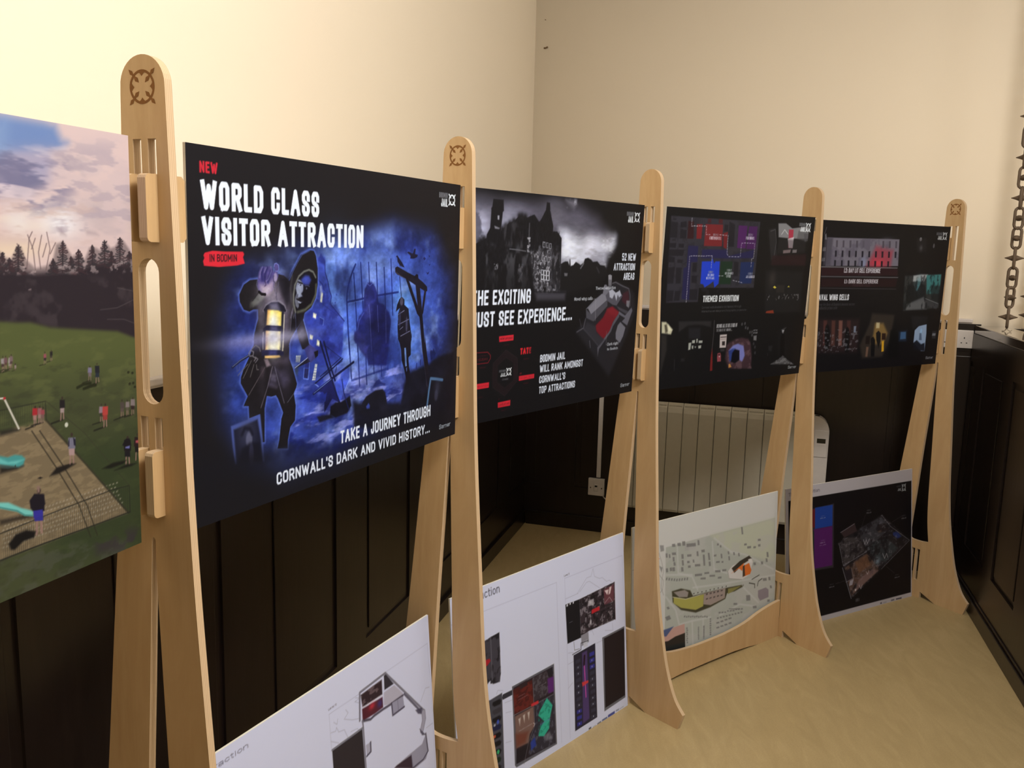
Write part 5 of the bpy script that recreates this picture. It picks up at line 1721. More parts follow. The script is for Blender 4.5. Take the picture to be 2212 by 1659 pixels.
('P',[98,510,108,485,126,478,148,482,157,518],(22,22,34),0.9,6),
('G',[130,499],6,20,(70,70,105),0.5),
('L',[108,461,115,451,128,454,133,464],6,(22,22,36),0.8,3),
('G',[119,512],140,22,(24,24,34),0.75),
('L',[707,503,714,469,721,442,745,446,775,452],7,(92,130,175),0.85,2),
('P',[731,452,781,460,783,509,721,499],(22,22,32),0.9,8),
('G',[752,468],14,20,(70,70,92),0.55),
('G',[747,485],8,14,(80,80,105),0.45),
('P',[185,502,231,503,238,508,190,509],(45,50,80),0.5,4),
('P',[-9,446,64,472,78,505,176,529,245,525,379,534,584,501,873,548,888,847,-13,588],(24,24,30),0.6,45),
('P',[34,161,50,158,78,159,117,159,120,163,117,168,121,178,103,181,63,183,32,181,30,174,33,169,31,165],(218,42,56),1,1),
('T',[43.3,174.8,103.3,163.2],'IN BODMIN',(34,24,30),1,0.15),
('T',[26.9,41.2,64.5,23.8],'NEW',(205,40,55),1,0.21),
('T',[27.8,96.0,314.9,51.2],'WORLD CLASS',(238,243,255),1,0.2),
('T',[28.7,149.6,452.9,105.8],'VISITOR ATTRACTION',(238,243,255),1,0.2),
('T',[379.5,528.9,722.4,503.3],'TAKE A JOURNEY THROUGH',(238,243,255),1,0.18),
('T',[193.0,567.8,721.0,545.9],"CORNWALL'S DARK AND VIVID HISTORY...",(238,243,255),1,0.18),
('T',[764.6,568.8,817.3,558.4],'Sarner',(225,235,245),1,0.11),
('T',[743.8,34.0,782.0,22.0],'BODMIN',(112,112,116),1,0.22),
('T',[753.1,53.2,782.6,35.6],'JAIL',(235,238,240),1,0.19),
('E',[802.2,36.5,15.0,12.4],(238,240,242),1)],
    'poster2': [('F',(22,21,24)),
('P',[4,21,42,18,103,23,156,26,266,24,325,21,482,19,588,52,628,90,597,130,533,188,435,207,39,205,10,140],(84,80,94),0.9,40),
('G',[56,115],60,60,(190,190,215),0.9),
('G',[63,71],30,20,(165,163,185),0.6),
('G',[184,52],70,26,(125,122,140),0.8),
('G',[159,80],40,30,(160,160,180),0.8),
('G',[370,45],50,40,(110,106,118),0.7),
('P',[403,114,390,101,394,88,426,87,455,110,510,112,572,107,591,103,625,109,637,103,677,96,684,100,684,122,669,141,644,159,634,187,598,187,548,178,487,187,412,187],(200,200,216),0.95,26),
('G',[459,152],70,60,(232,233,245),0.9),
('G',[544,134],60,40,(215,212,224),0.7),
('G',[639,116],34,30,(190,186,196),0.6),
('N',[356,38,475,66,570,82,670,95,687,122,614,187,412,187,366,95],(95,90,102),0.35,0.5,0.85,70,26,24,4),
('N',[14,28,91,40,135,104,50,139,18,108],(60,58,70),0.7,0.5,0.75,50,40,15,6),
('P',[415,8,459,6,470,17,456,31,440,24,425,16],(120,116,128),0.8,14),
('N',[410,7,468,4,471,31,420,26],(190,188,200),0.6,0.5,0.75,25,25,10,9),
('M',[4,21,265,5,621,31,597,130,403,207,39,205],0.22,60,20,40,51),
('N',[394,88,455,110,522,111,572,107,625,109,684,96,676,141,634,187,412,187],(245,245,250),0.5,0.5,0.8,40,14,20,52),
('P',[107,23,147,23,150,50,146,54,142,96,145,138,85,139,87,112,99,95,101,52,100,47,104,42],(25,24,28),1,2),
('P',[126,63,133,63,133,74,127,73],(170,168,180),0.9,1.5),
('P',[115,89,137,94,134,97,118,96],(150,148,158),0.8,2),
('P',[44,136,66,128,84,121,110,122,142,101,150,94,170,81,197,72,213,59,229,60,247,63,277,54,299,72,306,67,326,40,329,19,343,20,346,41,364,83,363,96,383,95,405,113,411,256,435,275,287,271,5,270,-2,140],(25,24,28),1,2.5),
('G',[147,96],9,9,(28,27,31),0.95),
('G',[160,88],9,9,(28,27,31),0.95),
('G',[176,81],9,9,(28,27,31),0.95),
('G',[192,74],9,9,(28,27,31),0.95),
('G',[213,60],9,9,(28,27,31),0.95),
('G',[224,59],9,9,(28,27,31),0.95),
('G',[238,61],9,9,(28,27,31),0.95),
('G',[66,128],9,9,(28,27,31),0.95),
('G',[76,123],9,9,(28,27,31),0.95),
('G',[59,134],9,9,(28,27,31),0.95),
('P',[268,153,306,149,360,148,398,152,408,260,295,261,286,224],(66,64,70),0.7,10),
('N',[268,153,360,145,377,263,295,261],(158,156,163),0.8,0.5,0.72,5,6,6,12),
('N',[267,136,396,133,412,263,295,261],(120,118,125),0.5,0.5,0.8,9,14,4,33),
('N',[264,100,396,97,412,263,295,261],(28,27,31),0.85,0.5,0.72,14,60,6,13),
('P',[359,134,399,133,411,260,370,259],(32,31,35),0.7,8),
('N',[361,152,401,152,411,256,376,255],(110,108,115),0.6,0.6,0.8,8,20,4,15),
('M',[-2,140,66,128,84,121,110,122,145,97,197,72,224,60,277,54,299,72,326,40,343,20,364,83,383,95,405,113,411,256,4,247],0.35,5,8,6,53),
('P',[320,124,331,125,329,140,320,139],(170,168,176),0.9,1),
('P',[323,126,329,127,328,138,322,137],(24,23,27),1,1),
('P',[335,126,345,127,344,142,334,140],(170,168,176),0.9,1),
('P',[337,128,344,128,342,140,337,139],(24,23,27),1,1),
('P',[350,128,360,129,359,144,349,142],(170,168,176),0.9,1),
('P',[352,130,358,130,357,142,351,141],(24,23,27),1,1),
('P',[319,161,328,162,327,176,318,175],(170,168,176),0.9,1),
('P',[322,163,326,163,325,174,321,173],(24,23,27),1,1),
('P',[333,163,342,164,341,178,332,177],(170,168,176),0.9,1),
('P',[335,165,340,166,339,176,334,175],(24,23,27),1,1),
('P',[347,165,356,166,355,180,346,179],(170,168,176),0.9,1),
('P',[349,167,354,168,353,178,348,177],(24,23,27),1,1),
('P',[318,199,358,203,359,231,320,227],(190,190,198),0.9,1),
('P',[321,202,327,202,328,212,322,211],(26,25,28),1,1),
('P',[322,215,329,215,329,225,323,224],(26,25,28),1,1),
('P',[334,203,340,204,341,214,334,213],(26,25,28),1,1),
('P',[335,216,341,217,342,227,336,226],(26,25,28),1,1),
('P',[347,204,353,205,353,215,347,214],(26,25,28),1,1),
('P',[348,217,354,218,355,228,348,227],(26,25,28),1,1),
('L',[258,78,258,101,259,125,259,151],3,(140,138,145),0.6,2),
('N',[251,115,265,114,265,153,254,153],(190,188,195),0.8,0.45,0.65,8,8,2,16),
('L',[180,146,217,148,248,151],3,(120,118,125),0.7,1),
('N',[49,136,267,132,271,260,57,255],(95,94,100),0.55,0.6,0.85,30,60,10,17),
('N',[154,80,259,76,259,146,150,138],(80,78,84),0.5,0.55,0.8,14,60,8,18),
('N',[119,184,136,184,137,199,120,199],(150,148,155),0.8,0.4,0.7,4,5,3,31),
('N',[217,185,239,185,237,233,220,233],(110,108,115),0.8,0.45,0.7,5,9,4,32),
('P',[301,189,309,183,317,190,310,192],(24,23,27),1,1),
('P',[333,247,345,247,346,262,334,262],(24,23,27),1,1),
('P',[376,252,390,254,389,259,377,258],(140,138,145),0.8,1),
('P',[295,261,438,264,437,287,305,283],(85,82,92),0.8,12),
('P',[286,257,441,262,441,266,286,260],(28,27,31),0.8,3),
('P',[408,184,418,180,429,177,441,177,449,187,449,171,452,171,456,190,469,187,480,178,493,182,505,187,520,180,525,169,541,166,557,171,567,178,590,176,607,187,631,189,651,214,621,251,413,257],(27,26,29),1,3),
('P',[426,209,443,210,442,218,429,218],(130,128,135),0.7,3),
('L',[506,196,520,182],5,(150,148,155),0.6,2),
('L',[589,194,603,209],4,(80,78,84),0.6,3),
('P',[-11,197,281,206,305,283,443,283,679,209,755,209,791,485,1,420],(22,21,24),0.55,40),
('P',[691,528,503,381,550,342,630,257,701,236,782,260,808,277,824,333,782,408,745,459,712,509],(38,37,43),0.9,14),
('P',[654,217,663,215,674,218,675,232,674,244,659,247],(150,148,155),0.95,2),
('P',[657,230,674,231,676,250,659,250],(105,103,110),0.95,1),
('P',[546,315,590,288,631,271,636,246,645,245,667,260,669,274,647,278,656,292,574,332,558,315],(112,110,120),1,2),
('P',[546,315,574,332,658,292,660,310,590,354,550,342],(76,74,82),1,2),
('P',[558,315,624,273,647,278,656,292,574,332],(126,124,134),0.9,2),
('P',[647,278,667,264,737,278,745,280,711,311,688,307,656,294],(82,80,90),1,2),
('P',[664,264,682,260,702,271,717,267,724,263,736,280,723,286,714,277,709,296,695,275,685,289,670,284],(172,172,186),1,2),
('L',[680,242,698,239,738,251,776,260,787,281,789,315],4,(88,86,94),0.9,2),
('P',[745,274,775,266,783,298,765,310,740,297],(66,34,44),0.9,5),
('P',[767,297,787,298,784,321,769,314],(150,148,155),0.7,3),
('P',[659,319,688,313,729,332,722,342,698,361,689,382,669,401,655,413,636,405,604,381,602,367,640,344,653,328],(112,28,38),1,5),
('P',[659,319,688,314,729,332,715,346,676,336],(128,34,44),0.7,8),
('P',[728,329,765,344,800,320,807,330,781,376,748,362,766,352,726,338],(98,96,106),1,2),
('P',[722,340,729,334,731,346,699,374,690,390,629,440,624,462,619,435,682,387,698,361],(84,82,91),1,2),
('P',[726,373,740,363,772,382,762,409,745,429,720,415,717,396],(112,110,120),1,3),
('P',[711,312,784,332,769,339,728,325],(70,68,76),0.9,3),
('L',[506,381,539,371,547,344],4,(82,80,88),0.9,2),
('L',[542,374,585,402,624,429],5,(66,64,72),0.9,3),
('L',[516,343,527,367],2,(80,78,86),0.8,0),
('L',[575,411,581,432],2.5,(110,108,116),0.8,0),
('P',[555,354,603,369,609,389,655,413,628,429,543,374],(50,49,56),0.9,6),
('L',[594,288,599,352],1.5,(150,148,155),0.8,0),
('L',[664,388,667,430,676,431],1.5,(120,118,125),0.8,0),
('L',[579,287,595,287],1.5,(150,148,155),0.8,0),
('P',[184,410,234,436,238,498,187,534,136,505,133,442],(32,24,28),1,1),
('P',[186,430,220,447,221,495,186,513,152,493,152,448],(22,21,24),1,1),
('L',[184,410,234,436,238,498,187,534,136,505,133,442,184,410],1.2,(48,40,44),0.8,0),
('L',[186,430,220,447,221,495,186,513,152,493,152,448,186,430],1.2,(48,36,40),0.7,0),
('P',[153,372,213,371,213,386,155,387],(205,42,55),1,1),
('P',[244,486,312,486,312,498,245,499],(205,42,55),1,1),
('P',[47,490,120,490,120,504,47,504],(205,42,55),1,1),
('P',[160,549,212,548,212,563,161,563],(205,42,55),1,1),
('T',[158.1,381.2,208.9,375.6],'eden project',(70,20,28),0.9,0.13),
('T',[164.6,558.9,208.4,552.1],'Lanhydrock',(80,22,30),0.85,0.1),
('T',[248.3,494.4,308.5,490.2],'NATIONAL TRUST',(120,26,36),0.8,0.1),
('T',[49.3,499.6,116.2,493.6],'Flambards',(110,24,34),0.8,0.1),
('T',[245.1,427.2,292.6,409.7],'TATE',(215,40,50),1,0.26),
('G',[294,421],12,14,(22,21,24),0.6),
('L',[63,410,67,409,110,410,121,419,122,427,113,438,71,438,65,435],1.8,(150,34,44),0.9,0),
('T',[65.9,419.5,111.3,416.7],'The Lost Gardens of',(90,26,34),0.8,0.1),
('T',[70.8,430.4,110.6,424.3],'HELIGAN',(120,28,36),0.9,0.13),
('T',[172.9,397.9,195.8,395.6],'185,000',(96,28,36),0.8,0.13),
('T',[260.1,442.5,283.1,439.0],'185,000',(96,28,36),0.8,0.13),
('T',[80.6,450.0,103.3,447.2],'185,000',(96,28,36),0.8,0.13),
('T',[264.2,509.9,287.3,506.9],'185,000',(96,28,36),0.8,0.13),
('T',[76.7,527.3,98.3,525.2],'185,000',(96,28,36),0.8,0.13),
('T',[174.8,573.8,196.8,571.3],'185,000',(96,28,36),0.8,0.13),
('T',[161.8,542.2,166.2,538.7],'2',(96,28,36),0.8,0.14),
('P',[247,477,256,477,255,482,247,482],(96,28,36),0.8,1),
('T',[173.7,490.6,197.8,486.7],'200,000',(130,128,132),0.9,0.13),
('T',[159.9,468.0,186.7,462.2],'BODMIN',(112,112,116),1,0.22),
('T',[166.1,480.6,187.3,471.2],'JAIL',(235,238,240),1,0.19),
('E',[200.0,469.6,9.9,10.0],(238,240,242),1),
('T',[41.4,288.9,279.0,250.7],'THE EXCITING',(238,243,255),1,0.17),
('T',[34.8,344.1,476.8,305.4],'MUST SEE EXPERIENCE...',(238,243,255),1,0.17),
('T',[335.2,456.3,454.5,435.2],'BODMIN JAIL',(238,243,255),1,0.16),
('T',[336.3,485.1,547.2,464.4],'WILL RANK AMONGST',(238,243,255),1,0.16),
('T',[336.3,515.5,460.4,495.1],"CORNWALL'S",(238,243,255),1,0.16),
('T',[337.5,545.4,512.3,525.2],'TOP ATTRACTIONS',(238,243,255),1,0.16),
('T',[725.5,173.2,805.3,150.7],'52 NEW',(238,243,255),1,0.16),
('T',[681.6,203.0,804.3,181.2],'ATTRACTION',(238,243,255),1,0.16),
('T',[741.2,232.3,804.5,210.6],'AREAS',(238,243,255),1,0.16),
('T',[591.1,259.8,699.5,250.6],'Themed exhibition',(222,225,232),1,0.16),
('T',[483.9,289.2,576.7,279.7],'Naval wing cells',(222,225,232),1,0.16),
('T',[674.4,433.0,737.2,424.3],'Dark night',(222,225,232),1,0.16),
('T',[674.3,447.9,734.5,439.9],'to Bodmin',(222,225,232),1,0.16),
('T',[736.1,37.1,774.8,24.6],'BODMIN',(112,112,116),1,0.22),
('T',[745.1,56.8,775.5,38.0],'JAIL',(235,238,240),1,0.19),
('E',[796.8,39.8,14.6,14.2],(238,240,242),1),
('T',[767.1,572.8,819.7,561.3],'Sarner',(225,232,240),1,0.11),
('T',[337.7,563.2,491.7,562.1],'www.visitor numbers per year',(44,40,42),0.8,0.1)],
    'poster3': [('F',(23,22,24)),
('P',[24,28,493,30,491,261,190,259,190,306,32,306],(52,50,58),0.95,3),
('N',[24,28,493,30,491,261,30,306],(40,38,44),0.6,0.5,0.7,20,20,4,3),
('P',[26,46,59,47,59,96,23,97],(33,31,37),0.9,2),
('P',[71,47,100,42,102,61,73,64],(33,31,37),0.9,2),
('P',[73,68,104,71,104,97,74,99],(33,31,37),0.9,2),
('P',[25,114,58,113,57,129,24,128],(33,31,37),0.9,2),
('P',[70,115,97,115,96,128,71,127],(33,31,37),0.9,2),
('P',[25,134,100,134,96,154,24,155],(33,31,37),0.9,2),
('P',[24,155,57,159,57,176,24,175],(33,31,37),0.9,2),
('P',[70,166,97,166,96,178,70,176],(33,31,37),0.9,2),
('P',[29,192,61,190,59,244,30,244],(33,31,37),0.9,2),
('P',[67,192,95,192,95,244,71,244],(33,31,37),0.9,2),
('P',[148,176,170,175,171,206,148,204],(33,31,37),0.9,2),
('P',[147,218,175,218,176,244,150,242],(33,31,37),0.9,2),
('P',[143,263,184,263,186,300,145,299],(33,31,37),0.9,2),
('P',[32,266,64,266,63,302,33,301],(33,31,37),0.9,2),
('P',[71,268,98,268,96,300,70,300],(33,31,37),0.9,2),
('P',[321,35,353,44,357,119,324,120],(33,31,37),0.9,2),
('P',[296,46,316,46,316,68,296,69],(33,31,37),0.9,2),
('P',[365,169,392,171,393,220,369,220],(33,31,37),0.9,2),
('P',[34,36,51,36,49,40,34,40],(33,31,37),0.9,2),
('P',[37,102,52,102,51,106,38,106],(33,31,37),0.9,2),
('P',[109,41,137,42,141,98,110,98],(50,24,28),0.9,3),
('P',[153,50,181,49,181,97,156,97],(120,34,38),0.95,2),
('P',[197,48,288,47,291,119,197,120],(112,38,42),1,2),
('P',[294,75,317,70,318,128,301,122],(108,34,38),1,3),
('P',[207,30,223,29,225,43,206,44],(70,30,34),0.8,3),
('P',[265,29,284,30,285,45,263,43],(80,30,34),0.8,3),
('P',[373,46,422,46,423,124,375,123],(76,34,88),1,2),
('P',[432,47,480,46,480,125,427,126],(70,32,82),1,2),
('P',[118,120,169,121,170,153,171,173,138,174,145,299,107,295,104,194,119,190],(38,36,72),0.95,3),
('P',[189,131,322,130,332,151,473,127,471,157,190,161],(38,36,74),0.95,4),
('P',[194,171,242,170,247,160,259,177,265,170,288,170,292,245,271,259,263,237,249,245,219,258,211,247,196,245],(34,62,190),1,2),
('P',[294,170,358,169,358,248,296,247],(30,48,36),1,2),
('P',[403,171,480,170,474,246,407,246],(32,44,84),1,2),
('L',[126,31,126,36],1.9,(190,186,196),0.9,0),
('L',[126,39,126,44],1.9,(190,186,196),0.9,0),
('L',[126,48,126,53],1.9,(190,186,196),0.9,0),
('L',[126,57,133,57],1.9,(190,186,196),0.9,0),
('L',[138,56,145,56],1.9,(190,186,196),0.9,0),
('L',[151,56,158,56],1.9,(190,186,196),0.9,0),
('L',[164,55,171,55],1.9,(190,186,196),0.9,0),
('L',[177,55,183,55],1.9,(190,186,196),0.9,0),
('L',[189,55,196,54],1.9,(190,186,196),0.9,0),
('L',[202,54,202,59],1.9,(190,186,196),0.9,0),
('L',[203,63,203,68],1.9,(190,186,196),0.9,0),
('L',[203,73,203,78],1.9,(190,186,196),0.9,0),
('L',[203,82,210,82],1.9,(190,186,196),0.9,0),
('L',[217,82,224,82],1.9,(190,186,196),0.9,0),
('L',[275,81,283,81],1.9,(190,186,196),0.9,0),
('L',[290,81,299,82],1.9,(190,186,196),0.9,0),
('L',[306,82,314,82],1.9,(190,186,196),0.9,0),
('L',[321,82,321,86],1.9,(190,186,196),0.9,0),
('L',[321,90,321,95],1.9,(190,186,196),0.9,0),
('L',[321,99,321,104],1.9,(190,186,196),0.9,0),
('L',[321,108,321,113],1.9,(190,186,196),0.9,0),
('L',[322,116,322,121],1.9,(190,186,196),0.9,0),
('L',[322,125,322,130],1.9,(190,186,196),0.9,0),
('L',[322,134,322,139],1.9,(190,186,196),0.9,0),
('L',[322,143,329,149],1.9,(190,186,196),0.9,0),
('L',[334,153,342,153],1.9,(190,186,196),0.9,0),
('L',[349,153,359,153],1.9,(190,186,196),0.9,0),
('L',[366,153,375,153],1.9,(190,186,196),0.9,0),
('L',[382,153,391,153],1.9,(190,186,196),0.9,0),
('L',[398,152,398,147],1.9,(190,186,196),0.9,0),
('L',[398,143,398,138],1.9,(190,186,196),0.9,0),
('L',[398,134,398,129],1.9,(190,186,196),0.9,0),
('L',[398,124,398,119],1.9,(190,186,196),0.9,0),
('L',[398,115,398,110],1.9,(190,186,196),0.9,0),
('L',[398,106,406,106],1.9,(190,186,196),0.9,0),
('L',[413,105,421,105],1.9,(190,186,196),0.9,0),
('L',[428,105,436,105],1.9,(190,186,196),0.9,0),
('L',[443,105,451,105],1.9,(190,186,196),0.9,0),
('L',[458,105,466,105],1.9,(190,186,196),0.9,0),
('L',[473,105,473,110],1.9,(190,186,196),0.9,0),
('L',[473,113,473,118],1.9,(190,186,196),0.9,0),
('L',[473,122,474,127],1.9,(190,186,196),0.9,0),
('L',[474,131,474,135],1.9,(190,186,196),0.9,0),
('L',[474,139,474,144],1.9,(190,186,196),0.9,0),
('L',[474,148,474,152],1.9,(190,186,196),0.9,0),
('L',[474,156,469,158],1.9,(190,186,196),0.9,0),
('L',[464,159,464,165],1.9,(190,186,196),0.9,0),
('L',[464,170,464,176],1.9,(190,186,196),0.9,0),
('L',[464,181,464,187],1.9,(190,186,196),0.9,0),
('L',[245,152,237,152],1.9,(190,186,196),0.9,0),
('L',[231,152,224,152],1.9,(190,186,196),0.9,0),
('L',[219,152,212,153],1.9,(190,186,196),0.9,0),
('L',[205,153,198,153],1.9,(190,186,196),0.9,0),
('L',[193,153,186,153],1.9,(190,186,196),0.9,0),
('L',[180,153,173,153],1.9,(190,186,196),0.9,0),
('L',[167,153,160,153],1.9,(190,186,196),0.9,0),
('L',[155,153,148,153],1.9,(190,186,196),0.9,0),
('L',[142,154,135,154],1.9,(190,186,196),0.9,0),
('L',[130,154,129,158],1.9,(190,186,196),0.9,0),
('L',[130,162,130,166],1.9,(190,186,196),0.9,0),
('L',[130,170,130,174],1.9,(190,186,196),0.9,0),
('L',[130,178,130,183],1.9,(190,186,196),0.9,0),
('L',[130,186,130,191],1.9,(190,186,196),0.9,0),
('L',[130,194,130,199],1.9,(190,186,196),0.9,0),
('L',[130,202,130,207],1.9,(190,186,196),0.9,0),
('L',[130,211,130,215],1.9,(190,186,196),0.9,0),
('L',[130,219,130,223],1.9,(190,186,196),0.9,0),
('L',[130,227,130,231],1.9,(190,186,196),0.9,0),
('L',[130,235,130,240],1.9,(190,186,196),0.9,0),
('L',[130,243,130,248],1.9,(190,186,196),0.9,0),
('L',[130,252,130,256],1.9,(190,186,196),0.9,0),
('L',[130,260,130,264],1.9,(190,186,196),0.9,0),
('L',[131,268,131,273],1.9,(190,186,196),0.9,0),
('L',[131,276,131,281],1.9,(190,186,196),0.9,0),
('L',[130,284,131,289],1.9,(190,186,196),0.9,0),
('L',[131,293,131,297],1.9,(190,186,196),0.9,0),
('L',[131,301,131,306],1.9,(190,186,196),0.9,0),
('L',[245,154,245,159],1.9,(190,186,196),0.9,0),
('L',[245,162,245,167],1.9,(190,186,196),0.9,0),
('L',[245,171,245,175],1.9,(190,186,196),0.9,0),
('L',[245,179,245,183],1.9,(190,186,196),0.9,0),
('L',[245,187,245,192],1.9,(190,186,196),0.9,0),
('L',[288,219,297,219],1.9,(190,186,196),0.9,0),
('L',[304,219,313,219],1.9,(190,186,196),0.9,0),
('L',[369,234,377,236],1.9,(190,186,196),0.9,0),
('L',[384,237,392,238],1.9,(190,186,196),0.9,0),
('L',[399,239,406,240],1.9,(190,186,196),0.9,0),
('L',[413,241,421,243],1.9,(190,186,196),0.9,0),
('T',[240.1,85.2,266.6,78.0],'ROOM 5',(150,148,156),0.95,0.17),
('T',[222.5,97.5,284.3,87.7],'CONDEMNED CELL',(210,206,216),0.95,0.17),
('T',[432.2,80.5,457.2,72.3],'ROOM 4',(150,148,156),0.95,0.17),
('T',[420.1,92.4,467.6,82.7],'PARANORMAL',(210,206,216),0.95,0.17),
('T',[233.1,209.7,258.0,202.4],'ROOM 1',(150,148,156),0.95,0.17),
('T',[229.7,220.0,262.6,212.1],'BUILDING',(210,206,216),0.95,0.17),
('T',[224.0,230.3,267.4,222.5],'BODMIN JAIL',(210,206,216),0.95,0.17),
('T',[330.9,203.2,356.8,195.7],'ROOM 2',(150,148,156),0.95,0.17),
('T',[320.8,214.1,366.2,206.3],"GOVERNOR'S",(210,206,216),0.95,0.17),
('T',[330.6,224.2,354.8,216.2],'OFFICE',(210,206,216),0.95,0.17),
('T',[451.4,214.7,477.9,207.5],'ROOM 3',(150,148,156),0.95,0.17),
('T',[440.9,226.5,489.3,217.9],'JAIL LEGENDS',(210,206,216),0.95,0.17),
('T',[216.4,307.2,410.5,285.5],'THEMED EXHIBITION',(232,234,236),1,0.18),
('T',[214.8,328.8,429.3,321.6],"Connect with Bodmin's rich history through",(92,92,94),0.9,0.1),
('T',[215.5,341.7,459.7,335.7],'interactive set design and holographic projections',(92,92,94),0.9,0.1),
('P',[546,55,586,48,613,151,578,163],(46,45,48),0.7,5),
('L',[560,60,587,53,599,97,594,152],2,(110,108,110),0.7,1),
('P',[601,31,648,29,689,45,747,40,796,35,794,81,696,83,610,80],(150,148,150),0.85,4),
('P',[638,24,689,45,756,37,774,25,771,8,636,14],(25,24,26),1,3),
('P',[669,51,698,50,702,117,675,117],(170,50,70),0.95,2),
('P',[667,84,705,77,704,117,679,117],(225,215,220),0.9,3),
('L',[627,69,643,52,665,67],3,(210,208,210),0.8,1),
('P',[730,54,789,53,787,92,725,82],(90,88,90),0.7,5),
('P',[646,126,694,122,691,134,648,137],(200,170,172),0.9,2),
('P',[705,123,732,122,731,133,705,134],(190,180,182),0.9,2),
('P',[611,85,785,87,784,132,611,140],(46,44,46),0.5,8),
('P',[584,146,795,138,798,181,580,180],(44,26,30),0.85,6),
('P',[766,64,796,61,796,89,777,92],(80,78,82),0.7,3),
('P',[552,201,787,204,796,357,572,351],(34,33,35),0.7,10),
('G',[598,229],20,30,(62,56,54),0.7),
('P',[607,260,616,255,628,262,618,265],(205,190,70),1,1.5),
('P',[697,260,704,255,711,261],(195,180,70),1,1.5),
('P',[581,347,622,344,629,356,577,354],(140,56,36),0.9,3),
('N',[570,284,773,287,777,310,574,307],(120,118,118),0.7,0.6,0.75,10,10,3,7),
('P',[630,252,678,252,678,280,630,280],(48,44,42),0.7,5),
('P',[18,368,39,369,75,395,68,411,22,405],(205,200,170),0.95,5),
('P',[33,379,43,377,54,408,40,405],(60,54,44),0.9,6),
('P',[50,377,70,397,46,403,57,408],(236,230,200),0.8,6),
('P',[102,369,272,373,271,395,228,386,191,383,147,385,106,405],(48,46,48),0.8,6),
('P',[155,393,215,395,219,432,160,429],(38,37,42),0.8,8),
('P',[161,444,175,443,173,467,162,468],(180,182,172),0.9,2),
('P',[178,436,193,435,193,446,179,446],(180,182,172),0.9,2),
('P',[200,432,207,432,207,445,201,445],(180,182,172),0.9,2),
('P',[213,438,233,439,233,447,214,447],(180,182,172),0.9,2),
('P',[179,454,187,454,187,466,180,464],(180,182,172),0.9,2),
('P',[193,457,202,458,198,464],(180,182,172),0.9,2),
('P',[212,456,228,455,228,465,215,466],(180,182,172),0.9,2),
('P',[20,411,47,412,53,462,31,542,28,518],(58,54,52),0.6,10),
('L',[96,496,99,534],2,(70,68,70),0.7,1),
('P',[128,495,147,496,148,506,130,505],(50,48,50),0.6,4),
('T',[302.4,398.3,417.3,385.3],'BODMIN JAIL IS THE LEGEND OF',(190,188,190),0.95,0.15),
('T',[303.4,411.2,388.9,402.7],'THE BEAST OF BODMIN...',(175,173,175),0.95,0.15),
('L',[287,372,290,420,288,475],3,(85,82,84),0.7,1),
('P',[289,470,295,500,300,548,287,548,285,497],(120,36,36),0.95,2),
('P',[325,423,363,423,364,470,329,469],(190,178,176),1,2),
('P',[340,447,356,447,357,462,341,461],(48,40,40),1,2),
('L',[331,432,360,432],4,(60,50,50),0.8,0),
('L',[332,439,359,439],2,(110,100,98),0.8,0),
('P',[321,488,336,487,341,498,343,518,323,518,320,501],(150,72,80),0.95,2),
('P',[323,492,335,491,332,500],(40,26,30),0.9,2),
('P',[328,497,336,499,333,503],(225,215,215),0.9,1),
('P',[333,473,356,474,358,483,336,482],(60,56,58),0.8,3),
('P',[367,466,377,454,408,445,448,438,490,445,506,465,519,508,522,555,391,547,365,509],(66,46,52),0.95,8),
('N',[367,466,408,445,448,438,501,457,525,555,391,547],(110,84,90),0.6,0.45,0.7,18,18,6,5),
('P',[381,482,403,465,431,459,465,469,477,505,465,526,448,519,443,485,405,481],(120,124,190),0.95,5),
('P',[382,485,401,476,417,476,407,517,391,521],(40,60,130),0.9,6),
('P',[403,491,417,478,443,485,448,519,425,529,400,524],(16,16,24),1,5),
('P',[389,531,397,530,406,542,390,544],(200,140,70),0.9,2),
('G',[444,390],5,6,(82,80,82),0.8),
('G',[461,388],5,6,(82,80,82),0.8),
('G',[467,403],5,6,(82,80,82),0.8),
('G',[480,406],5,6,(82,80,82),0.8),
('G',[495,421],5,6,(82,80,82),0.8),
('G',[507,420],5,6,(82,80,82),0.8),
('G',[509,432],5,6,(82,80,82),0.8),
('T',[515.3,417.0,537.9,412.7],'MYTHS',(190,188,190),0.9,0.16),
('T',[515.9,426.4,539.3,421.4],'OF FEAR',(190,188,190),0.9,0.16),
('P',[518,435,537,434,538,453,521,451],(130,128,130),0.8,4),
('G',[523,464],5,6,(70,68,70),0.7),
('G',[533,477],5,6,(70,68,70),0.7),
('G',[537,498],5,6,(70,68,70),0.7),
('P',[681,419,718,410,708,419,691,423],(70,68,70),0.9,3),
('P',[691,421,705,421,703,429,700,437,692,429],(200,198,200),0.95,3),
('P',[664,425,714,427,740,520,721,519,685,517],(30,29,31),0.6,12),
('P',[690,434,709,435,714,454,722,522,694,521,685,453],(16,15,18),0.95,4),
('P',[712,519,733,531,788,556,640,547,687,531],(92,90,92),0.85,6),
('N',[712,519,788,556,640,547],(130,128,130),0.6,0.5,0.7,10,6,3,8),
('L',[615,503,616,513],2,(80,78,80),0.7,0),
('P',[615,476,642,477,637,499,618,492],(46,45,47),0.6,5),
('T',[754.9,571.4,807.9,561.0],'Sarner',(222,226,230),1,0.11),
('T',[731.5,36.5,770.7,23.9],'BODMIN',(112,112,116),1,0.22),
('T',[741.9,55.7,769.4,38.5],'JAIL',(235,238,240),1,0.19),
('E',[789.6,39.5,15.0,15.7],(238,240,242),1)],
    'poster4': [('F',(22,20,23)),
('P',[72,66,506,62,515,171,75,175],(118,112,124),0.95,3),
('P',[57,69,104,66,103,174,59,175],(70,66,76),0.8,10),
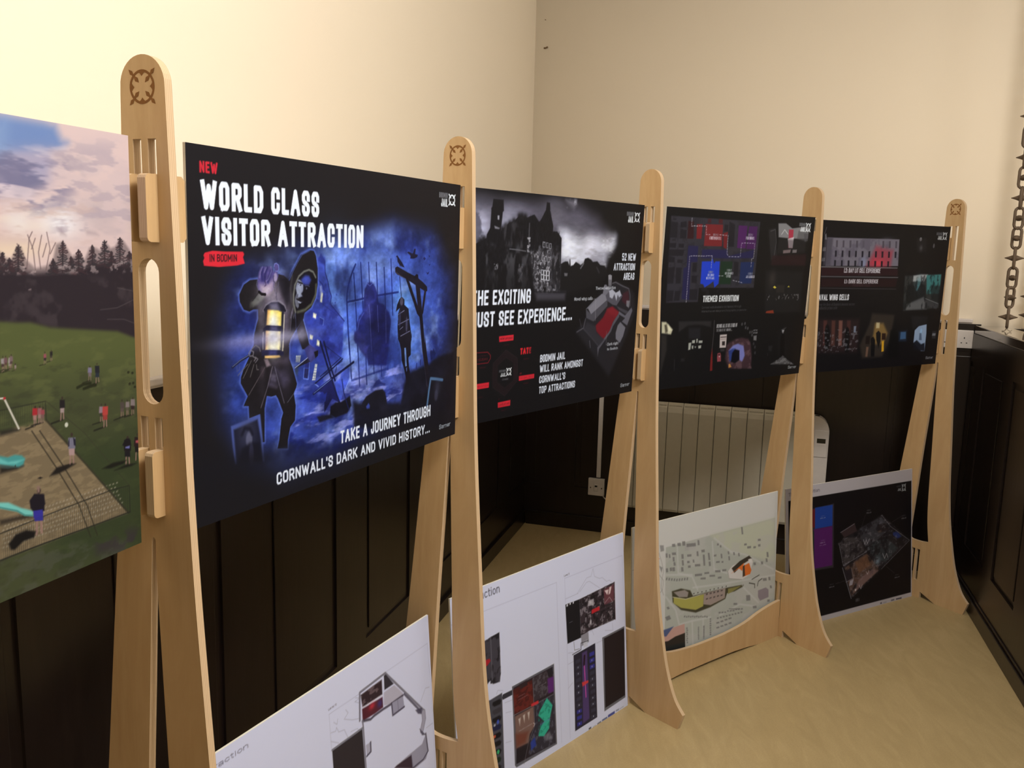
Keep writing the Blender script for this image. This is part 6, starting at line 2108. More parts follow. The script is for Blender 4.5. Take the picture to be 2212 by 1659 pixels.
('N',[72,66,506,62,515,171,75,175],(80,75,90),0.5,0.5,0.7,40,40,5,3),
('G',[295,162],18,24,(140,150,185),0.7),
('P',[365,94,473,109,466,174,318,176,338,139],(165,50,66),0.75,22),
('G',[385,161],40,16,(215,60,75),0.8),
('G',[431,70],40,14,(110,105,118),0.6),
('P',[123,75,133,75,135,102,125,102],(74,68,78),0.9,1),
('P',[161,75,171,75,173,102,163,102],(74,68,78),0.9,1),
('P',[201,74,212,74,214,101,204,102],(74,68,78),0.9,1),
('P',[240,74,251,74,253,101,243,101],(74,68,78),0.9,1),
('P',[279,74,290,73,292,101,281,101],(74,68,78),0.4,1),
('P',[400,71,411,71,414,99,403,99],(74,68,78),0.9,1),
('P',[441,71,452,70,455,98,444,99],(74,68,78),0.9,1),
('P',[482,70,493,70,496,98,485,98],(74,68,78),0.9,1),
('P',[122,115,132,115,134,139,124,139],(26,24,34),0.9,1),
('P',[161,114,171,114,173,139,162,139],(26,24,34),0.9,1),
('P',[201,114,211,114,213,139,203,139],(26,24,34),0.9,1),
('P',[240,114,250,114,252,138,242,139],(26,24,34),0.9,1),
('P',[279,114,290,114,292,138,281,139],(26,24,34),0.9,1),
('P',[320,114,331,113,333,138,322,138],(26,24,34),0.9,1),
('P',[361,113,372,113,374,138,363,138],(26,24,34),0.9,1),
('P',[401,113,413,113,415,138,404,138],(26,24,34),0.9,1),
('P',[443,113,454,113,456,138,445,138],(26,24,34),0.9,1),
('P',[484,113,496,112,498,138,487,138],(26,24,34),0.9,1),
('P',[122,152,133,152,134,175,124,175],(26,24,34),0.9,1),
('P',[162,152,172,152,174,175,163,175],(26,24,34),0.9,1),
('P',[201,152,212,152,214,175,203,175],(26,24,34),0.9,1),
('P',[241,152,252,152,254,175,243,175],(26,24,34),0.9,1),
('P',[281,152,292,152,294,175,283,175],(26,24,34),0.9,1),
('P',[322,152,333,152,335,175,324,175],(26,24,34),0.9,1),
('P',[362,152,374,152,376,175,364,175],(26,24,34),0.9,1),
('P',[403,152,415,152,417,175,405,175],(26,24,34),0.9,1),
('P',[444,152,455,152,457,175,446,176],(26,24,34),0.9,1),
('L',[54,179,511,179],4,(120,116,120),0.9,1),
('L',[57,216,522,218],4,(96,92,96),0.9,1),
('L',[57,261,517,266],3,(66,62,66),0.8,1),
('P',[54,182,516,182,519,211,56,213],(46,24,30),0.9,3),
('P',[58,223,520,223,515,257,58,256],(40,22,26),0.9,3),
('T',[185.9,200.3,405.4,182.2],'L2: DAY LIT CELL EXPERIENCE',(220,216,222),1,0.16),
('T',[193.7,242.6,398.4,226.4],'L1: DARK CELL EXPERIENCE',(220,216,222),1,0.16),
('T',[272.5,211.3,330.5,202.0],'SKY WALK',(72,52,58),0.8,0.13),
('T',[245.3,254.8,350.0,244.6],'PRISONERS TALES',(72,52,58),0.8,0.13),
('T',[39.8,309.4,229.8,285.9],'NAVAL WING CELLS',(228,228,232),1,0.18),
('T',[36.3,330.5,267.5,319.7],"Discover the lives of Bodmin's inmates across",(78,76,80),0.9,0.1),
('T',[38.2,344.7,165.4,333.1],'the authentic prison cells',(78,76,80),0.9,0.1),
('L',[53,53,63,27],2,(120,118,124),0.8,0),
('P',[56,56,63,50,70,74,59,74],(120,118,124),0.8,2),
('T',[51.4,118.3,67.5,103.5],'ABC',(130,126,132),0.7,0.2),
('T',[51.1,157.3,68.2,143.7],'ABC',(130,126,132),0.7,0.2),
('P',[567,211,816,203,819,348,578,357],(62,66,66),0.7,6),
('P',[622,210,672,204,720,204,697,234,617,234],(190,190,192),0.8,6),
('P',[711,207,811,203,812,287,725,287],(62,130,130),0.85,5),
('G',[663,257],22,40,(80,140,150),0.7),
('P',[587,251,629,248,657,275,674,322,591,328],(24,25,28),0.85,6),
('P',[649,287,679,240,709,251,731,317,664,319],(24,26,30),0.85,6),
('P',[627,322,708,299,737,353,586,354],(105,105,108),0.8,8),
('L',[714,305,815,330],3,(120,120,124),0.8,1),
('P',[715,311,816,333,805,354,724,335],(62,62,66),0.8,3),
('P',[747,251,815,251,819,324,758,311],(26,30,34),0.7,8),
('N',[567,211,816,203,819,348,578,357],(20,22,26),0.6,0.55,0.75,16,30,6,9),
('G',[645,58],8,8,(160,158,162),0.9),
('G',[653,94],10,12,(120,118,122),0.8),
('G',[738,83],6,10,(110,108,112),0.7),
('P',[618,54,683,52,693,110,628,111],(40,38,40),0.5,8),
('P',[63,382,307,387,311,524,77,515],(46,32,34),0.8,16),
('P',[93,388,114,389,123,489,102,488],(90,52,48),0.7,5),
('P',[141,389,162,390,171,491,150,490],(96,58,50),0.7,5),
('P',[183,390,205,391,214,492,193,492],(140,92,80),0.7,5),
('P',[232,391,254,392,263,494,241,493],(84,50,46),0.7,5),
('P',[108,411,116,402,127,411,138,439,139,506,117,506,105,438],(18,17,20),0.95,4),
('P',[228,425,237,416,248,425,259,454,261,522,239,522,226,453],(18,17,20),0.95,4),
('N',[64,421,313,427,311,524,73,515],(120,118,124),0.6,0.62,0.75,14,10,6,4),
('P',[276,415,291,415,291,441,278,440],(130,140,160),0.8,3),
('P',[382,365,526,374,515,473,473,548,349,549,324,496,371,411],(58,50,44),0.8,12),
('P',[406,406,459,407,493,449,473,495,393,493,403,447],(150,118,66),0.8,12),
('P',[414,403,436,404,437,427,416,427],(205,190,150),0.8,4),
('P',[462,483,474,481,480,525,466,527],(220,165,40),1,2),
('P',[457,449,482,450,484,477,459,476],(40,24,22),0.95,2),
('P',[357,457,383,458,384,492,358,491],(30,22,22),0.9,3),
('P',[419,447,433,437,449,448,453,483,444,512,425,476],(20,19,22),0.95,3),
('P',[389,469,404,461,418,476,423,546,401,545],(18,17,20),0.95,3),
('P',[509,438,544,433,568,463,584,559,510,556],(16,16,18),0.9,10),
('P',[366,503,381,504,379,544,366,544],(150,110,90),0.6,5),
('P',[579,447,613,447,617,477,580,478],(90,130,175),0.95,3),
('P',[565,445,620,440,623,488,572,487],(40,60,90),0.5,8),
('P',[672,442,697,424,749,418,754,456,755,535,731,534,672,496],(150,170,200),0.95,3),
('G',[716,449],8,14,(150,190,225),0.7),
('P',[672,496,693,485,725,504,749,499,755,535,677,526],(22,24,34),0.95,5),
('P',[707,455,719,455,727,486,708,485],(70,84,110),0.8,3),
('P',[797,458,820,459,819,470,797,469],(170,172,178),0.9,2),
('P',[793,448,821,449,823,482,797,482],(70,70,76),0.5,4),
('P',[638,381,752,383,748,413,656,435],(38,37,42),0.6,6),
('T',[769.3,570.3,819.1,558.8],'Sarner',(190,188,194),1,0.11),
('T',[748.7,37.5,787.9,25.8],'BODMIN',(95,95,99),1,0.22),
('T',[759.9,56.6,787.8,40.5],'JAIL',(200,202,204),1,0.19),
('E',[806.3,40.6,13.6,15.3],(202,204,206),1)],
    'low0': [('F',(206,206,228)),
('T',[112.9,29.3,200.2,18.7],'raction',(62,58,80),1,0.1),
('L',[439,77,544,79,653,72,833,73],1.4,(172,172,196),0.9,0),
('L',[439,77,439,137,440,202],1.4,(172,172,196),0.8,0),
('L',[833,73,834,129,840,193,837,419],1.2,(172,172,196),0.8,0),
('T',[437.7,67.7,465.3,63.3],'Level 3',(66,62,82),1,0.1),
('L',[495,93,503,104,488,112,515,127,543,137],1.4,(160,160,182),0.9,0),
('L',[532,82,546,89,529,90,547,102],1.4,(160,160,182),0.9,0),
('L',[441,121,457,125,460,118,467,132,486,136,497,161],1.4,(160,160,182),0.9,0),
('L',[508,152,532,156,544,175],1.4,(160,160,182),0.9,0),
('L',[439,140,465,157],1.4,(160,160,182),0.9,0),
('L',[452,102,463,112,466,101],1.4,(160,160,182),0.9,0),
('L',[788,212,813,186,831,191],1.4,(160,160,182),0.9,0),
('L',[808,292,837,293],1.4,(160,160,182),0.9,0),
('L',[542,142,548,77,648,73,798,238],6,(120,116,130),1,1),
('P',[551,84,633,83,632,119,555,116],(52,38,44),1,2),
('N',[551,84,633,83,632,119,555,116],(130,110,114),0.6,0.55,0.7,12,6,3,3),
('P',[553,119,632,126,632,152,598,152,552,148],(84,36,46),1,2),
('G',[590,129],12,8,(190,50,66),0.9),
('G',[620,137],10,10,(60,56,120),0.8),
('L',[553,116,632,122],2.5,(206,200,206),0.9,0),
('P',[642,77,650,77,679,114,641,113],(50,46,54),1,1),
('P',[638,118,681,118,715,154,711,162,666,158,635,150],(176,170,186),1,1.5),
('L',[552,148,582,158,597,156,634,157,661,159,714,160],6,(64,58,70),0.9,2),
('P',[666,158,714,162,717,189,669,190],(150,146,166),1,1),
('L',[666,158,668,190,717,191],5,(70,64,80),0.9,1),
('L',[691,162,692,188],1.5,(90,86,104),0.8,0),
('L',[720,159,786,236],6,(96,92,108),1,1),
('P',[763,222,793,229,791,246,774,237],(70,66,84),0.9,2),
('L',[798,245,799,264,787,287],17,(108,104,122),1,1),
('L',[798,245,799,264,787,287],14,(160,156,174),1,1),
('P',[776,278,793,297,804,309,786,301],(70,66,84),0.9,2),
('P',[672,322,724,322,784,324,801,308,809,356,798,372,749,371,661,323],(150,146,164),1,2),
('L',[803,305,809,356,786,367,737,365],5,(74,70,86),0.9,1),
('P',[672,322,735,328,737,365,661,323],(60,46,56),1,3),
('L',[735,328,740,367],1.5,(90,86,104),0.8,0),
('P',[441,161,549,165,550,276,441,215],(48,42,46),1,1),
('L',[441,161,551,164],5,(120,118,130),1,1),
('L',[552,147,553,166,553,264],5,(120,116,130),1,1),
('P',[558,210,576,212,574,233,559,236],(168,164,182),1,1),
('L',[576,212,575,235,559,238],5,(70,66,82),0.9,1)],
    'low1': [('F',(208,208,228)),
('T',[105.1,36.0,195.4,10.1],'raction',(72,70,86),1,0.1),
('L',[-44,73,119,72,450,76,448,592],1.8,(180,180,204),0.9,0),
('L',[490,74,799,77],1.8,(180,180,204),0.9,0),
('L',[490,74,490,145,491,596],1.8,(180,180,204),0.8,0),
('L',[799,77,804,335],1.8,(180,180,204),0.9,0),
('T',[488.0,68.0,513.8,62.5],'Level 2',(80,80,96),1,0.12),
('L',[551,139,601,102,624,103,636,80,642,108,669,122,684,123,707,142,723,142,738,155],1.5,(168,168,190),0.9,0),
('L',[562,138,600,116,615,117,667,153],1.5,(168,168,190),0.9,0),
('L',[490,140,555,140],1.5,(168,168,190),0.9,0),
('L',[607,283,622,283,629,300],1.5,(168,168,190),0.9,0),
('L',[732,293,735,318,691,305],1.5,(168,168,190),0.9,0),
('L',[643,333,674,333],1.5,(168,168,190),0.9,0),
('L',[495,317,523,324],1.5,(168,168,190),0.9,0),
('L',[493,353,522,352],1.5,(168,168,190),0.9,0),
('L',[489,431,511,420],1.5,(168,168,190),0.9,0),
('L',[198,367,229,370],1.5,(168,168,190),0.9,0),
('L',[200,398,224,403],1.5,(168,168,190),0.9,0),
('L',[195,487,219,492],1.5,(168,168,190),0.9,0),
('L',[165,329,171,319,192,328],1.5,(168,168,190),0.9,0),
('P',[80,157,131,158,151,154,187,152,186,273,181,297,152,294,150,281,106,282,72,278],(66,62,70),1,2),
('N',[80,157,131,158,187,152,186,273,181,297,106,282],(32,29,34),0.9,0.45,0.65,14,22,3,3),
('L',[151,156,150,281],3,(108,104,112),0.8,1),
('P',[99,213,142,215,147,223,132,233,98,229],(165,34,44),1,2),
('P',[187,348,190,355,230,355,231,340,191,339],(52,50,58),1,1),
('P',[69,330,138,336,188,333,185,552,181,663,52,603],(72,70,78),1,2),
('P',[148,347,177,347,184,354,179,363,154,362,146,354],(26,24,28),1,3),
('P',[146,371,176,371,183,379,177,387,152,386,145,378],(60,56,62),1,3),
('P',[145,395,174,395,181,403,176,411,151,410,143,402],(28,25,30),1,3),
('P',[143,419,173,420,180,427,175,436,149,434,142,427],(34,36,66),1,3),
('P',[142,443,172,444,178,452,173,460,148,458,140,451],(24,22,26),1,3),
('P',[140,467,170,468,177,476,172,484,147,482,139,475],(26,24,28),1,3),
('P',[139,491,169,493,176,501,170,509,145,507,137,499],(26,24,28),1,3),
('P',[138,515,167,517,174,525,169,533,144,531,136,523],(30,44,34),1,3),
('P',[136,539,166,541,173,549,167,557,142,555,134,547],(34,30,34),1,3),
('G',[166,412],5,7,(70,90,190),0.9),
('G',[162,501],6,7,(60,170,110),0.95),
('G',[149,450],6,5,(200,90,60),0.9),
('G',[152,417],4,4,(190,186,196),0.8),
('P',[231,330,424,327,425,587,236,581,230,572],(96,94,102),1,1),
('P',[237,336,417,334,419,580,239,571],(44,34,40),1,1),
('P',[235,342,319,342,325,420,237,419],(100,38,34),1,3),
('N',[235,342,319,342,325,420,237,419],(64,28,28),0.7,0.5,0.7,14,12,4,4),
('P',[262,335,297,334,300,350,265,351],(50,36,40),1,2),
('P',[324,337,389,338,416,413,325,411],(58,48,54),1,2),
('N',[324,337,389,338,416,413,325,411],(100,94,100),0.6,0.55,0.7,9,9,3,5),
('P',[391,363,419,366,418,414,392,411],(92,40,110),0.95,4),
('P',[391,336,417,336,419,357,394,358],(38,34,40),1,1),
('P',[238,424,321,425,324,487,301,504,293,528,239,523],(120,92,84),1,4),
('P',[238,478,295,493,280,522,239,520],(110,56,44),0.8,12),
('P',[253,438,263,437,258,462],(196,180,172),0.9,2),
('P',[273,435,283,434,279,460],(196,180,172),0.9,2),
('P',[294,434,304,434,299,459],(196,180,172),0.9,2),
('P',[328,421,419,421,419,580,350,574,291,567,304,510,328,484],(50,46,56),1,3),
('N',[328,421,419,421,419,580,350,574,291,567],(96,92,106),0.6,0.58,0.72,8,12,3,6),
('P',[371,433,385,422,410,455,406,465,395,492,390,522,365,537,339,526,350,502,368,490,342,462,350,450],(54,168,140),1,3),
('N',[371,433,410,455,390,522,339,526,342,462],(30,120,100),0.7,0.5,0.7,10,10,3,7),
('P',[302,531,323,522,328,551,304,557],(44,60,140),0.9,4),
('P',[365,535,392,532,405,560,371,555],(150,148,156),0.5,6),
('P',[239,529,293,532,284,564,236,570],(36,30,36),1,1),
('L',[232,419,325,422,416,422],1.8,(130,124,130),0.9,0),
('L',[324,339,324,487,293,528,270,585],1.8,(120,116,124),0.8,0),
('T',[255.8,371.5,285.6,371.7],'BODMIN',(190,176,196),0.9,0.14),
('T',[255.3,380.1,301.2,379.7],'ASSIZE COURT',(190,176,196),0.9,0.14),
('T',[350.6,373.5,384.0,373.5],'SHIP WRECK',(200,196,204),0.9,0.14),
('P',[312,414,345,415,346,425,312,423],(200,50,56),0.95,2),
('T',[252.3,476.2,312.0,475.1],'VILLAGE & HARBOUR',(196,190,198),0.9,0.14),
('T',[350.5,495.0,400.1,491.9],'BODMIN MOOR',(120,110,190),0.9,0.16),
('L',[319,476,325,482,320,487],1.6,(220,220,230),0.9,0),
('P',[489,158,561,161,562,288,493,286],(30,28,32),1,1),
('P',[561,161,750,156,750,284,603,279,562,288],(56,46,52),1,1),
('N',[561,161,750,156,750,284,603,279,562,288],(150,140,146),0.7,0.56,0.7,9,12,3,8),
('N',[561,161,750,156,750,284,603,279,562,288],(26,22,26),0.8,0.5,0.68,13,9,3,9),
('P',[690,166,746,162,745,218,691,218],(104,60,68),0.95,3),
('P',[694,170,717,172,709,189],(220,196,196),0.95,1),
('P',[722,166,734,166,725,188,715,190],(214,190,190),0.95,1),
('L',[692,213,720,199,739,222],1.5,(190,176,176),0.9,0),
('L',[599,224,747,224],4,(40,34,38),0.9,1),
('P',[622,214,664,214,665,227,621,228],(190,40,48),0.95,2),
('L',[750,156,750,285],3,(80,58,64),1,0),
('T',[504.8,222.1,522.8,221.6],'HOTEL',(170,168,174),0.9,0.16),
('G',[615,252],5,8,(196,190,196),0.8),
('L',[692,281,740,281],1.5,(150,146,150),0.7,0),
('P',[608,179,635,180,634,201,600,196],(214,206,212),0.7,3),
('P',[495,159,502,160,501,167,494,166],(208,206,216),1,1),
('P',[510,159,516,159,516,165,510,165],(208,206,216),1,1),
('P',[526,160,532,160,531,166,526,166],(208,206,216),1,1),
('P',[562,281,601,281,602,315,564,317],(140,136,146),1,2),
('P',[572,305,595,305,596,327,575,325],(196,194,206),0.9,1),
('L',[525,290,527,318,553,322],2,(110,108,118),0.9,0),
('L',[516,329,560,327,561,306,598,309],2.5,(44,42,48),1,0),
('P',[521,333,635,330,634,582,517,583],(44,40,52),1,1),
('P',[531,353,555,354,555,366,530,365],(58,56,70),0.95,2),
('P',[603,353,629,354,629,367,603,366],(56,54,140),0.95,2),
('P',[530,374,555,375,555,387,530,386],(58,56,70),0.95,2),
('G',[542,380],2,3,(190,190,205),0.8),
('P',[603,374,629,375,629,388,603,387],(56,54,140),0.95,2),
('G',[615,381],2,3,(190,190,205),0.8),
('P',[530,394,555,396,555,408,530,406],(58,56,70),0.95,2),
('G',[542,401],2,3,(190,190,205),0.8),
('P',[603,395,629,397,629,409,603,408],(56,54,140),0.95,2),
('G',[615,402],2,3,(190,190,205),0.8),
('P',[530,415,555,416,554,429,529,427],(58,56,70),0.95,2),
('P',[603,416,629,418,628,430,602,429],(58,56,70),0.95,2),
('P',[530,436,555,437,554,449,529,448],(58,56,70),0.95,2),
('G',[541,442],2,3,(190,190,205),0.8),
('P',[603,437,629,439,628,451,602,450],(58,56,70),0.95,2),
('G',[615,444],2,3,(190,190,205),0.8),
('P',[530,456,555,458,554,470,529,468],(58,56,70),0.95,2),
('G',[541,463],2,3,(190,190,205),0.8),
('P',[603,458,629,460,628,473,602,471],(58,56,70),0.95,2),
('G',[615,465],2,3,(190,190,205),0.8),
('P',[529,477,554,479,554,491,529,489],(58,56,70),0.95,2),
('P',[603,480,629,481,628,494,602,492],(58,56,70),0.95,2),
('P',[529,498,554,500,554,512,529,510],(58,56,70),0.95,2),
('G',[541,505],2,3,(190,190,205),0.8),
('P',[603,501,629,503,628,515,602,513],(58,56,70),0.95,2),
('G',[614,508],2,3,(190,190,205),0.8),
('P',[529,519,554,521,554,533,528,531],(56,54,140),0.95,2),
('G',[541,525],2,3,(190,190,205),0.8),
('P',[602,522,628,524,628,536,602,534],(58,56,70),0.95,2),
('G',[614,529],2,3,(190,190,205),0.8),
('P',[529,539,554,542,553,554,528,551],(56,54,140),0.95,2),
('P',[602,543,628,545,628,558,602,555],(58,56,70),0.95,2),
('P',[529,560,554,563,553,575,528,572],(56,54,140),0.95,2),
('G',[540,567],2,3,(190,190,205),0.8),
('P',[602,564,628,567,628,579,601,577],(58,56,70),0.95,2),
('G',[614,571],2,3,(190,190,205),0.8),
('P',[565,340,591,340,593,570,558,574],(78,60,104),1,4),
('L',[577,354,573,381],9,(44,24,34),1,2),
('L',[575,387,578,492],4,(206,80,170),0.95,1.5),
('P',[559,436,593,441,593,448,562,451],(205,60,60),0.95,2),
('P',[674,324,800,324,795,574,674,578],(104,102,108),1,1),
('P',[684,330,799,330,793,566,680,568],(40,32,34),1,1),
('P',[587,601,600,601,600,607,587,607],(60,60,70),0.9,1.5),
('P',[608,605,626,604,625,609,608,609],(170,170,184),0.9,1.5),
('P',[633,603,655,602,654,609,633,609],(110,110,124),0.9,1.5),
('P',[659,601,689,601,689,608,659,607],(90,96,130),0.9,1.5),
('P',[693,598,732,598,731,608,693,607],(60,66,130),0.9,1.5),
('P',[738,598,757,599,756,605,737,604],(140,140,156),0.9,1.5),
('P',[760,601,783,600,783,604,760,605],(170,170,184),0.9,1.5)],
    'low2': [('F',(200,198,196)),
('P',[173,103,824,108,850,508,813,648,175,502],(172,174,168),1,1),
('P',[420,105,824,108,833,294,721,255,533,188,465,138],(186,188,170),0.9,14),
('P',[275,116,336,114,337,142,276,136],(168,166,166),1,3),
('N',[173,103,824,108,850,508,175,502],(182,180,178),0.5,0.5,0.7,80,50,5,4),
('L',[235,115,242,213,320,243,353,300],7,(190,190,188),0.8,3),
('L',[178,206,319,236],7,(190,190,188),0.8,3),
('L',[326,287,493,310,836,349],7,(190,190,188),0.8,3),
('L',[432,132,447,242,525,274],7,(190,190,188),0.8,3),
('L',[533,188,637,223,822,322],7,(190,190,188),0.8,3),
('L',[178,288,231,349,253,411,325,415,431,427],7,(190,190,188),0.8,3),
('L',[486,433,610,419,706,450],7,(190,190,188),0.8,3),
('L',[631,356,730,440],7,(190,190,188),0.8,3),
('L',[443,120,556,200],7,(190,190,188),0.8,3),
('L',[388,409,390,489],7,(190,190,188),0.8,3),
('L',[325,415,333,517],7,(190,190,188),0.8,3),
('P',[205,97,222,99,225,111,207,108],(120,118,118),0.85,1.2),
('P',[234,99,252,101,255,114,237,111],(120,118,118),0.85,1.2),
('P',[260,98,277,100,279,117,263,115],(120,118,118),0.85,1.2),
('P',[284,111,336,118,338,131,286,124],(120,118,118),0.85,1.2),
('P',[346,109,356,111,359,131,348,129],(120,118,118),0.85,1.2),
('P',[172,125,182,127,184,143,174,141],(120,118,118),0.85,1.2),
('P',[189,131,197,133,199,147,191,146],(120,118,118),0.85,1.2),
('P',[205,129,227,132,229,142,208,139],(120,118,118),0.85,1.2),
('P',[210,146,220,148,222,165,212,163],(120,118,118),0.85,1.2),
('P',[215,166,225,168,228,182,217,180],(120,118,118),0.85,1.2),
('P',[209,185,223,186,225,202,211,200],(120,118,118),0.85,1.2),
('P',[174,181,186,183,188,198,176,196],(120,118,118),0.85,1.2),
('P',[195,183,207,184,209,198,197,196],(120,118,118),0.85,1.2),
('P',[257,145,269,147,271,165,259,163],(120,118,118),0.85,1.2),
('P',[260,168,270,170,273,191,263,189],(120,118,118),0.85,1.2),
('P',[257,194,269,196,272,213,259,211],(120,118,118),0.85,1.2),
('P',[289,153,313,156,314,165,291,162],(120,118,118),0.85,1.2),
('P',[342,151,352,153,355,172,344,170],(120,118,118),0.85,1.2),
('P',[290,178,303,179,305,188,291,186],(120,118,118),0.85,1.2),
('P',[321,178,329,180,332,192,323,190],(120,118,118),0.85,1.2),
('P',[295,196,310,198,311,207,296,205],(120,118,118),0.85,1.2),
('P',[334,199,364,204,366,213,335,208],(120,118,118),0.85,1.2),
('P',[369,151,388,153,390,164,371,161],(120,118,118),0.85,1.2),
('P',[378,171,389,173,394,217,384,215],(120,118,118),0.85,1.2),
('P',[407,170,417,172,423,201,412,199],(120,118,118),0.85,1.2),
('P',[413,205,424,207,427,225,416,223],(120,118,118),0.85,1.2),
('P',[443,185,458,186,458,194,443,192],(120,118,118),0.85,1.2),
('P',[483,189,492,191,495,209,486,207],(120,118,118),0.85,1.2),
('P',[457,213,479,216,479,223,457,220],(120,118,118),0.85,1.2),
('P',[490,219,501,221,501,228,490,226],(120,118,118),0.85,1.2),
('P',[525,187,534,189,537,202,528,200],(120,118,118),0.85,1.2),
('P',[530,208,539,210,542,227,533,225],(120,118,118),0.85,1.2),
('P',[559,198,568,200,571,212,562,210],(120,118,118),0.85,1.2),
('P',[590,207,599,209,602,223,593,221],(120,118,118),0.85,1.2),
('P',[646,192,671,195,672,204,648,201],(120,118,118),0.85,1.2),
('P',[627,177,643,179,644,187,627,185],(120,118,118),0.85,1.2),
('P',[686,200,703,202,703,210,687,208],(120,118,118),0.85,1.2),
('P',[714,175,732,177,734,186,715,184],(120,118,118),0.85,1.2),
('P',[716,198,732,199,733,209,718,207],(120,118,118),0.85,1.2),
('P',[460,144,471,146,471,154,460,152],(120,118,118),0.85,1.2),
('P',[477,154,486,156,487,165,478,163],(120,118,118),0.85,1.2),
('P',[604,106,614,108,620,138,610,137],(120,118,118),0.85,1.2),
('P',[774,240,786,243,790,265,777,262],(120,118,118),0.85,1.2),
('P',[769,265,781,268,784,284,772,281],(120,118,118),0.85,1.2),
('P',[738,272,752,275,755,287,741,284],(120,118,118),0.85,1.2),
('P',[689,266,704,268,707,280,692,278],(120,118,118),0.85,1.2),
('P',[335,237,376,243,377,252,336,246],(120,118,118),0.85,1.2),
('P',[390,242,418,246,418,253,390,249],(120,118,118),0.85,1.2),
('P',[368,258,398,263,398,271,368,265],(120,118,118),0.85,1.2),
('P',[420,259,453,265,453,272,421,266],(120,118,118),0.85,1.2),
('P',[470,277,492,280,492,288,470,284],(120,118,118),0.85,1.2),
('P',[452,247,484,253,486,262,454,256],(120,118,118),0.85,1.2),
('P',[495,253,520,257,520,265,496,261],(120,118,118),0.85,1.2),
('P',[791,347,804,350,807,365,794,362],(120,118,118),0.85,1.2),
('P',[754,345,779,349,782,361,757,357],(120,118,118),0.85,1.2),
('P',[803,386,815,389,819,401,806,398],(120,118,118),0.85,1.2),
('P',[693,446,717,450,720,461,696,457],(120,118,118),0.85,1.2),
('P',[648,391,674,396,677,419,651,415],(120,118,118),0.85,1.2),
('P',[788,442,805,445,806,454,790,452],(120,118,118),0.85,1.2),
('P',[177,216,185,217,183,227,175,225],(120,118,118),0.85,1.2),
('P',[191,219,199,222,197,231,189,229],(120,118,118),0.85,1.2),
('P',[205,224,213,226,211,235,203,233],(120,118,118),0.85,1.2),
('P',[219,228,227,230,225,239,217,237],(120,118,118),0.85,1.2),
('P',[233,232,241,234,239,243,231,241],(120,118,118),0.85,1.2),
('P',[247,234,255,236,253,246,245,243],(120,118,118),0.85,1.2),
('P',[261,236,269,238,267,247,259,246],(120,118,118),0.85,1.2),
('P',[275,238,284,240,282,250,274,247],(120,118,118),0.85,1.2),
('P',[290,240,298,242,296,252,288,250],(120,118,118),0.85,1.2),
('P',[279,383,287,385,286,391,278,389],(120,118,118),0.85,1.2),
('P',[291,387,298,390,297,396,290,393],(120,118,118),0.85,1.2),
('P',[302,388,309,391,309,397,301,395],(120,118,118),0.85,1.2),
('P',[314,393,321,395,320,401,313,399],(120,118,118),0.85,1.2),
('P',[325,394,332,397,332,403,324,400],(120,118,118),0.85,1.2),
('P',[337,398,344,401,343,407,336,405],(120,118,118),0.85,1.2),
('P',[348,400,356,402,355,409,347,406],(120,118,118),0.85,1.2),
('P',[360,404,367,407,367,413,359,411],(120,118,118),0.85,1.2),
('P',[372,406,379,408,378,415,371,412],(120,118,118),0.85,1.2),
('P',[383,410,391,413,390,419,383,416],(120,118,118),0.85,1.2),
('P',[395,412,403,414,402,420,394,418],(120,118,118),0.85,1.2),
('P',[407,416,415,419,414,425,406,422],(120,118,118),0.85,1.2),
('P',[479,418,491,420,493,426,481,425],(120,118,118),0.85,1.2),
('P',[469,438,480,439,482,446,471,444],(120,118,118),0.85,1.2),
('P',[496,422,508,423,510,430,497,428],(120,118,118),0.85,1.2),
('P',[487,439,498,441,500,447,489,446],(120,118,118),0.85,1.2),
('P',[513,425,525,427,527,433,514,431],(120,118,118),0.85,1.2),
('P',[504,441,516,442,518,449,507,447],(120,118,118),0.85,1.2),
('P',[530,424,542,426,543,432,531,430],(120,118,118),0.85,1.2),
('P',[522,442,534,444,536,450,525,449],(120,118,118),0.85,1.2),
('P',[547,428,559,429,561,435,548,434],(120,118,118),0.85,1.2),
('P',[540,444,552,445,554,452,543,450],(120,118,118),0.85,1.2),
('P',[564,431,576,433,578,439,565,437],(120,118,118),0.85,1.2),
('P',[559,445,570,447,573,453,561,452],(120,118,118),0.85,1.2),
('P',[581,430,594,432,595,438,582,436],(120,118,118),0.85,1.2),
('P',[577,447,588,448,591,455,580,454],(120,118,118),0.85,1.2),
('P',[598,433,611,435,612,441,600,440],(120,118,118),0.85,1.2),
('P',[595,449,607,450,610,457,598,455],(120,118,118),0.85,1.2),
('P',[616,437,629,439,630,445,617,443],(120,118,118),0.85,1.2),
('P',[614,450,626,451,628,458,617,457],(120,118,118),0.85,1.2),
('P',[292,432,300,434,300,440,292,438],(120,118,118),0.85,1.2),
('P',[359,446,366,448,366,452,359,451],(120,118,118),0.85,1.2),
('P',[389,450,398,452,398,458,389,456],(120,118,118),0.85,1.2),
('P',[427,430,436,433,436,438,427,436],(120,118,118),0.85,1.2),
('P',[466,456,484,458,486,464,469,463],(120,118,118),0.85,1.2),
('P',[294,440,303,443,303,448,294,446],(120,118,118),0.85,1.2),
('P',[359,452,366,454,366,460,359,458],(120,118,118),0.85,1.2),
('P',[389,457,398,459,398,464,389,461],(120,118,118),0.85,1.2),
('P',[427,439,436,441,436,447,428,445],(120,118,118),0.85,1.2),
('P',[491,457,508,458,511,465,493,463],(120,118,118),0.85,1.2),
('P',[292,448,301,450,301,456,293,454],(120,118,118),0.85,1.2),
('P',[360,460,366,461,366,466,360,464],(120,118,118),0.85,1.2),
('P',[389,463,398,465,398,471,390,469],(120,118,118),0.85,1.2),
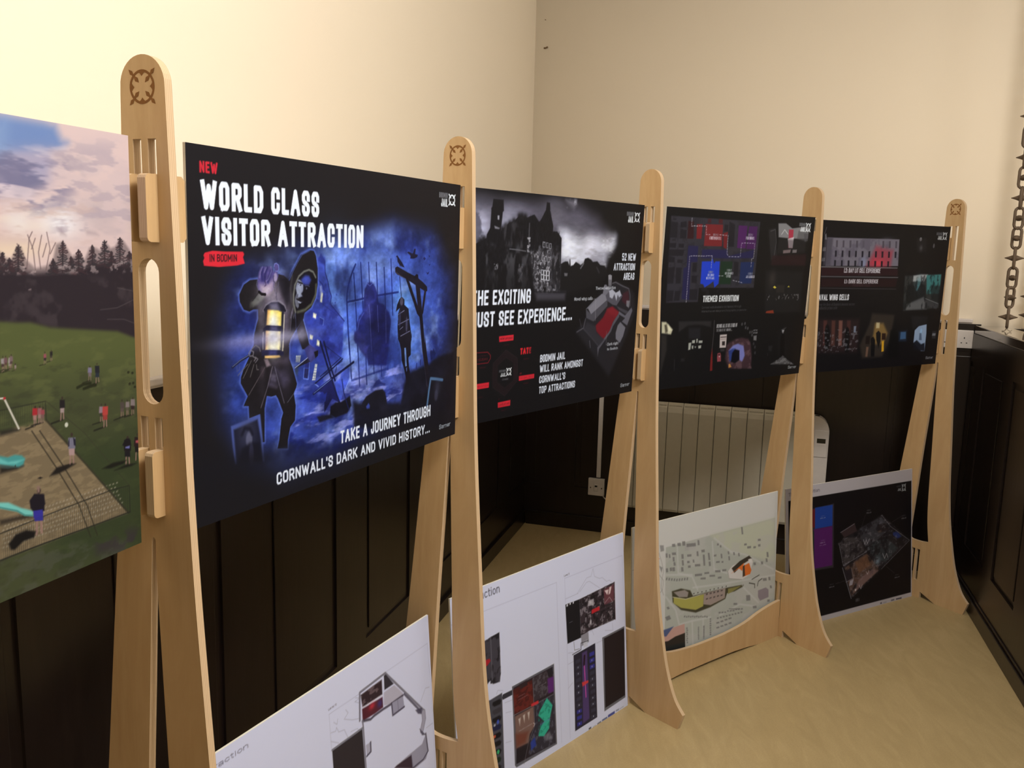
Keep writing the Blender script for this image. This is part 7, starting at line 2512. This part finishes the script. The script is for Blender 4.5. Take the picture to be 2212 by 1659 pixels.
('P',[428,448,436,450,437,456,428,454],(120,118,118),0.85,1.2),
('P',[515,457,533,458,536,465,518,463],(120,118,118),0.85,1.2),
('P',[295,456,303,458,303,464,295,462],(120,118,118),0.85,1.2),
('P',[360,465,366,467,366,473,360,471],(120,118,118),0.85,1.2),
('P',[390,470,398,472,398,477,390,475],(120,118,118),0.85,1.2),
('P',[428,457,437,459,437,465,428,463],(120,118,118),0.85,1.2),
('P',[540,457,558,459,561,465,542,464],(120,118,118),0.85,1.2),
('P',[293,464,301,466,301,471,293,469],(120,118,118),0.85,1.2),
('P',[360,473,366,474,366,479,360,477],(120,118,118),0.85,1.2),
('P',[390,476,398,478,399,484,390,482],(120,118,118),0.85,1.2),
('P',[428,466,437,468,437,474,428,472],(120,118,118),0.85,1.2),
('P',[467,476,485,477,487,484,469,482],(120,118,118),0.85,1.2),
('P',[295,472,303,474,304,480,295,478],(120,118,118),0.85,1.2),
('P',[360,478,367,480,367,486,360,484],(120,118,118),0.85,1.2),
('P',[390,483,399,486,399,490,390,488],(120,118,118),0.85,1.2),
('P',[429,475,437,477,438,483,429,480],(120,118,118),0.85,1.2),
('P',[491,476,509,478,512,484,494,482],(120,118,118),0.85,1.2),
('P',[293,479,302,482,302,487,293,485],(120,118,118),0.85,1.2),
('P',[360,486,367,487,367,492,360,490],(120,118,118),0.85,1.2),
('P',[390,489,399,492,399,497,390,495],(120,118,118),0.85,1.2),
('P',[429,483,438,486,438,492,429,489],(120,118,118),0.85,1.2),
('P',[516,476,534,478,536,485,518,483],(120,118,118),0.85,1.2),
('P',[296,488,304,490,304,496,296,494],(120,118,118),0.85,1.2),
('P',[361,492,367,493,367,499,361,497],(120,118,118),0.85,1.2),
('P',[390,497,399,499,399,503,391,501],(120,118,118),0.85,1.2),
('P',[429,492,438,494,438,500,429,498],(120,118,118),0.85,1.2),
('P',[541,477,559,478,561,485,543,483],(120,118,118),0.85,1.2),
('P',[725,389,776,388,795,401,797,433,741,435,726,416],(138,128,136),1,1),
('P',[175,363,199,362,208,378,184,379],(120,118,118),0.85,1.2),
('P',[182,328,192,327,200,337,189,338],(120,118,118),0.85,1.2),
('P',[570,404,593,410,593,417,570,412],(120,118,118),0.85,1.2),
('P',[542,419,611,436,611,440,542,423],(120,118,118),0.85,1.2),
('P',[530,268,558,251,673,238,686,263,664,311,618,320,537,298],(206,200,198),1,1.5),
('L',[530,268,539,299,618,320],1.4,(120,110,110),0.8,0),
('P',[553,261,603,242,661,232,679,247,627,258,570,283],(60,54,46),1,3),
('P',[550,281,576,274,629,255,619,286,599,271],(216,112,52),1,1),
('P',[630,266,662,262,678,295,670,309,629,311,634,290],(210,108,48),1,1),
('P',[622,268,633,263,638,309,623,311],(70,58,50),1,2),
('P',[655,246,675,246,680,262,662,262],(214,210,208),1,1),
('P',[209,274,259,275,311,294,327,319,385,322,522,332,619,342,625,351,573,358,528,355,518,375,430,387,345,388,261,357,215,317],(70,66,50),1,4),
('P',[219,298,286,320,390,327,387,373,344,377,261,349,220,322],(166,160,86),1,2),
('P',[390,325,518,331,515,371,430,379,388,366],(156,140,134),1,2),
('P',[219,280,280,285,301,299,296,316,250,306],(150,140,136),1,3),
('L',[214,297,286,322,390,325],2,(206,202,188),0.9,0),
('P',[533,338,619,345,573,354,534,360],(140,134,80),0.9,2),
('P',[401,327,414,328,413,334,401,334],(90,80,78),0.9,1),
('P',[402,346,415,347,414,352,402,352],(90,80,78),0.9,1),
('P',[423,329,436,329,435,336,423,335],(90,80,78),0.9,1),
('P',[423,348,436,348,435,353,423,353],(90,80,78),0.9,1),
('P',[444,330,457,331,457,337,445,337],(90,80,78),0.9,1),
('P',[445,349,458,350,457,355,445,355],(90,80,78),0.9,1),
('P',[466,331,479,332,479,339,466,338],(90,80,78),0.9,1),
('P',[467,350,480,351,479,356,467,356],(90,80,78),0.9,1),
('P',[488,333,502,334,501,340,489,339],(90,80,78),0.9,1),
('P',[489,352,502,353,501,358,489,358],(90,80,78),0.9,1),
('G',[332,311],3,3,(60,52,44),0.9),
('G',[355,313],3,3,(60,52,44),0.9),
('G',[378,315],3,3,(60,52,44),0.9),
('G',[402,317],3,3,(60,52,44),0.9),
('G',[426,318],3,3,(60,52,44),0.9),
('G',[449,320],3,3,(60,52,44),0.9),
('G',[474,322],3,3,(60,52,44),0.9),
('G',[498,324],3,3,(60,52,44),0.9),
('G',[522,326],3,3,(60,52,44),0.9),
('L',[666,345,702,357,703,373],4,(60,58,50),0.9,1),
('L',[720,369,726,351,749,345],4,(70,68,60),0.9,1),
('L',[683,334,730,326],3.5,(60,58,50),0.9,1),
('G',[628,346],4,4,(120,116,110),0.9),
('P',[168,413,283,415,288,505,175,502],(188,150,142),1,1),
('P',[168,410,222,410,183,438,168,434],(80,92,130),1,4),
('P',[169,455,194,458,233,451,286,451,288,512,170,501],(50,44,40),1,3),
('P',[169,473,287,487,288,505,170,490],(36,42,44),0.7,4),
('P',[141,89,161,93,164,114,146,114],(140,138,138),0.9,2),
('P',[138,163,157,174,153,193],(140,138,138),0.9,2),
('L',[137,116,152,152,163,189,154,221,151,248,165,278],1.5,(120,118,120),0.8,0),
('L',[141,198,163,223,159,256,145,267],1.5,(120,118,120),0.8,0),
('G',[139,138],3,2,(200,90,70),0.9),
('L',[2,151,14,153],1.5,(120,118,118),0.8,0)],
    'low3': [('F',(178,170,174)),
('P',[16,51,813,55,812,576,206,573,19,571],(24,20,22),1,1),
('T',[17.8,32.8,202.9,18.3],'Themed exhibition',(60,54,60),1,0.1),
('P',[99,105,292,95,289,374,98,364],(52,46,52),1,1.5),
('P',[107,106,175,103,174,182,107,189],(96,30,32),1,3),
('P',[175,99,284,100,282,191,174,190],(34,62,140),1,2),
('P',[166,191,282,192,281,363,166,360],(82,32,92),1,3),
('P',[107,195,169,198,168,361,106,357],(40,52,40),1,3),
('T',[210.7,141.8,236.7,138.5],'ZONE 1',(96,100,150),0.9,0.16),
('T',[207.5,151.6,238.3,147.8],'CELLS',(180,176,186),0.9,0.16),
('T',[210.5,248.0,234.8,243.7],'ZONE 2',(120,90,130),0.9,0.16),
('T',[205.6,257.5,234.8,253.9],'ROOM 2',(180,176,186),0.9,0.16),
('T',[202.3,267.2,241.3,265.1],'GALLERY',(180,176,186),0.9,0.16),
('P',[317,271,607,186,801,330,603,433,402,531,351,380,368,348],(42,38,42),0.9,6),
('P',[334,227,423,199,440,236,359,254],(60,46,48),0.95,3),
('P',[351,253,462,269,488,331,359,375,326,295],(66,60,62),0.95,3),
('P',[457,227,602,194,666,250,576,297,496,315,462,275],(62,60,66),0.95,5),
('P',[505,322,576,297,648,302,721,355,630,407,549,364],(56,60,64),0.95,6),
('P',[359,387,505,346,594,431,402,522],(92,70,62),0.95,4),
('G',[593,228],20,18,(110,108,118),0.8),
('P',[575,226,629,227,657,261,602,265],(44,36,38),0.9,5),
('G',[593,258],14,6,(110,80,66),0.7),
('G',[576,392],22,18,(130,146,160),0.85),
('P',[684,277,712,275,744,304,717,312,684,289],(40,54,110),0.9,3),
('N',[317,271,607,186,801,330,603,433,402,531,351,380],(124,118,124),0.5,0.62,0.85,16,9,6,4),
('N',[317,271,607,186,801,330,603,433,402,531,351,380],(26,22,26),0.7,0.48,0.75,26,26,5,5),
('P',[427,375,505,352,532,403,453,426],(120,84,62),0.7,6),
('P',[453,455,541,422,585,436,419,508],(140,112,112),0.6,6),
('P',[359,404,402,394,410,442,368,452],(40,34,40),0.9,3),
('L',[346,385,402,531],3,(150,146,156),0.8,0.5),
('L',[326,283,351,374],2,(150,146,156),0.8,0.5),
('L',[334,228,423,202],2,(150,146,156),0.8,0.5),
('L',[351,377,505,337],2,(150,146,156),0.8,0.5),
('L',[666,247,801,330,603,433],1.5,(150,146,156),0.8,0.5),
('L',[607,189,666,247],1.5,(150,146,156),0.8,0.5),
('L',[368,452,419,443],2,(150,146,156),0.8,0.5),
('L',[402,394,419,443],1.5,(150,146,156),0.8,0.5),
('L',[483,281,492,303,501,283,509,302,523,283],2,(205,200,205),0.9,0.5),
('L',[612,362,626,388,639,366,648,386],2,(205,200,205),0.9,0.5),
('L',[501,428,510,441,519,425],2,(205,200,205),0.9,0.5),
('L',[453,479,466,499,475,482],2,(205,200,205),0.9,0.5),
('P',[393,451,419,446,410,471,389,473],(170,166,180),0.8,2),
('P',[426,494,436,493,434,502,426,502],(215,205,205),0.9,1),
('L',[496,171,470,223],1,(90,86,92),0.8,0),
('L',[744,210,679,228],1,(90,86,92),0.8,0),
('L',[694,466,639,427],1,(90,86,92),0.8,0),
('L',[300,448,359,445],1,(90,86,92),0.8,0),
('T',[505.6,156.4,530.1,152.6],'ZONE 4',(110,108,114),0.8,0.16),
('T',[502.1,167.7,533.6,163.6],'CELLS',(170,166,172),0.9,0.18),
('T',[746.4,211.9,772.5,208.1],'ZONE 4',(110,108,114),0.8,0.16),
('T',[742.8,223.5,776.3,219.5],'CELLS',(170,166,172),0.9,0.18),
('T',[700.1,477.8,726.0,474.8],'ZONE 4',(110,108,114),0.8,0.16),
('T',[696.4,489.3,729.8,486.4],'CELLS',(170,166,172),0.9,0.18),
('T',[265.6,447.9,288.8,445.0],'ZONE 4',(110,108,114),0.8,0.16),
('T',[262.3,458.8,292.1,456.0],'CELLS',(170,166,172),0.9,0.18),
('T',[431.8,551.4,455.1,538.0],'LEVEL 1',(120,116,122),0.7,0.16),
('T',[708.5,72.8,742.6,67.8],'BODMIN',(84,84,87),1,0.22),
('T',[716.0,91.7,739.9,80.7],'JAIL',(176,178,180),1,0.19),
('E',[758.5,80.4,13.1,15.7],(178,180,182),1),
('P',[597,585,608,585,608,592,597,591],(70,66,74),0.9,1),
('P',[617,587,640,587,640,593,618,593],(150,144,150),0.9,1),
('P',[672,585,695,585,695,592,672,592],(96,92,104),0.9,1),
('P',[706,586,746,587,746,594,706,592],(60,54,64),0.9,1)],
}
GLYPHS = {
'A': (.50, [[0,0,.5,1,1,0],[.2,.32,.8,.32]]), 'B': (.44, [[0,0,0,1,.7,1,.95,.88,.95,.66,.72,.54,0,.54],[.72,.54,1,.42,1,.14,.72,0,0,0]]),
'C': (.43, [[1,.7,1,.85,.78,1,.22,1,0,.85,0,.15,.22,0,.78,0,1,.15,1,.3]]), 'D': (.44, [[0,0,0,1,.72,1,1,.82,1,.18,.72,0,0,0]]),
'E': (.38, [[1,1,0,1,0,0,1,0],[0,.52,.85,.52]]), 'F': (.37, [[1,1,0,1,0,0],[0,.5,.85,.5]]),
'G': (.44, [[1,.7,1,.85,.78,1,.22,1,0,.85,0,.15,.22,0,.78,0,1,.15,1,.46,.55,.46]]), 'H': (.45, [[0,0,0,1],[1,0,1,1],[0,.52,1,.52]]),
'I': (.17, [[.5,0,.5,1]]), 'J': (.36, [[1,1,1,.15,.75,0,.25,0,0,.15,0,.3]]), 'K': (.46, [[0,0,0,1],[1,1,.1,.42],[.35,.58,1,0]]),
'L': (.36, [[0,1,0,0,1,0]]), 'M': (.58, [[0,0,0,1,.5,.25,1,1,1,0]]), 'N': (.46, [[0,0,0,1,1,0,1,1]]),
'O': (.44, [[.22,0,0,.15,0,.85,.22,1,.78,1,1,.85,1,.15,.78,0,.22,0]]), 'P': (.43, [[0,0,0,1,.75,1,1,.87,1,.56,.75,.43,0,.43]]),
'Q': (.44, [[.22,0,0,.15,0,.85,.22,1,.78,1,1,.85,1,.15,.78,0,.22,0],[.6,.2,1,-.05]]), 'R': (.45, [[0,0,0,1,.72,1,.97,.88,.97,.6,.72,.48,0,.48],[.55,.48,1,0]]),
'S': (.43, [[1,.72,1,.86,.78,1,.22,1,0,.86,0,.68,.15,.57,.85,.42,1,.31,1,.14,.78,0,.22,0,0,.14,0,.28]]), 'T': (.40, [[0,1,1,1],[.5,1,.5,0]]),
'U': (.44, [[0,1,0,.15,.22,0,.78,0,1,.15,1,1]]), 'V': (.47, [[0,1,.5,0,1,1]]), 'W': (.66, [[0,1,.26,0,.5,.85,.74,0,1,1]]),
'X': (.47, [[0,0,1,1],[0,1,1,0]]), 'Y': (.45, [[0,1,.5,.45,1,1],[.5,.45,.5,0]]), 'Z': (.40, [[0,1,1,1,0,0,1,0]]),
'0': (.43, [[.22,0,0,.15,0,.85,.22,1,.78,1,1,.85,1,.15,.78,0,.22,0]]), '1': (.26, [[0,.8,.6,1,.6,0]]), '2': (.42, [[0,.75,0,.86,.22,1,.78,1,1,.86,1,.64,0,.0,1,0]]),
'3': (.42, [[0,.8,.22,1,.78,1,1,.86,1,.62,.7,.52,1,.42,1,.14,.78,0,.22,0,0,.2]]), '4': (.44, [[.75,0,.75,1,0,.28,1,.28]]), '5': (.42, [[1,1,0,1,0,.52,.75,.6,1,.46,1,.14,.78,0,.22,0,0,.18]]),
'8': (.43, [[.25,.53,0,.64,0,.87,.22,1,.78,1,1,.87,1,.64,.75,.53,.25,.53,0,.4,0,.14,.22,0,.78,0,1,.14,1,.4,.75,.53]]),
'.': (.15, [[.5,0,.5,.03]]), ':': (.15, [[.5,.1,.5,.13],[.5,.55,.5,.58]]), "'": (.13, [[.5,1,.5,.78]]), '&': (.5, [[1,0,.15,.72,.3,1,.6,.95,.6,.75,.05,.35,.1,.05,.5,0,1,.4]]),
'a': (.40, [[.1,.62,.5,.68,.9,.62,.9,0],[.9,.4,.2,.38,0,.2,.2,.02,.6,.02,.9,.15]]), 'b': (.40, [[0,1,0,0],[0,.5,.4,.68,.85,.6,1,.35,.85,.08,.4,0,0,.15]]), 'c': (.36, [[1,.58,.6,.68,.15,.58,0,.34,.15,.1,.6,0,1,.1]]),
'd': (.40, [[1,1,1,0],[1,.5,.6,.68,.15,.6,0,.35,.15,.08,.6,0,1,.15]]), 'e': (.40, [[0,.35,1,.35,.9,.58,.55,.68,.15,.58,0,.34,.15,.1,.55,0,.95,.1]]), 'f': (.26, [[1,1,.6,1,.4,.85,.4,0],[0,.66,.95,.66]]),
'g': (.40, [[1,.66,1,-.1,.75,-.25,.15,-.22],[1,.5,.6,.68,.15,.6,0,.35,.15,.08,.6,0,1,.15]]), 'h': (.38, [[0,1,0,0],[0,.5,.4,.68,.85,.62,1,.45,1,0]]), 'i': (.12, [[.5,.66,.5,0],[.5,.9,.5,.94]]), 'j': (.16, [[.6,.66,.6,-.2,.1,-.25],[.6,.9,.6,.94]]),
'k': (.36, [[0,1,0,0],[.95,.66,.1,.3],[.35,.42,1,0]]), 'l': (.12, [[.5,1,.5,0]]), 'm': (.58, [[0,.66,0,0],[0,.5,.25,.68,.45,.62,.5,.45,.5,0],[.5,.5,.75,.68,.95,.62,1,.45,1,0]]), 'n': (.38, [[0,.66,0,0],[0,.5,.4,.68,.85,.62,1,.45,1,0]]),
'o': (.40, [[.5,0,.12,.1,0,.34,.12,.58,.5,.68,.88,.58,1,.34,.88,.1,.5,0]]), 'p': (.40, [[0,.66,0,-.25],[0,.5,.4,.68,.85,.6,1,.35,.85,.08,.4,0,0,.15]]), 'r': (.26, [[0,.66,0,0],[0,.45,.4,.64,1,.66]]),
's': (.34, [[.95,.58,.5,.68,.1,.58,.1,.44,.9,.28,.95,.12,.5,0,0,.1]]), 't': (.26, [[.4,.88,.4,.1,.7,0,1,.03],[0,.66,1,.66]]), 'u': (.38, [[0,.66,0,.2,.15,.04,.5,0,1,.16],[1,.66,1,0]]),
'v': (.38, [[0,.66,.5,0,1,.66]]), 'w': (.54, [[0,.66,.26,0,.5,.6,.74,0,1,.66]]), 'x': (.38, [[0,.66,1,0],[0,0,1,.66]]), 'y': (.38, [[0,.66,.5,0],[1,.66,.35,-.25,.05,-.25]]),
'z': (.36, [[0,.66,1,.66,0,0,1,0]]), ' ': (.20, [])}
def value_noise(U, V, sx, sy, seed, octaves=4):
    out = np.zeros_like(U); amp = 1.0; tot = 0.0
    for o in range(octaves):
        rng = np.random.RandomState(seed * 31 + o)
        G = rng.rand(64, 64)
        x = U / sx * 2 ** o + seed * 3.7; y = V / sy * 2 ** o + seed * 1.3
        x0 = np.floor(x); y0 = np.floor(y)
        fx = x - x0; fy = y - y0
        fx = fx * fx * (3 - 2 * fx); fy = fy * fy * (3 - 2 * fy)
        i0 = x0.astype(int) % 64; j0 = y0.astype(int) % 64; i1 = (i0 + 1) % 64; j1 = (j0 + 1) % 64
        out += amp * ((G[j0, i0] * (1 - fx) + G[j0, i1] * fx) * (1 - fy) + (G[j1, i0] * (1 - fx) + G[j1, i1] * fx) * fy)
        tot += amp; amp *= .55
    return out / tot
class Print:
    def __init__(self, us, vs):
        self.us, self.vs = us, vs
        self.img = np.zeros((len(vs), len(us), 3))
        self.px = max(np.min(np.diff(us)), np.min(np.diff(vs)))
    def win(self, x0, y0, x1, y1):
        i0, i1 = np.searchsorted(self.us, [x0, x1]); j0, j1 = np.searchsorted(self.vs, [y0, y1])
        i0 = max(i0 - 1, 0); j0 = max(j0 - 1, 0); i1 = min(i1 + 1, len(self.us)); j1 = min(j1 + 1, len(self.vs))
        if i1 <= i0 or j1 <= j0: return None
        U, V = np.meshgrid(self.us[i0:i1], self.vs[j0:j1])
        return (slice(j0, j1), slice(i0, i1)), U, V
    def put(self, sl, cov, col):
        cov = cov[..., None]
        self.img[sl] = self.img[sl] * (1 - cov) + np.array(col) / 255.0 * cov
    def polycov(self, U, V, P, blur):
        d2 = np.full(U.shape, 1e12); ins = np.zeros(U.shape, bool)
        n = len(P)
        for k in range(n):
            ax_, ay_ = P[k]; bx, by = P[(k + 1) % n]
            ex, ey = bx - ax_, by - ay_
            L2 = ex * ex + ey * ey
            if L2 < 1e-9: continue
            t = np.clip(((U - ax_) * ex + (V - ay_) * ey) / L2, 0, 1)
            d2 = np.minimum(d2, (U - ax_ - t * ex) ** 2 + (V - ay_ - t * ey) ** 2)
            if ay_ != by:
                ins ^= ((ay_ > V) != (by > V)) & (U < ex * (V - ay_) / (by - ay_) + ax_)
        sd = np.sqrt(d2); sd[ins] *= -1
        c = np.clip(.5 - sd / max(blur * 1.6, self.px), 0, 1)
        return c * c * (3 - 2 * c) if blur > 2 else c
    def poly(self, q, col, a, b, extra=None):
        P = list(zip(q[::2], q[1::2]))
        m = b * 1.2 + 3
        w = self.win(min(p[0] for p in P) - m, min(p[1] for p in P) - m, max(p[0] for p in P) + m, max(p[1] for p in P) + m)
        if w is None: return
        sl, U, V = w
        cov = self.polycov(U, V, P, b) * a
        if extra is not None: cov = cov * extra(U, V)
        self.put(sl, cov, col)
    def strokes(self, lines, hw, col, a, b, butt=False):
        pts = [p for l in lines for p in l]
        m = hw + b * 1.2 + 3
        w = self.win(min(p[0] for p in pts) - m, min(p[1] for p in pts) - m, max(p[0] for p in pts) + m, max(p[1] for p in pts) + m)
        if w is None: return
        sl, U, V = w
        sd = np.full(U.shape, 1e6)
        for l in lines:
            for k in range(len(l) - 1):
                (ax_, ay_), (bx, by) = l[k], l[k + 1]
                ex, ey = bx - ax_, by - ay_
                L = math.hypot(ex, ey)
                if L < 1e-6: continue
                ex /= L; ey /= L
                al = (U - ax_) * ex + (V - ay_) * ey
                pr = np.abs((U - ax_) * ey - (V - ay_) * ex)
                if butt:
                    lo_ = hw if k == 0 else 0.0
                    hi_ = hw if k == len(l) - 2 else 0.0
                    d = np.maximum(pr - hw, np.maximum(-al - lo_, al - L - hi_))
                    if k > 0: d = np.minimum(d, np.hypot(U - ax_, V - ay_) - hw)
                else:
                    t = np.clip(al, 0, L); d = np.hypot(al - t, pr) - hw
                sd = np.minimum(sd, d)
        c = np.clip(.5 - sd / max(b * 1.6, self.px), 0, 1)
        self.put(sl, c * a, col)
    def text(self, r, s, col, a, wt):
        x0, yb, x1, yt = r
        H = yb - yt
        gap = .085
        tot = sum(GLYPHS.get(ch, GLYPHS['o'])[0] + gap for ch in s) - gap
        sx = (x1 - x0) / tot
        hw = wt * .5 * min(H, sx * 1.75)
        x = x0
        lines = []
        for ch in s:
            w, st = GLYPHS.get(ch, GLYPHS['o'])
            gw = w * sx
            for l in st:
                lines.append([(x + hw + l[k] * max(gw - 2 * hw, 0), yb - hw - l[k + 1] * (H - 2 * hw)) for k in range(0, len(l), 2)])
            if len(lines) and ch == ' ':
                self.strokes(lines, hw, col, a, 0, True); lines = []
            x += gw + gap * sx
        if lines: self.strokes(lines, hw, col, a, 0, True)
    def run(self, ops):
        for op in ops:
            k = op[0]
            if k == 'F': self.img[:] = np.array(op[1]) / 255.0
            elif k == 'P': self.poly(op[1], op[2], op[3], op[4])
            elif k == 'L': self.strokes([list(zip(op[1][::2], op[1][1::2]))], op[2] / 2, op[3], op[4], op[5])
            elif k == 'G':
                (x, y), rx, ry, col, a = op[1], op[2], op[3], op[4], op[5]
                w = self.win(x - rx * 2.3, y - ry * 2.3, x + rx * 2.3, y + ry * 2.3)
                if w is None: continue
                sl, U, V = w
                d = ((U - x) / rx) ** 2 + ((V - y) / ry) ** 2
                cov = np.exp(-d * 1.1) if rx > 8 else np.clip(1.6 - 1.2 * d, 0, 1)
                self.put(sl, np.where(d < 5.3, cov, 0) * a, col)
            elif k == 'N':
                q_, col, a, lo_, hi_, sx, sy, b, seed = op[1:]
                if a <= 0: continue
                def ex(U, V):
                    t = np.clip((value_noise(U, V, sx, sy, seed) * 1.5 - .25 - lo_) / (hi_ - lo_), 0, 1)
                    return t * t * (3 - 2 * t)
                self.poly(q_, col, a, b, ex)
            elif k == 'M':
                q_, amt, sx, sy, b, seed = op[1:]
                P = list(zip(q_[::2], q_[1::2]))
                w = self.win(min(p[0] for p in P), min(p[1] for p in P), max(p[0] for p in P), max(p[1] for p in P))
                if w is None: continue
                sl, U, V = w
                f = 1 + amt * (value_noise(U, V, sx, sy, seed, 5) - .5) * 2 * self.polycov(U, V, P, b)
                self.img[sl] = np.clip(self.img[sl] * f[..., None], 0, 1)
            elif k == 'T': self.text(op[1], op[2], op[3], op[4], op[5])
            elif k == 'E':
                (x, y, rx, ry), col, a = op[1], op[2], op[3]
                rng = [(x + rx * .85 * math.cos(t), y + ry * .85 * math.sin(t)) for t in [i * math.pi / 16 for i in range(33)]]
                self.strokes([rng], rx * .12, col, a, 0)
                for sx_ in (-1, 1):
                    for sy_ in (-1, 1):
                        f = lambda d: (x + sx_ * rx * d * .71, y + sy_ * ry * d * .71)
                        self.strokes([[f(.55), f(1.35)]], rx * .11, col, a, 0)
                        self.poly([*f(.35), *(f(.62)[0] + sx_ * rx * .12, f(.62)[1] - sy_ * ry * .10), *f(.8), *(f(.62)[0] - sx_ * rx * .12, f(.62)[1] + sy_ * ry * .10)], col, a, 0)
                        self.poly([*f(1.5), *(f(1.2)[0] + sx_ * rx * .12, f(1.2)[1] - sy_ * ry * .10), *f(1.05), *(f(1.2)[0] - sx_ * rx * .12, f(1.2)[1] + sy_ * ry * .10)], col, a, 0)
BOARD_T = .005
def board(key, q, nu, nv, ucut, gain, name, label, cat, group, mat_name, rough):
    Lx, Ly, ang, tau, z0, w = q[:6]
    h = q[6] if len(q) > 6 else .594
    root = empty(name, (0, 0, 0), 0, label, cat, group)
    dr = Vector((math.cos(ang), math.sin(ang), 0)); bk = Vector((-math.sin(ang), math.cos(ang), 0))
    up_ = Vector((0, 0, 1)) * math.cos(tau) + bk * math.sin(tau)
    nr = dr.cross(up_)
    m = Matrix.Identity(4)
    for i in range(3): m[i][0], m[i][1], m[i][2] = dr[i], -nr[i], up_[i]
    m.translation = Vector((Lx, Ly, z0))
    root.matrix_world = m
    bm = bmesh.new(); box(bm, (0, 0, 0), (w, BOARD_T, h)); link('foam_core', bm, FOAM, root)
    us = np.linspace(0, w * 1000, nu) if not ucut else np.concatenate([np.linspace(0, ucut, 30)[:-1], np.linspace(ucut, w * 1000, nu)])
    vs = np.linspace(0, h * 1000, nv)
    pr = Print(us, vs)
    pr.px = max((us[-1] - us[-2]), vs[1] - vs[0])
    pr.run(ART[key])
    nu = len(us)
    co = np.zeros((nv, nu, 3), np.float32)
    co[..., 0] = us[None, :] / 1000; co[..., 1] = -.0004; co[..., 2] = h - vs[:, None] / 1000
    idx = np.arange(nu * nv).reshape(nv, nu)
    quads = np.stack([idx[1:, :-1], idx[1:, 1:], idx[:-1, 1:], idx[:-1, :-1]], -1).reshape(-1, 4).astype(np.int32)
    me = bpy.data.meshes.new('printed_sheet')
    me.vertices.add(nu * nv); me.vertices.foreach_set('co', co.ravel())
    nf = len(quads)
    me.loops.add(nf * 4); me.loops.foreach_set('vertex_index', quads.ravel())
    me.polygons.add(nf); me.polygons.foreach_set('loop_start', np.arange(nf, dtype=np.int32) * 4)
    me.update(calc_edges=True)
    c = np.clip(pr.img, 0, 1)
    c = np.where(c <= .04045, c / 12.92, ((c + .055) / 1.055) ** 2.4)
    col = np.ones((nv * nu, 4), np.float32); col[:, :3] = c.reshape(-1, 3)
    at = me.color_attributes.new('print', 'FLOAT_COLOR', 'POINT')
    at.data.foreach_set('color', col.ravel())
    me.materials.append(mat_print(mat_name, gain, rough))
    o = bpy.data.objects.new('printed_sheet', me); C.objects.link(o); o.parent = root
    return root
UP = 'printed boards mounted along the top of the row'
LO = 'white plan boards standing on the floor under the row'
board('poster0', (-.8184, .4631, 1.2486, -.0102, 1.0927, .841), 250, 560, 585, (.72, .80, .92), 'exhibition_board', 'board with a photo of children on a green playing field and playground', 'display board', UP, 'print_playground', .5)
board('poster1', (-.4951, 1.3257, 1.1308, -.0087, 1.0929, .8416), 720, 520, 0, (.76, .86, 1.02), 'exhibition_board', 'black board with a blue picture of a hooded man holding a lantern', 'display board', UP, 'print_lantern', .5)
board('poster2', (-.1382, 2.1532, .8897, -.0281, 1.0945, .8365), 450, 360, 0, (.82, .92, 1.08), 'exhibition_board', 'black board with a grey castle photo and red labels', 'display board', UP, 'print_castle', .5)
board('poster3', (.4622, 2.8339, .6776, -.0357, 1.0938, .83), 400, 330, 0, (.85, .95, 1.1), 'exhibition_board', 'black board with a floor plan in red, purple, blue and green', 'display board', UP, 'print_plan', .5)
board('poster4', (1.1391, 3.3996, .5333, -.0159, 1.0879, .8408), 380, 300, 0, (.85, .95, 1.1), 'exhibition_board', 'black board with a pale cell block picture lit red', 'display board', UP, 'print_cells', .5)
board('low0', (-.549, 1.3701, 1.0946, .075, 0, .8431, .6037), 480, 330, 0, (.93, 1.04, 1.2), 'floor_board', 'white board with an L-shaped level plan under the hooded man board', 'display board', LO, 'print_level_three', .55)
board('low1', (-.1149, 2.2023, .8372, .0861, .0002, .8081, .6076), 420, 330, 0, (.93, 1.04, 1.2), 'floor_board', 'white board with dark room plans and a teal patch under the castle board', 'display board', LO, 'print_level_two', .55)
board('low2', (.4442, 2.8735, .6715, .0478, 0, .8392, .6042), 360, 290, 0, (.98, 1.06, 1.16), 'floor_board', 'board with a grey-green town map behind the plywood rail', 'display board', LO, 'print_town_map', .55)
board('low3', (1.1658, 3.4359, .5284, .1005, .0001, .8187, .5955), 360, 270, 0, (.98, 1.06, 1.16), 'floor_board', 'white-edged black board with a tilted room plan and blue and purple blocks', 'display board', LO, 'print_room_plan', .55)
